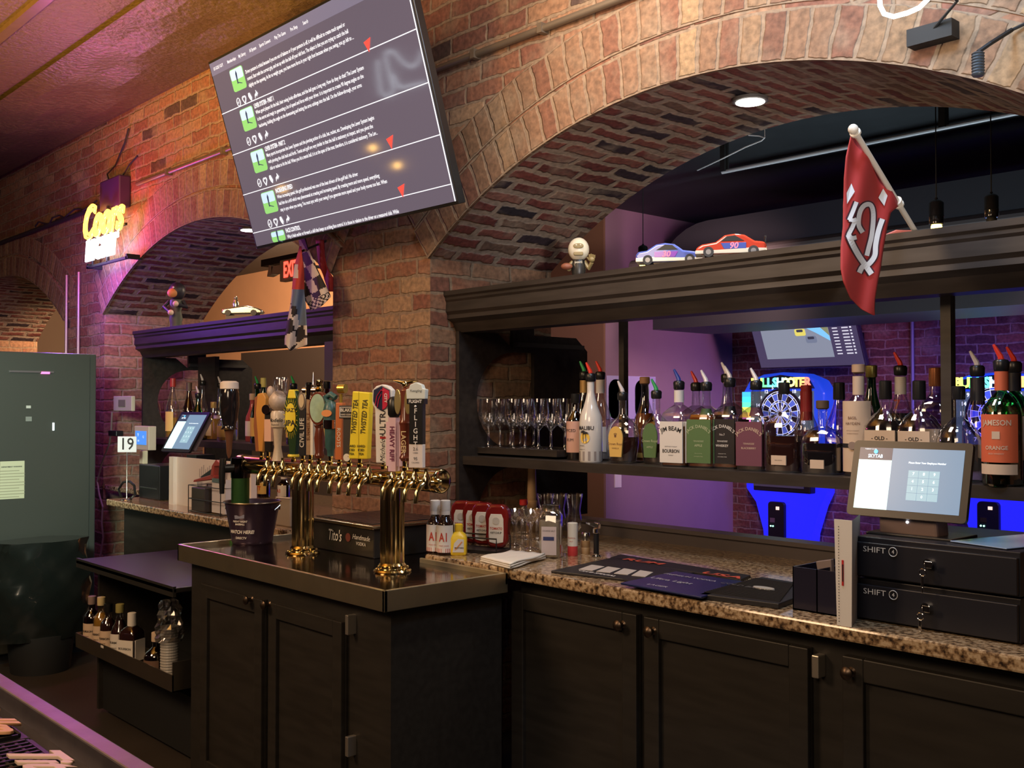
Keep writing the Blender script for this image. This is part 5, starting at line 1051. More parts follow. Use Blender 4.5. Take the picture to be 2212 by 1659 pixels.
# cords on the brick beside the fridge
mb = MB(); P = [A(a, b, Y=YW-.03) for a, b in ((242, 890), (240, 935), (236, 960), (220, 1000), (210, 1040), (215, 1070), (222, 1095), (220, 1130), (223, 1160), (217, 1200), (219, 1225))]; p = P[-1]
o = MB().tube([q-p for q in P], .006, 6).build('hanging_cable', mat('cord_grey', (.34, .29, .24), .5), None, p, smooth=True); tag(o, 'pale power cord running down the brick pier beside the fridge', 'cord')
t = thing('black_charger', 'black adapter block on the brick above the table number', 'adapter', A(240, 942, Y=YW-.05)); MB().box(-.05, .08, 0, .048, 0, .035).build('block', M_black, t, bevel=.004)
mb = MB(); P = [A(a, b, Y=2.32) for a, b in ((262, 1080), (256, 1060), (266, 1045), (280, 1043), (290, 1052), (292, 1072), (282, 1080))]; p = P[0]; p.z = GZ
o = MB().tube([(q-p) for q in P], .007, 6).build('cable_coil', M_black, None, (p.x, p.y, p.z+.008), smooth=True); tag(o, 'black cable loop curled on the left end of the granite', 'cable')
# ================================================================== BUCKET
p = A(545, 1172, Z=PT); t = thing('beer_bucket', 'dark metal ice bucket with printed lettering on the steel top', 'bucket', (p.x, p.y, PT), .55)
h = .165; MB().lathe([(.078, 0), (.080, .003), (.082, .012), (.081, .016), (.108, h-.006), (.113, h), (.111, h+.002), (.104, h-.006), (.078, .018), (0.001, .016)], 48, cap=False).build('pail', [mat('bucket_purple', (.045, .028, .052), .28, .3)], t, smooth=True)
MB().lathe([(.1065, h-.004), (.078, .020), (.001, .018)], 48, cap=False).build('steel_inside', M_steel, t, smooth=True)
MB().tube([(.113*math.cos(a), .113*math.sin(a), h) for a in [2*PI*i/48 for i in range(48)]], .003, 6, True).build('rim', M_steel, t, smooth=True)
for sx in (-1, 1): MB().tube([(sx*.110, -.02, h-.03), (sx*.122, 0, h-.012), (sx*.110, .02, h-.03)], .003, 6).build('handle_lug', M_steel, t, smooth=True)
letter(t, [('WATCH HERE!', .0185, 0, 0, .052, dict(wrap=.0925, bold=.03, shear=.2, sx=.9)), ('DIRECTV', .012, 0, 0, .028, dict(wrap=.0885, bold=.02))], M_wplas)
MB().add([(.1015*math.sin(x/.1015), -.1020*math.cos(x/.1015), z) for x, z in ((-.022, .118), (.022, .122), (.022, .108), (-.020, .104))], [(0, 1, 2, 3)]).build('blue_mark', mat('slate_print', (.22, .23, .32), .5), t)
letter(t, [('FRIDAY NIGHT', .0095, 0, 0, .094, dict(wrap=.0985, bold=.03, shear=.15)), ('BASEBALL', .0095, 0, 0, .083, dict(wrap=.0975, bold=.03, shear=.15))], M_wplas)

# ================================================================== BIG TV
M_scr = mat('tv_panel', (.02, .018, .022), .06, em=(.100, .078, .102), es=1.0)
tv = thing('television', 'large wall television tilted down on the brick pier showing a text list', 'television', (-3.598, 2.35, 2.158))
TBL = Vector((-4.32, 2.35, 2.158)); TBR = Vector((-2.876, 2.35, 2.158)); TTL = Vector((-4.32, 2.112, 2.948))
TM, tw_, th_ = pos('', '', TBL, TBR, TTL); TT = Matrix.Translation(-tv.location) @ TM
MB().box(-.012, tw_+.012, .002, .035, -.012, th_+.012, TT).build('bezel', M_black, tv, bevel=.003)
MB().box(.15, tw_-.15, .035, .07, .1, th_-.1, TT).build('rear_housing', M_matte, tv)
scr = MB().box(0, tw_, 0, .002, 0, th_, TT).build('screen', M_scr, tv)
mb = MB(); mb.box(.55, .60, .05, .10, .2, .6, TT); mb.box(.85, .90, .05, .10, .2, .6, TT); mb.box(-.16, .20, .16, YW-2.35, .22, .36); mb.box(.02, .06, -.02, .2, .26, .32); mb.build('wall_mount', M_matte, tv)
ewt = emis('tv_text', (.80, .80, .84), 1.0); UV = lambda u, v: (u*tw_, (1-v)*th_)
mb = MB(); a = UV(0, .065); mb.box(0, tw_, -.0012, 0, a[1], th_, TT); mb.build('header_band', emis('tv_header', (.15, .13, .18), 1.0), scr)
mb = MB()
for v in (.268, .491, .712, .925): z = UV(0, v)[1]; mb.box(0, tw_, -.002, 0, z-.0016, z+.0016, TT)
mb.box(tw_-.004, tw_, -.002, 0, 0, th_, TT)
mb.build('divider_lines', ewt, scr)
mb = MB()
for u, s_ in ((.05, 'US GOLF GUY'), (.135, 'Memberships'), (.20, 'My Library'), (.265, 'AI System'), (.335, 'Sports Connect'), (.42, 'Play The Game'), (.495, 'Pro Shop'), (.555, 'Search')):
    x, z = UV(u, .035); text(mb, s_, .019, TT @ Matrix.Translation((x, -.002, z)), bold=.01, sx=.75)
mb.build('menu_lettering', ewt, scr)
rows = [(-.005+.065, None, ['Driver posture is critical because if you are out of balance or if your posture is off, it will be difficult to create much speed or', 'control. Start with the correct grip, and set up with the ball off your left foot. The object is that you are trying to catch the ball', 'slightly on the upswing. As far as weight goes, you have more force in your right foot because when you swing, you go left to ...'], True),
 (.268, 'LEVER SYSTEM - PART 1', ['When good players hit the ball, their swing looks effortless, and the ball goes a long way. How do they do that? The Lever System', 'is the secret and magic to generating a lot of speed and force with your driver. It is important to create 90 degree angles on the', 'backswing, holding the angle on the downswing and letting the arms unhinge into the ball. On the follow-through, your arms'], False),
 (.491, 'LEVER SYSTEM - PART 2', ['Many sports incorporate the Lever System and the pivoting action of a club, bat, racket, etc. Developing the Lever System begins', 'with pivoting the club back and forth. Tennis and golf are very similar in that the ball is stationary at impact, and you pivot the', 'club or racket to hit the ball. When you hit a tennis ball, it is at the apex of the toss; therefore, it is considered stationary. The Lev...'], True),
 (.712, 'INCREASING SPEED', ['When increasing speed, this golf professional was one of the best drivers of the golf ball. His driver', 'had him do a drill which was phenomenal at creating and increasing speed. By creating more and more speed, everything', 'stay in sync when you swing. You must sync with your swing if you generate more speed and your body moves too fast. When'], True),
 (.925, 'FACE CONTROL', ['Why it feels earlier or forward, a skill that keeps us striking face control. It is those in relation to the driver on a measured club. While'], False)]
Mgr = emis('thumb_green', (.22, .50, .14), 1.0); Msk = emis('thumb_sky', (.45, .60, .80), 1.0); Mdk = emis('thumb_golfer', (.04, .05, .08), 1.0); Mrd = emis('arrow_red', (.80, .07, .05), 1.0)
for v, title, lines, arrow in rows:
    tt = MB(); x0 = .105*tw_
    if title: text(tt, title, .026, TT @ Matrix.Translation((.195*tw_, -.002, (1-v-.030)*th_)), bold=.03, sx=.62, align=-1)
    for k, l in enumerate(lines): text(tt, l, .0215, TT @ Matrix.Translation((.195*tw_, -.002, (1-v-.062-.034*k)*th_)), bold=.015, sx=.72 if len(l) < 132 else .70, align=-1)
    tt.build('row_lettering', ewt, scr)
    zt = (1-v-.018)*th_; zb = max(.0, (1-v-.132)*th_)
    MB().prism(rrect(x0, x0+.112, zb, zt, .012), -.002, -.0005, TT).build('thumbnail', Mgr, scr)
    MB().prism(rrect(x0+.003, x0+.109, zb+(zt-zb)*.5, zt-.003, .008), -.0028, -.0015, TT).build('thumbnail_sky', Msk, scr)
    mb = MB(); c = Vector((x0+.055, zb+(zt-zb)*.62)); mb.prism([(c.x-.008, c.y-.03), (c.x-.002, c.y-.03), (c.x+.006, c.y+.012), (c.x, c.y+.025), (c.x-.008, c.y+.012)], -.0034, -.002, TT); mb.prism([(c.x-.002, c.y-.028), (c.x+.03, c.y-.036), (c.x+.03, c.y-.033), (c.x, c.y-.024)], -.0034, -.002, TT); mb.build('golfer_picture', Mdk, scr)
    if v < .9:
        zi = (1-v-.185)*th_; xi = [.115*tw_+.052*i for i in range(4)]
        mb = MB()
        mb.tube([TT @ Vector((xi[0]+.014*math.cos(a), -.002, zi+.017*math.sin(a))) for a in [2*PI*i/18 for i in range(18)]], .0016, 4, True)
        mb.prism([(xi[0]-.007, zi), (xi[0]-.002, zi-.007), (xi[0]+.008, zi+.007), (xi[0]-.002, zi-.002)], -.003, -.002, TT)
        mb.build('check_icon', ewt, scr)
        mb = MB(); hp = [(0, -.018), (.014, .002), (.013, .012), (.006, .015), (0, .009), (-.006, .015), (-.013, .012), (-.014, .002)]
        mb.tube([TT @ Vector((xi[1]+x, -.002, zi+z)) for x, z in hp], .0022, 4, True); mb.build('heart_icon', ewt, scr)
        MB().prism([(xi[2]+x, zi+z) for x, z in ((-.012, .004), (-.010, .017), (.002, .018), (.013, -.004), (.006, -.018), (-.004, -.010))], -.003, -.002, TT).build('tag_icon', ewt, scr)
        MB().prism([(xi[3]+x, zi+z) for x, z in ((-.014, -.016), (-.012, .0), (.002, .008), (.002, .018), (.015, .002), (.002, -.010), (.002, -.002), (-.008, -.006))], -.003, -.002, TT).build('share_icon', ewt, scr)
    if arrow and v < .9: z = (1-v-.185)*th_; x = .80*tw_; MB().prism([(x-.022, z+.012), (x+.024, z+.020), (x-.002, z-.028)], -.003, -.002, TT).build('red_arrow', Mrd, scr)

def tv_mirror(px, py, Yp):
    n = (TBR-TBL).cross(TTL-TBL).normalized(); o_ = Vector((0, 0, EYE)); d = (CR @ Vector(((px-1106)/FPX, (829.5-py)/FPX, -1.0))).normalized()
    P = o_+d*((TBL-o_).dot(n)/d.dot(n)); r = d-2*d.dot(n)*n; return P+r*((Yp-P.y)/r.y)
for i, (px, py, lab) in enumerate(((610, 408, 'left'), (805, 319, 'upper right'), (858, 357, 'lower right'))):
    p = tv_mirror(px, py, -1.6); t = thing('bar_pendant', 'amber filament bulb over the guest side mirrored in the television, '+lab+' one', 'pendant light', p, group='amber bulbs mirrored in the television')
    MB().sph((0, 0, 0), .030, 16, (1, 1, 1.25)).build('bulb', emis('filament_amber', (1, .55, .12), 30), t, smooth=True); MB().lathe([(.018, .03), (.02, .035), (.02, .08), (.008, .09)], 16).build('socket', M_black, t, smooth=True); MB().cyl((0, 0, .08), (0, 0, CEIL-p.z), .003, n=6).build('cord', M_matte, t)
P0 = tv_mirror(860, 160, -1.9); t = thing('neon_sign', 'white neon outline sign on the guest side mirrored in the television edge', 'neon sign', P0)
for pts in ([(815, 130), (818, 165), (822, 195), (831, 206), (842, 206), (849, 195), (845, 170), (839, 150), (832, 124)], [(832, 122), (838, 111), (850, 112), (866, 130), (882, 143), (895, 142), (905, 130), (915, 106)], [(849, 160), (857, 180), (869, 189), (895, 183), (921, 177)]):
    MB().tube([tv_mirror(a, b, -1.9)-P0 for a, b in dens0(pts)], .007, 8).build('glow_tube', emis('neon_mirror_white', (.80, .92, 1), 9), t, smooth=True)
q = Vector((0, 0, .3)); MB().cyl((0, 0, .0), (0, 0, CEIL-P0.z), .004, n=6).build('hanging_wire', M_matte, t)

# ================================================================== NEON SIGNS
def neon_obj(s, size, bev, name, m, parent, M, shear=0, space=1.0):
    c = bpy.data.curves.new('t', 'FONT'); c.body = s; c.size = size; c.align_x = 'CENTER'; c.align_y = 'CENTER'; c.resolution_u = 3
    c.shear = shear; c.fill_mode = 'NONE'; c.bevel_depth = bev; c.bevel_resolution = 2; c.space_character = space
    o = bpy.data.objects.new('t', c); me = bpy.data.meshes.new_from_object(o); bpy.data.objects.remove(o)
    me.transform(M @ Matrix.Rotation(PI/2, 4, 'X')); me.materials.clear(); me.materials.append(m); o = bpy.data.objects.new(name, me); COL.objects.link(o); o.parent = parent; return o
nx = A(219, 520, Y=2.52); ns = thing('neon_sign', 'lit neon sign with yellow-red script over white letters on brick', 'neon sign', (nx.x, 2.52, 2.36))
neon_obj('Coors', .30, .0105, 'script_tubes', emis('neon_orange', (1, .42, .04), 5), ns, Matrix.Translation((0, 0, .245)) @ Matrix.Diagonal((.85, 1, 1, 1)), shear=.35)
neon_obj('LIGHT', .17, .012, 'white_tubes', emis('neon_white', (.90, .93, 1), 6), ns, Matrix.Translation((-.01, 0, .065)) @ Matrix.Diagonal((1.05, 1, 1, 1)), shear=.15)
mb = MB(); mb.box(-.34, .34, .03, .05, -.03, -.015); mb.box(-.33, -.31, .03, .13, -.03, .0); mb.box(.31, .33, .03, .13, -.03, .0); mb.tube([(-.28, .01, -.02), (-.28, .05, -.02), (-.28, .05, .12)], .006, 6); mb.box(-.30, .30, .03, .045, .18, .195); mb.box(.0, .02, .03, .045, -.02, .34)
mb.build('support_frame', M_matte, ns)
tf = thing('sign_transformer', 'dark transformer box fixed on the brick above the neon sign', 'transformer', A(235, 452, Y=YW-.08)); MB().box(-.16, .16, 0, .079, 0, .20).build('box', mat('dark_violet_box', (.05, .02, .07), .5), tf, bevel=.01)
mb = MB(); mb.tube([(-.1, .04, .2), (-.16, .05, .26), (-.05, .06, .30), (.1, .06, .42), (.16, .06, .50)], .005, 6); mb.tube([(.12, .04, .2), (.2, .05, .26), (.3, .06, .30)], .005, 6); mb.build('wires', M_matte, tf)
P = [A(a, b, Y=2.45) for a, b in ((1899, -70), (1899, -30), (1901, 12), (1910, 30), (1930, 36), (1960, 28), (1985, 17), (2003, 0), (2012, -25), (2010, -60), (1990, -90), (1950, -100), (1915, -92))]; p = P[3]
nl = thing('neon_sign', 'white glowing neon tube loop at the top edge above the right arch', 'neon sign', (p.x, 2.45, p.z)); MB().tube([q-p for q in P], .0058, 10, True).build('glow_tube', emis('neon_cold_white', (.85, 1, 1), 9), nl, smooth=True)
mb = MB(); q = A(2010, 70, Y=2.60)-p; mb.tube([P[9]-p, (P[9]-p)+Vector((.02, .10, -.05)), q], .004, 6); mb.box(q.x-.06, q.x+.06, q.y-.01, YW-2.45, q.z-.025, q.z+.02)
mb.build('sign_bracket', M_matte, nl)
p = A(2113, 165, Y=2.50); t = thing('hanging_plug', 'black ribbed plug hanging from a strap at the right arch', 'plug', (p.x, 2.50, p.z)); h = A(2115, 112, Y=2.5).z-p.z
mb = MB(); mb.lathe([(.012, 0), (.015, .004)]+[(.0155-.002*(i % 2), .006+(h-.01)*i/14) for i in range(15)]+[(.010, h)], 16); mb.build('plug_body', mat('slate_plastic', (.04, .05, .06), .4), t, smooth=True)
q = A(2185, 65, Y=2.62)-p; MB().tube([(0, 0, h), (.02, .02, h+.02), tuple(q)], .006, 6).build('strap', M_matte, t); MB().tube([tuple(q), (q.x+.1, YW-2.51, q.z+.03)], .004, 6).build('cord', M_matte, t)

# ================================================================== RECESSED LIGHTS, PENDANTS
for (x, y, lab) in ((-2.06, 2.975, 'round recessed light in the right brick arch'), (-5.58, 2.985, 'round recessed light in the left arch beside the television')):
    t = thing('recessed_light', lab, 'ceiling light', (x, y, EYE+1.030)); MB().lathe([(.050, 0), (.060, .002), (.060, .012), (.050, .012)], 28).build('trim_ring', mat('lamp_trim', (.12, .11, .10), .5), t, smooth=True)
    MB().lathe([(.0485, -.002), (.0485, .004)], 28).build('lamp_disc', emis('lamp_white', (1, .96, .86), 12), t, smooth=True)
    spot('downlight', (x, y, EYE+1.02), (x, y, 0), 30 if x > -4 else 16, (1, .86, .68), 150, .7, .04)
for px, py, Y, lit, lab in ((1389, 574, 4.3, 1, 'black pendant socket with glowing bulb behind the toy cars'), (2023, 496, 3.75, 1, 'black pendant socket with glowing bulb right of the red flag'), (2142, 480, 4.1, 0, 'unlit dark pendant socket at far right above the cornice')):
    p = A(px, py, Y=Y); t = thing('pendant_light', lab, 'pendant light', p); k = 1.0
    MB().lathe([(.022, .018), (.026, .022), (.026, .045), (.028, .048), (.026, .052), (.026, .098), (.020, .106), (.006, .112), (.005, .118)], 20).build('socket', mat('socket_black', (.012, .012, .014), .15, coat=.5), t, smooth=True)
    MB().cyl((0, 0, .11), (0, 0, FC-p.z), .0025, n=6).build('cord', M_matte, t)
    MB().sph((0, 0, .008), .020, 14).build('bulb', emis('amber_bulb', (1, .62, .10), 9) if lit else M_matte, t, smooth=True)
    if lit: point('bulb_light', (p.x, p.y, p.z-.03), 1.2, (1, .6, .2), .02)
P = [A(a, b, X=None, Y=3.9) for a, b in ((1506, 368), (1560, 343), (1610, 318), (1645, 304), (1652, 298), (1640, 294), (1617, 292))]; p = P[0]
tag(MB().tube([q-p for q in P], .003, 6).tube([P[4]-p, (P[4].x-p.x, 0, FC-p.z)], .0015, 5).build('white_string', mat('string_white', (.6, .6, .6), .6), None, p), 'thin white string tied under the black far-room ceiling', 'string')

# ================================================================== CLOTHS
class Cloth:
    def __init__(s, rows, Yf, nc=14): s.rows = rows; s.Yf = Yf; s.nc = nc
    def lr(s, py):
        R = s.rows
        for a, b in zip(R, R[1:]):
            if a[0] <= py <= b[0]: f = (py-a[0])/(b[0]-a[0]); return a[1]+(b[1]-a[1])*f, a[2]+(b[2]-a[2])*f
        return R[-1][1], R[-1][2]
    def P(s, px, py, off=0): return A(px, py, Y=s.Yf(px, py)+off)
    def mesh(s, o, mf, step=4):
        mb = MB(); n = max(2, int((s.rows[-1][0]-s.rows[0][0])/step)); ys = [s.rows[0][0]+(s.rows[-1][0]-s.rows[0][0])*i/n for i in range(n+1)]
        vs = []
        for y in ys:
            l, r = s.lr(y)
            for j in range(s.nc+1): vs.append(s.P(l+(r-l)*j/s.nc, y)-o)
        k = s.nc+1
        for i in range(n):
            for j in range(s.nc):
                l, r = s.lr((ys[i]+ys[i+1])/2); mb.m = mf(l+(r-l)*(j+.5)/s.nc, (ys[i]+ys[i+1])/2); 
                mb.f.append((i*k+j, i*k+j+1, (i+1)*k+j+1, (i+1)*k+j)); mb.mi.append(mb.m); mb.uv.append(None)
        mb.v = [tuple(v) for v in vs]; return mb
def poly_on(c, o, pts, off, sub=0):
    q = [c.P(a, b, off)-o for a, b in pts]; return q
# red team flag
fy = lambda px, py: 2.325+max(0, (px-1816))/142*.42+.022*math.sin((px-1816)/11.0+py/60.0)
fc = Cloth([(290, 1839, 1853), (340, 1828, 1883), (387, 1824, 1911), (430, 1823, 1936), (444, 1822, 1942), (458, 1822, 1924), (490, 1821, 1916), (535, 1816, 1908), (579, 1816, 1902), (608, 1822, 1896), (644, 1837, 1890), (668, 1861, 1888.5), (681, 1886, 1889)], fy, 18)
pb = A(1985, 500, Y=2.86); t = thing('red_flag', 'red team flag with white interlocking monogram hanging from a cream pole', 'flag', (pb.x, pb.y, EYE+.478))
o = Vector(t.location); pt = A(1843, 279, Y=2.375)
cl_ = fc.mesh(o, lambda x, y: 0).build('cloth', mat('flag_red', (.36, .028, .025), .75), t, smooth=True); sm = cl_.modifiers.new('s', 'SOLIDIFY'); sm.thickness = .003; sm.offset = 0
d = (pt-(pb))
mb = MB(); mb.cyl(tuple(Vector((0, 0, .0))), tuple(pt-o), .0075, n=12); mb.sph(tuple(pt-o), .013, 14)
for f in (.33, .36, .965): q = Vector((0, 0, 0)).lerp(pt-o, f); q2 = Vector((0, 0, 0)).lerp(pt-o, f+.012); mb.cyl(tuple(q), tuple(q2), .014, n=14)
mb.build('pole', mat('cream_pole', (.66, .60, .50), .45), t, smooth=True)
def ZZ(p): return [(1560+x/3.393, 240+y/3.393) for x, y in p]
def stroke(c, o, pts, w, off, w2=None):
    """ribbon of pixel width w along pts"""
    mb = MB(); vs = []; n = len(pts)
    # resample
    for i, p in enumerate(pts):
        a = Vector(pts[min(i+1, n-1)])-Vector(pts[max(i-1, 0)]); a.normalize(); nn = Vector((-a.y, a.x)); ww = w if not isinstance(w, (list, tuple)) else w[i]
        for sgn in (-1, 1): q = Vector(p)+nn*ww/2*sgn; vs.append(c.P(q.x, q.y, off)-o)
    for i in range(n-1): mb.add([vs[2*i], vs[2*i+1], vs[2*i+3], vs[2*i+2]], [(0, 1, 2, 3)])
    return mb
M_fw = mat('flag_white', (.62, .62, .62), .7); M_fd = mat('flag_outline', (.05, .012, .02), .7)
strokes = [([(985, 665), (958, 735), (930, 800)], 9), ([(930, 795), (965, 800), (985, 790)], 8), ([(980, 790), (955, 850), (925, 915), (955, 930), (985, 925)], 9),
 ([(925, 905), (960, 985), (1005, 1065), (1050, 1130), (1095, 1195)], 12), ([(1030, 890), (1000, 830), (1010, 740), (1045, 690), (1090, 690), (1108, 760), (1098, 900), (1075, 1000), (1060, 1060)], 10),
 ([(1175, 790), (1145, 880), (1125, 980), (1118, 1060), (1075, 1120), (1030, 1140), (1005, 1185)], 11)]
for i, (pts, w) in enumerate(strokes):
    pp_ = dens(ZZ(pts)); stroke(fc, o, pp_, w+6, -.007).build('monogram_outline', M_fd, t); stroke(fc, o, pp_, w, -.011).build('monogram', M_fw, t)
for poly in ([(947, 530), (972, 590), (915, 680), (912, 600)], [(1180, 568), (1212, 620), (1188, 695), (1145, 635)]):
    q = poly_on(fc, o, ZZ(poly), -.008); MB().add(q, [(0, 1, 2, 3)]).build('white_patch', M_fw, t)
# black and white racing flags under the TV
def YY(p): return [(560+x/5.53, 480+y/5.53) for x, y in p]
M_ck = [mat('check_white', (.58, .52, .48), .75), mat('check_black', (.018, .014, .016), .75), mat('pennant_red', (.42, .045, .03), .75), mat('pennant_blue', (.10, .14, .22), .75)]
# left cloth
g1 = lambda px, py: 2.47+.02*math.sin(px/7.0+py/45.0)
c1 = Cloth([(532, 648, 651), (541, 646, 652), (570, 638, 655), (588, 635, 656), (625, 632, 657), (661, 628, 661), (697, 621, 663), (733, 616, 664), (745, 616, 664), (757, 626, 630)], g1, 14)
def f1(x, y):
    if y < 626: return 2 if not (570 < y < 600 and x < 645) else 0
    l, r = c1.lr(y); u = (x-l)/(r-l)
    if y < 704 and u > .35-.3*(y < 660)+(y-660)*.006*(y > 660): return 3
    return int(math.floor((y-626)/33+u*.9)+math.floor(u*1.9+.25-(y-626)/90)) % 2
o1 = A(650, 520, Y=2.5); t = thing('checkered_flag', 'folded red, blue and checkered pennant hanging under the television, left one', 'flag', o1, 0)
MB().cyl((0, 0, -.05), (0, YW-2.5, .02), .005, n=8).build('stick', M_matte, t); x_ = c1.mesh(o1, f1, 3).build('cloth', M_ck, t, smooth=True); sm = x_.modifiers.new('s', 'SOLIDIFY'); sm.thickness = .003
g2 = lambda px, py: 2.52+.018*math.sin(px/9.0-py/40.0)
c2 = Cloth([(514, 645, 660), (532, 649, 665), (541, 652, 668), (581, 655, 686), (610, 656, 700), (634, 656, 712), (641, 657, 715), (653, 661, 704), (662, 668, 694), (670, 672, 676)], g2, 18)
def f2(x, y):
    a = math.radians(-28); u = (x-652)*math.cos(a)+(y-516)*math.sin(a)*1; v = -(x-652)*math.sin(a)+(y-516)*math.cos(a)
    if v > 128: return 0 if v > 150 else (int(math.floor(u/5)+math.floor(v/5)) % 2)
    return (int(math.floor((u+36)/17.0)+math.floor(v/29.0))+1) % 2
o2 = A(655, 514, Y=2.53); t = thing('checkered_flag', 'black and white checkered flag hanging under the television, right one', 'flag', o2, 0)
x_ = c2.mesh(o2, f2, 2).build('cloth', M_ck, t, smooth=True); sm = x_.modifiers.new('s', 'SOLIDIFY'); sm.thickness = .003
mb = MB(); mb.cyl((0, 0, .0), (-.01, YW-2.53, .06), .005, n=8); mb.build('stick', M_matte, t)
c3 = Cloth([(518, 683, 699), (545, 686, 701), (575, 690, 706), (600, 700, 719), (630, 711, 719)], lambda px, py: 2.60+.01*math.sin(px/3.0), 8)
o3 = A(690, 518, Y=2.60); t = thing('red_pennant', 'narrow red cloth hanging behind the checkered flag against the brick', 'pennant', o3, 0)
x_ = c3.mesh(o3, lambda x, y: 0).build('cloth', mat('deep_red_cloth', (.30, .02, .02), .7), t, smooth=True); sm = x_.modifiers.new('s', 'SOLIDIFY'); sm.thickness = .003

# ================================================================== FIGURINES AND TOY CARS
CT = EYE+.4755
M_fwh = mat('figure_white', (.70, .64, .50), .35); M_fbl = mat('figure_black', (.02, .018, .016), .35); M_fgo = mat('figure_gold', (.25, .19, .08), .35); M_brw = mat('ball_brown', (.22, .07, .035), .5)
p = A(1250, 600, Y=2.86); t = thing('football_figurine', 'football player figurine with oversized white helmet on the cornice', 'figurine', (p.x, 2.86, CT), .75); k = 1.12
MB().box(-.030*k, .030*k, -.02, .02, 0, .012).build('base', M_fwh, t, bevel=.003)
mb = MB(); mb.lathe([(.020, .010), (.024, .03), (.026, .05), (.022, .068), (.010, .075)], 18, ry=.8, M=Matrix.Scale(k, 4)); bd = mb.build('body', M_fbl, t, smooth=True); letter(bd, [('SAINTS', .009, 0, -.0255, .058*k, dict(bold=.02))], M_fwh)
mb = MB(); mb.sph((0, 0, .105*k), .036*k, 24, (1, 1.05, 1.12)); mb.build('helmet', M_fwh, t, smooth=True)
mb = MB(); mb.prism([(.020*math.cos(a), .112*k+.010*math.sin(a)) for a in [2*PI*i/18 for i in range(18)]], -.046, -.030); mb.build('face_opening', M_fgo, t, bevel=.002); 
mb = MB(); mb.prism(rrect(-.018, .018, .080*k, .092*k, .005), -.044, -.030); mb.build('chin_opening', M_fgo, t, bevel=.002)
for sx in (-1, 1): MB().sph((sx*.008, -.046, .114*k), .0035, 8).build('eye', M_fwh, t, smooth=True)
MB().tube([(-.022, 0, .062*k), (-.040, -.008, .045*k), (-.036, -.02, .035*k)], .0085, 10).build('arm', M_fgo, t, smooth=True)
MB().sph((-.045, -.022, .045*k), .018, 16, (1.25, .8, .75)).build('football', M_brw, t, smooth=True)
mb = MB(); mb.tube([(.022, 0, .062*k), (.040, -.01, .040*k), (.050, -.02, .058*k)], [.009, .009, .008], 10); mb.build('arm', M_fgo, t, smooth=True)
mb = MB(); mb.sph((.050, -.022, .068*k), .012, 12)
for i in range(4): mb.tube([(.042+.006*i, -.026, .072*k), (.041+.0065*i, -.030, (.086-.002*abs(i-1))*k)], .0035, 6)
mb.tube([(.040, -.024, .066*k), (.033, -.030, .074*k)], .0035, 6); mb.build('gloved_hand', M_fgo, t, smooth=True)
p = A(380, 705, Y=2.84); t = thing('mascot_figurine', 'dark figurine with orange face standing on the left cornice', 'figurine', (p.x, 2.84, CT), .9); s_ = 1.25
M_n = mat('navy_black', (.02, .018, .028), .45)
mb = MB(); mb.lathe([(.030, 0), (.028, .03), (.034, .05), (.026, .09), (.034, .12), (.030, .145), (.014, .155)], 18, ry=.8, M=Matrix.Scale(s_, 4)); mb.build('body', mat('grey_green_coat', (.06, .065, .05), .5), t, smooth=True)
MB().sph((.006, 0, .190*s_), .042*s_, 20, (1, 1, 1.1)).build('hood', M_n, t, smooth=True); MB().sph((-.012, -.034*s_, .178*s_), .026*s_, 16, (1, .6, .9)).build('face', mat('face_orange', (.55, .25, .08), .5), t, smooth=True)
MB().sph((-.004, -.042*s_, .205*s_), .006, 8).build('badge', M_wplas, t, smooth=True)
for sx in (-1, 1):
    MB().tube([(sx*.034*s_, 0, .14*s_), (sx*.055*s_, -.02, .11*s_), (sx*.015*s_, -.05*s_, (.10+.02*sx)*s_)], .012, 10).build('arm', M_n, t, smooth=True); MB().sph((sx*.012*s_, -.055*s_, (.10+.022*sx)*s_), .015*s_, 12).build('hand', mat('pale_glove', (.60, .45, .38), .5), t, smooth=True)
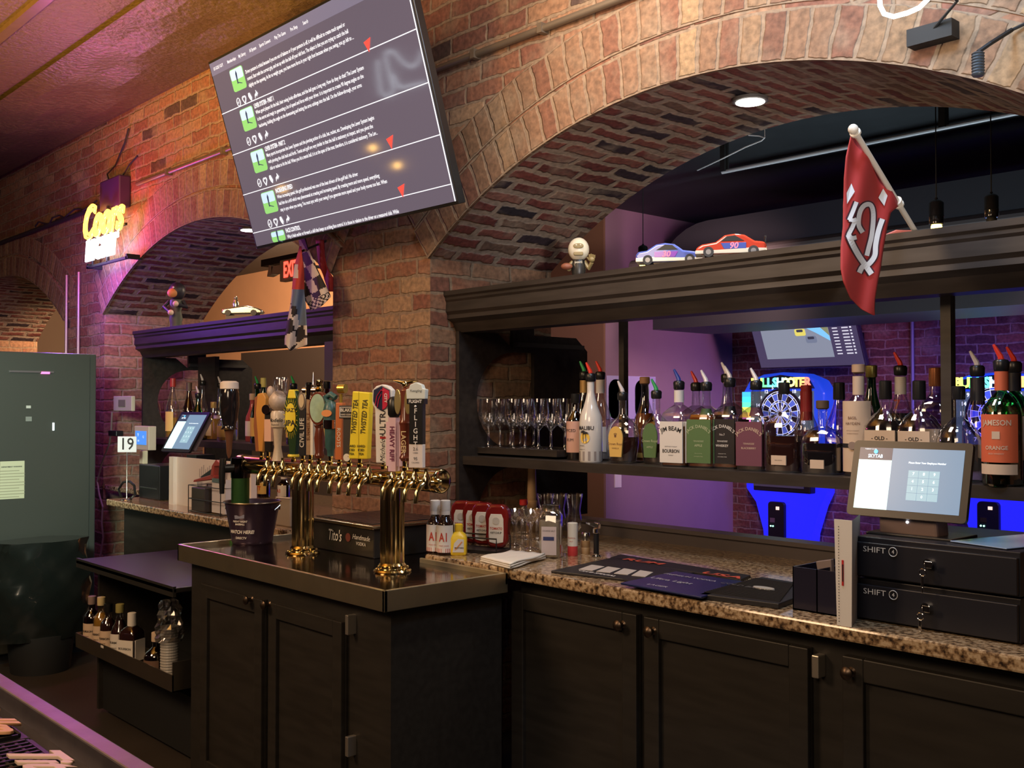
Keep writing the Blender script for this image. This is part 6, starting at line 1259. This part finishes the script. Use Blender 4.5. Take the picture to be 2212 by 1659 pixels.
def toycar(loc, rz, L_, mats, label, num, winged):
    t = thing('toy_race_car', label, 'toy car', loc, rz, 'toy race cars on the right cornice'); k = L_/.21
    body = [(-.105, .016), (-.104, .034), (-.098, .044), (-.070, .047), (-.040, .066), (-.012, .070), (.018, .066), (.045, .046), (.085, .040), (.103, .030), (.106, .014), (.085, .010), (-.09, .010)]
    body = [(x*k, z*k) for x, z in body]
    bo = MB().prism(body, -.038*k, .038*k).build('body_shell', mats[0], t, bevel=.007*k, smooth=True)
    low = [(-.104, .011), (-.104, .024), (-.05, .026), (.04, .022), (.105, .022), (.106, .011)]; MB().prism([(x*k, z*k) for x, z in low], -.0395*k, .0395*k).build('side_skirt', mats[1], t, bevel=.002)
    MB().prism([(x*k, z*k) for x, z in ((-.040, .047), (-.012, .064), (.012, .062), (.030, .047))], -.0392*k, .0392*k).build('side_window', M_black, t, bevel=.001)
    MB().prism([(x*k, z*k) for x, z in ((-.045, .024), (-.045, .042), (.03, .042), (.02, .024))], -.0398*k, .0398*k).build('door_stripe', mats[2], t, bevel=.001)
    letter(t, [(num, .026*k, -.008*k, -.0408*k, .033*k, dict(bold=.03, shear=.2))], mats[3], 'number')
    mb = MB(); text(mb, num, .026*k, ROT(0, 0, PI, (-.008*k, .0408*k, .033*k)), bold=.03, shear=.2); mb.build('number', mats[3], t)
    for x in (-.066, .066):
        for y in (-.034, .034):
            w = MB(); w.lathe([(.0155*k, -.007*k), (.016*k, -.004*k), (.016*k, .004*k), (.0155*k, .007*k)], 20, ROT(PI/2, 0, 0, (x*k, y*k, .0165*k))); w = w.build('wheel', M_rub, t, smooth=True)
            MB().lathe([(.008*k, -.0078*k), (.008*k, .0078*k)], 14, ROT(PI/2, 0, 0, (x*k, y*k, .0165*k))).build('hub', mat('hub_grey', (.25, .25, .26), .3, .8), w, smooth=True)
    if winged:
        mb = MB(); mb.box(-.104*k, -.098*k, -.036*k, .036*k, .058*k, .061*k)
        for i in range(6): mb.box(-.103*k, -.100*k, (-.036+.0138*i)*k, (-.034+.0138*i)*k, .044*k, .060*k)
        mb.build('spoiler', M_black, t)
Cb = mat('car_blue', (.08, .12, .42), .15, coat=.8); Cw = mat('car_white', (.72, .66, .52), .2, coat=.8); Cr = mat('car_red', (.55, .06, .03), .15, coat=.8); Cp = mat('car_violet', (.22, .04, .42), .2, coat=.8); Cpk = mat('neon_pink_print', (.85, .25, .40), .4)
p = A(1446, 578, Y=2.80); toycar((p.x, 2.80, CT), .62, .225, (Cb, Cw, Cp, Cpk), 'blue and white toy race car numbered 30 on the right cornice', '30', False)
p = A(1579, 560, Y=2.80); toycar((p.x, 2.80, CT), .62+PI, .225, (Cr, Cw, Cb, Cpk), 'red and white toy race car with rear spoiler on the right cornice', '90', True)
p = A(1935, 506, Y=2.86); t = thing('toy_box_car', 'small red and white toy on the cornice behind the flag pole', 'toy', (p.x, 2.90, CT), .6); MB().prism([(-.07, 0), (.07, 0), (.07, .03), (-.02, .036), (-.07, .016)], -.02, .02).build('body_shell', mat('toy_salmon', (.55, .12, .07), .4), t, bevel=.003); MB().box(-.03, .065, -.021, .021, .012, .020).build('white_stripe', M_wplas, t)
p = A(516, 686, Y=2.80); t = thing('silver_model_car', 'silver pewter model car with driver figure on a stand, left cornice', 'model car', (p.x, 2.82, CT), .8)
M_pw = mat('bright_pewter', (.78, .80, .66), .15, .9)
MB().box(-.085, .095, -.035, .035, 0, .025).build('plinth', mat('stone_beige', (.30, .25, .20), .6), t, bevel=.003)
MB().prism([(-.11, .040), (-.10, .062), (-.03, .072), (.03, .080), (.09, .068), (.12, .055), (.12, .036), (-.10, .032)], -.035, .035).build('body_shell', M_pw, t, bevel=.008, smooth=True)
for x in (-.07, .075):
    MB().cyl((x, -.04, .040), (x, .04, .040), .017).build('wheel_pair', M_black, t, smooth=True)
mb = MB(); mb.sph((-.035, 0, .125), .010, 10); mb.lathe([(.014, .07), (.016, .095), (.008, .115)], 12, Matrix.Translation((-.035, 0, 0))); mb.build('driver', M_pw, t, smooth=True)

# ================================================================== DART MACHINES
Mblu = emis('dart_blue', (.015, .015, .80), .9); Mblk = M_black
def dart(cpx, label):
    Y = 7.85; c = A(cpx, 894, Y=Y); t = thing('dart_machine', label, 'dart machine', (c.x, Y, 0), 0, 'electronic dart machines'); bz = c.z; s = 1.0
    z = lambda py: A(cpx, py, Y=Y).z
    hw = .40
    P = [(-hw, z(985)), (-hw*1.04, z(850)), (-hw*.86, z(822)), (-hw*.5, z(808)), (0, z(804)), (hw*.5, z(808)), (hw*.86, z(822)), (hw*1.04, z(850)), (hw, z(985))]
    MB().prism(P, 0, .20).build('head_cabinet', mat('dart_cabinet', (.02, .05, .30), .25, em=(.01, .05, .6), es=.7), t, bevel=.02)
    MB().prism([(-hw*.78, z(985)), (-hw*.78, z(845)), (hw*.78, z(845)), (hw*.78, z(985))], -.02, .0).build('board_surround', mat('board_slate', (.06, .08, .09), .4, em=(.04, .06, .065), es=1), t)
    MB().prism([(x*.80, zz) for x, zz in ((-hw, z(840)), (-hw*.85, z(820)), (0, z(810)), (hw*.85, z(820)), (hw, z(840)))], -.03, .0).build('marquee', M_black, t)
    cols = [(1, .9, .1), (.5, 1, .1), (.1, 1, .2), (.1, 1, .5), (.1, .9, .8), (.3, .9, 1), (.6, 1, .3), (1, .9, .2), (1, .6, .1), (1, .3, .1), (1, .15, .1), (.9, .1, .2)]
    for i, ch in enumerate('BULLSHOOTER'):
        mb = MB(); text(mb, ch, .105, Matrix.Translation((-.27+.054*i, -.033, z(827))), bold=.05); mb.build('marquee_letter', emis('marquee_%d' % i, cols[i], 2.2), t)
    d = t; R_ = .195
    MB().lathe([(R_*1.12, -.01), (R_*1.12, .01)], 40, ROT(PI/2, 0, 0, (0, -.022, bz))).build('dart_board', M_black, t, smooth=False)
    ms = [mat('seg_black', (.015, .015, .02), .5), mat('seg_blue', (.06, .10, .40), .5, em=(.04, .07, .28), es=1)]
    mbs = [MB(), MB()]; 
    for r0, r1, fl in ((.022, .100, 0), (.100, .116, 1), (.116, .178, 0), (.178, .195, 1)):
        for i in range(20):
            a0, a1 = 2*PI*(i-.5)/20+PI/2, 2*PI*(i+.5)/20+PI/2; k = (i+fl) % 2
            mbs[k].add([(r0*math.cos(a0), -.034, bz+r0*math.sin(a0)), (r1*math.cos(a0), -.034, bz+r1*math.sin(a0)), (r1*math.cos(a1), -.034, bz+r1*math.sin(a1)), (r0*math.cos(a1), -.034, bz+r0*math.sin(a1))], [(3, 2, 1, 0)])
    mbs[0].build('dark_segments', ms[0], t); mbs[1].build('blue_segments', ms[1], t)
    mb = MB()
    for r in (.100, .116, .178, .195): mb.tube([(r*math.cos(a), -.036, bz+r*math.sin(a)) for a in [2*PI*i/40 for i in range(40)]], .0022, 4, True)
    for i in range(20): a = 2*PI*(i+.5)/20; mb.tube([(.02*math.cos(a), -.036, bz+.02*math.sin(a)), (.195*math.cos(a), -.036, bz+.195*math.sin(a))], .0018, 4)
    mb.build('white_spider', emis('spider_white', (.75, .75, .95), 1), t)
    mb = MB()
    for i, n in enumerate((20, 1, 18, 4, 13, 6, 10, 15, 2, 17, 3, 19, 7, 16, 8, 11, 14, 9, 12, 5)): a = PI/2-2*PI*i/20; text(mb, str(n), .042, Matrix.Translation((.238*math.cos(a), -.036, bz+.238*math.sin(a))), bold=.03)
    mb.build('board_numbers', emis('spider_white', (.75, .75, .95), 1), t)
    hues = [(.05, .4, 1), (.05, .8, .9), (.1, .9, .4), (.8, .9, .1), (1, .6, .1), (1, .2, .6), (.8, .1, 1)]
    for i, h_ in enumerate(hues):
        z1 = z(846)+(z(925)-z(846))*i/7; z2 = z(846)+(z(925)-z(846))*(i+1)/7
        MB().box(-hw*.99, -hw*.80, -.03, 0, z2, z1).build('light_strip', emis('strip_%d' % i, h_, 1.3), t)
    MB().box(-.27, .30, -.05, .10, z(1062), z(1040)).build('dart_tray', M_black, t, bevel=.01); MB().box(-.26, .24, -.06, -.04, z(1052), z(1044)).build('tray_screen', mat('tray_glass', (.10, .12, .14), .1), t)
    S_ = [(-.30, 0), (-.215, z(1190)), (-.225, z(1150)), (-.30, z(1090)), (-.40, z(1060)), (-.40, z(985)), (.40, z(985)), (.40, z(1060)), (.34, z(1090)), (.26, z(1150)), (.245, z(1190)), (.30, 0)]
    MB().prism(S_, .03, .18).build('stand_body', Mblu, t, bevel=.01)
    MB().prism(rrect(-.145, .015, .2, z(1085), .03), -.01, .03).build('coin_panel', mat('coin_black', (.01, .01, .012), .3), t, bevel=.004)
    mb = MB(); mb.box(-.12, -.07, -.018, -.01, z(1130), z(1120)); mb.build('bill_slot', M_steel, t)
    for dx in (-.115, -.092): MB().sph((dx, -.014, z(1138)), .007, 8).build('green_led', emis('led_green', (.3, 1, .7), 3), t, smooth=True)
    MB().box(-.06, -.03, -.018, -.01, z(1102), z(1095)).build('coin_slot', emis('coin_glow', (.9, .6, .5), 1), t)
    return t
dart(1690, 'blue-lit electronic dart machine in the far room, left one')
dart(2152, 'blue-lit electronic dart machine in the far room, partly behind the register')
# far tv
BLf = A(1643, 797, Y=7.6); BRf = A(1872, 787, Y=7.6); BRf.z = BLf.z; TLf = A(1609, 668, Y=7.38); TLf.x = BLf.x
M2, w2_, h2_ = pos('', '', BLf, BRf, TLf); t = thing('television', 'far-room television showing two race cars on a track', 'television', ((BLf.x+BRf.x)/2, 7.6, BLf.z)); T2 = Matrix.Translation(-t.location) @ M2
MB().box(0, w2_, 0, .05, 0, h2_, T2).build('bezel', mat('tv_violet_black', (.03, .025, .045), .3), t, bevel=.005)
s2 = MB().box(.012, w2_-.012, -.003, 0, .012, h2_-.012, T2).build('screen', emis('far_screen', (.045, .035, .075), 1), t)
MB().box(.2, w2_-.2, .05, 8.1-7.6, .25, .4).build('wall_mount', M_matte, t) if False else MB().box(w2_*-.2, w2_*.2, .0, .5, .15, .3).build('wall_mount', M_matte, t)
def R2(u0, u1, v0, v1, m, nm, d=-.006): return MB().box(u0*w2_, u1*w2_, d, d+.003, v0*h2_, v1*h2_, T2).build(nm, m, s2)
R2(.10, .74, .16, .93, emis('asphalt', (.17, .19, .24), 1), 'race_picture')
MB().prism([(x*w2_, z*h2_) for x, z in ((.10, .93), (.74, .93), (.74, .82), (.42, .84), (.10, .82))], -.010, -.008, T2).build('grandstand', emis('stand_grey', (.10, .11, .11), 1), s2)
R2(.10, .74, .765, .81, emis('banner_black', (.02, .02, .03), 1), 'banner', -.011)
MB().prism([(x*w2_, z*h2_) for x, z in ((.40, .76), (.74, .76), (.74, .42), (.60, .60))], -.009, -.007, T2).build('grass', emis('grass_olive', (.17, .18, .10), 1), s2)
MB().prism([(x*w2_, z*h2_) for x, z in ((.40, .765), (.55, .765), (.66, .66), (.74, .50), (.74, .42), (.62, .56), (.50, .68))], -.0105, -.009, T2).build('blue_barrier', emis('barrier_blue', (.16, .42, .70), 1), s2)
for (u, v, m) in ((.48, .58, emis('car_yellow_px', (.55, .48, .10), 1)), (.57, .46, emis('car_navy_px', (.12, .14, .20), 1))):
    MB().prism(rrect((u-.05)*w2_, (u+.05)*w2_, (v-.06)*h2_, (v+.05)*h2_, .015), -.012, -.010, T2).build('race_car_picture', m, s2); MB().prism(rrect((u-.03)*w2_, (u+.03)*w2_, v*h2_, (v+.04)*h2_, .008), -.0135, -.012, T2).build('windshield_picture', emis('px_dark', (.03, .03, .05), 1), s2)
for u0_, u1_, hh_ in ((.775, .82, .008), (.86, .915, .009), (.93, .945, .012)):
    mb = MB()
    for k in range(15): zz = h2_*(.90-.050*k); mb.box(w2_*u0_, w2_*u1_, -.007, -.004, zz, zz+hh_, T2)
    mb.build('leaderboard_column', emis('board_text', (.50, .50, .56), 1), s2)
mb = MB(); text(mb, 'NOLBERTSON WAR BROOKE', .033, T2 @ Matrix.Translation((w2_*.50, -.013, h2_*.787)), bold=.03, sx=.7); mb.build('banner_lettering', emis('board_text2', (.8, .8, .82), 1), s2)
p = A(1968, 700, Y=8.05); t = thing('far_conduit', 'thin vertical conduit on the far brick wall between dart machines', 'conduit', (p.x, 8.07, .5)); MB().cyl((0, 0, 0), (0, 0, FC-.5), .014, n=10).build('pipe', mat('grey_violet', (.22, .20, .25), .4), t)
# posters on purple wall
t = thing('wall_decal', 'two dark blue oval-headed shapes on a pale card behind the bottles', 'poster', A(1345, 905, X=-5.81)); 
p0 = A(1303, 905, X=-5.81); MB().box(0, .006, -.20, .42, 0, .36).build('card', mat('pale_lilac_card', (.50, .48, .75), .5), t)
for yy in (-.09, .24): 
    mb = MB(); P = rrect(yy-.09, yy+.09, .0, .33, .08); mb.add([(.008, a, b) for a, b in P], [tuple(range(len(P)))]); mb.add([(.008, a, b) for a, b in P], [tuple(range(len(P)-1, -1, -1))]); mb.build('blue_oval', mat('navy_oval', (.07, .09, .55), .4), t)

# ================================================================== FRIDGE / LEFT
FXp = -6.12; f = lambda px, py: A(px, py, X=FXp)
yb_ = f(208, 900).y; ya_ = 1.30; ztp = f(204, 765).z
fr = thing('refrigerator', 'tall black refrigerator at the left edge with notices on it', 'refrigerator', (FXp-.35, (ya_+yb_)/2, 0)); L0 = -(yb_-ya_)/2; L1 = -L0
M_fr = mat('fridge_black', (.045, .05, .045), .34)
MB().box(-.35, .345, L0, L1, .06, ztp).build('body', M_fr, fr, bevel=.006); MB().box(-.33, .30, L0+.03, L1-.03, 0, .06).build('plinth', M_matte, fr)
z1 = f(100, 1196).z
def onF(px0, px1, py0, py1, d, m, nm, par=None, bev=0):
    a = f(px0, py0); b = f(px1, py1); cy = (ya_+yb_)/2
    return MB().box(.35, .35+d, a.y-cy, b.y-cy, min(a.z, b.z), max(a.z, b.z)).build(nm, m, par or fr, bevel=bev)
MB().box(.345, .352, L0+.01, L1-.04, z1, ztp-.02).build('side_skin', M_fr, fr)
nt = onF(0, 52, 997, 1076, .003, mat('notice_paper', (.46, .48, .34), .6), 'notice')
cy = (ya_+yb_)/2; q = f(25, 1006)
mb = MB(); text(mb, 'DEPARTMENT WARNING', .0095, Matrix.Translation((.354, q.y-cy, q.z-.006)) @ Matrix.Rotation(PI/2, 4, 'Z'), bold=.03); mb.build('notice_heading', M_ink, nt)
mb = MB()
for i in range(10): zq = q.z-.03-.016*i; mb.box(.3532, .3536, q.y-cy-.07, q.y-cy+(.07 if i % 3 else .04), zq, zq+.004)
mb.build('notice_lines', mat('notice_print', (.26, .26, .18), .6), nt)
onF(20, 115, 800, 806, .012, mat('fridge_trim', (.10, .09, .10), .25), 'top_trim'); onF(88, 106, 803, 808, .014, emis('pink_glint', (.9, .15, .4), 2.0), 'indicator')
onF(113, 116, 913, 930, .012, emis('white_glint', (.7, .8, .8), 1.2), 'latch_glint'); onF(56, 66, 876, 882, .005, mat('pale_sticker', (.4, .42, .4), .5), 'sticker'); onF(55, 68, 900, 910, .005, mat('grey_sticker', (.18, .2, .19), .5), 'sticker')  # bright spot at the latch is a highlight painted as glow
onF(0, 110, 1186, 1192, .015, M_steel, 'chrome_trim'); onF(0, 165, 1226, 1230, .012, M_steel, 'chrome_trim')
# bag hanging in front of fridge
tb = thing('trash_bag', 'black glossy plastic bag bulging low in front of the fridge', 'bag', (FXp+.22, f(60, 1300).y, 0)); mb = MB(); n = 20; vs = []; 
for k in range(15):
    zz = .18+.52*k/14
    for i in range(28):
        a = 2*PI*i/28; r = .20*(1-.12*abs(k/14-.4))*(1+.06*math.sin(a*5+k*.9)+.05*math.sin(a*9-k*1.7)); vs.append((r*.8*math.cos(a), r*1.25*math.sin(a), zz))
mb.add(vs, [(k*28+i, k*28+(i+1) % 28, (k+1)*28+(i+1) % 28, (k+1)*28+i) for k in range(14) for i in range(28)]+[tuple(range(27, -1, -1)), tuple(14*28+i for i in range(28))])
mb.build('bag_film', mat('bin_liner', (.008, .010, .009), .16, coat=.6), tb, smooth=True); MB().lathe([(.15, 0), (.17, .2)], 24).build('bin', M_matte, tb, smooth=True)
# underbar station with speed rail
UX0, UX1, UY = -4.90, -3.87, 1.755
ub = thing('underbar_station', 'dark steel underbar station between the fridge and the beer cabinet', 'underbar station', ((UX0+UX1)/2, UY, 0)); ox = (UX0+UX1)/2; a, b = UX0-ox, UX1-ox
M_du = mat('dark_steel', (.10, .095, .085), .35, .8)
MB().box(a, b, 0, .49, .70, .72).build('worktop', M_du, ub, bevel=.004); MB().box(a, b, 0, .012, .685, .726).build('worktop_edge', M_du, ub)
MB().box(a, a+.02, .10, .49, .02, .70).build('side_panel', M_cab, ub); MB().box(b-.02, b, .10, .49, .02, .70).build('side_panel', M_cab, ub); MB().box(a, b, .45, .49, .02, .70).build('rear_panel', M_matte, ub); MB().box(a+.02, b-.02, .12, .45, .02, .26).build('lower_shelf', M_matte, ub)
z0 = EYE-1.11; z1 = EYE-1.045
sr = MB(); sr.box(a, b, 0, .004, z0, z1); sr.box(a, b, .004, .12, z0, z0+.004); sr.box(a, a+.004, 0, .12, z0, z1); sr.box(b-.004, b, 0, .12, z0, z1+.05); sr.box(a, b, .116, .12, z0, z1)
srp = sr.build('speed_rail', mat('dull_steel', (.36, .32, .26), .38, 1, noise=.2, nscale=7), ub); MB().box(-.21, -.18, -.001, 0, z0+.05, z0+.06).build('sticker', M_white, srp)
SG = 'bottles in the underbar speed rail'; srz = z0+.0045
for px, yt, kd, w, tp, gm, lq, lm, lab in ((202, 1288, 'round', .075, ('cap', mat('dull_pinkcap', (.30, .22, .20), .5)), M_brown, Dark, Lcrm, 'dark bottle with beige side label, leftmost in the speed rail'), (222, 1290, 'round', .07, ('cap', mat('butter_cap', (.66, .54, .28), .5)), None, Gold, Lcrm, 'clear bottle with butter-yellow cap in the speed rail'),
    (237, 1304, 'round', .07, ('cap', M_black), None, Dark, Lcrm, 'bottle with black cap behind the yellow-capped one'), (262, 1305, 'slope', .078, ('cap', mat('olive_cap', (.34, .30, .10), .5)), None, Dark, Lwhite, 'dark bottle with olive cap in the middle of the speed rail'),
    (288, 1324, 'square', .085, ('tall', Lwhite), None, Dark, Lwhite, 'white-capped square bottle with white label, rightmost of the row')):
    B(px, 1.815, yt, kd, w, tp, lab, gm, lq, .75, [(.08, .50, .95 if kd == 'square' else 1.1, lm, 'rect', [('BOURBON', .013, dict(v=.6, bold=.02)), ('WHISKEY', .007, dict(v=.35))])], SG, sz=srz, n=18, rz=.5)
p = A(340, 1400, Y=1.80); B(340, 1.82, 1366, 'jug', .095, ('cap', Lcrm), 'round brown liqueur bottle beside the wrapped cups', M_brown, Dark, .7, [(.1, .4, .9, mat('umber_label', (.16, .09, .06), .5))], SG, sz=srz, n=20, rz=.5)
cp_ = thing('cup_sleeve', 'stack of plastic cups in crinkled clear wrap beside the cabinet', 'cup sleeve', (A(366, 1400, Y=1.82).x-.005, 1.822, srz)); zt = A(366, 1300, Y=1.82).z-srz
pr = []; 
for i in range(36): z = .02+(zt*.62)*i/35; pr.append((.034+.0018*(i % 2), z))
MB().lathe([(.03, 0)]+pr, 24).build('cups', mat('cup_grey', (.42, .40, .37), .35), cp_, smooth=False)
mb = MB(); vs = []
for k in range(10):
    z = zt*.5+zt*.52*k/9
    for i in range(20): a = 2*PI*i/20; r = (.052-.020*(k/9)**2)*(1+.16*math.sin(a*4+k*1.3)+.1*math.sin(a*7-k)); vs.append((r*math.cos(a), r*math.sin(a), z))
mb.add(vs, [(k*20+i, k*20+(i+1) % 20, (k+1)*20+(i+1) % 20, (k+1)*20+i) for k in range(9) for i in range(20)]); mb.build('wrap', glass('crinkle_film', (.75, .75, .74), .30, .15), cp_, smooth=False)

# ================================================================== FOREGROUND BAR
fb = thing('guest_bar', 'front bar edge with wood top, steel drip channel at lower left', 'bar', (-1.6, .1, 0)); X0, X1 = -3.2, 2.6
MB().box(X0, X1, -.45, .06, 1.03, 1.07).build('wood_top', wood_mat('bar_wood', (.16, .05, .025), (.26, .09, .04), .25), fb, bevel=.006)
MB().box(X0, X1, .06, .325, 1.035, 1.045).build('drip_channel', mat('channel_steel', (.10, .09, .09), .25, .9), fb)
MB().box(X0, X1, .318, .340, .99, 1.07).build('steel_edge', mat('edge_steel', (.34, .30, .33), .45, 1, noise=.25, nscale=25, bump=.1), fb, bevel=.002)
MB().box(X0, X1, .0, .318, .0, 1.03).build('front_panel', M_cab, fb)
MB().box(X0, X1, .262, .266, 1.045, 1.050).build('channel_rib', M_brass, fb)
for i, (x0, x1, word, m, lab) in enumerate(((-1.88, -1.238, 'Vodka', mat('peach_print', (.85, .45, .22), .4), 'black rubber mat with peach raised script, cut by the left frame edge'), (-1.232, -.62, "Tito's", mat('cream_print', (.80, .58, .44), .4), 'black rubber bar mat with cream raised script in the lower left corner'))):
    t = thing('drip_mat', lab, 'bar mat', ((x0+x1)/2, .31, 1.0455), 0, 'rubber mats on the front bar'); w = (x1-x0)/2; y0, y1 = -.14, .085
    MB().box(-w, w, y0, y1, 0, .010).build('sheet', M_rub, t, bevel=.002)
    mb = MB(); n = int(2*w/.012)
    for k in range(n): mb.box(-w+.01+k*.012, -w+.014+k*.012, y0+.012, y1-.012, .010, .0145)
    for k in range(16): mb.box(-w+.01, w-.01, y0+.012+k*.0135, y0+.015+k*.0135, .010, .0138)
    mb.build('grid_ribs', M_rub, t)
    c = bpy.data.curves.new('t', 'FONT'); c.body = word; c.size = .062; c.shear = .9; c.align_x = 'LEFT'; c.resolution_u = 3; c.extrude = .0012; c.bevel_depth = .0006; c.offset = .001
    o = bpy.data.objects.new('t', c); me = bpy.data.meshes.new_from_object(o); bpy.data.objects.remove(o); me.transform(Matrix.Translation((-.255 if i else .13, .040, .018)) @ Matrix.Diagonal((1.05, 1, 1, 1))); me.materials.clear(); me.materials.append(m); o = bpy.data.objects.new('raised_lettering', me); COL.objects.link(o); o.parent = t
    if i: MB().lathe([(.034, .012), (.034, .018), (.031, .020)], 40, Matrix.Translation((-.066, .022, 0))).build('orange_seal', mat('seal_orange', (.60, .22, .06), .4), t)
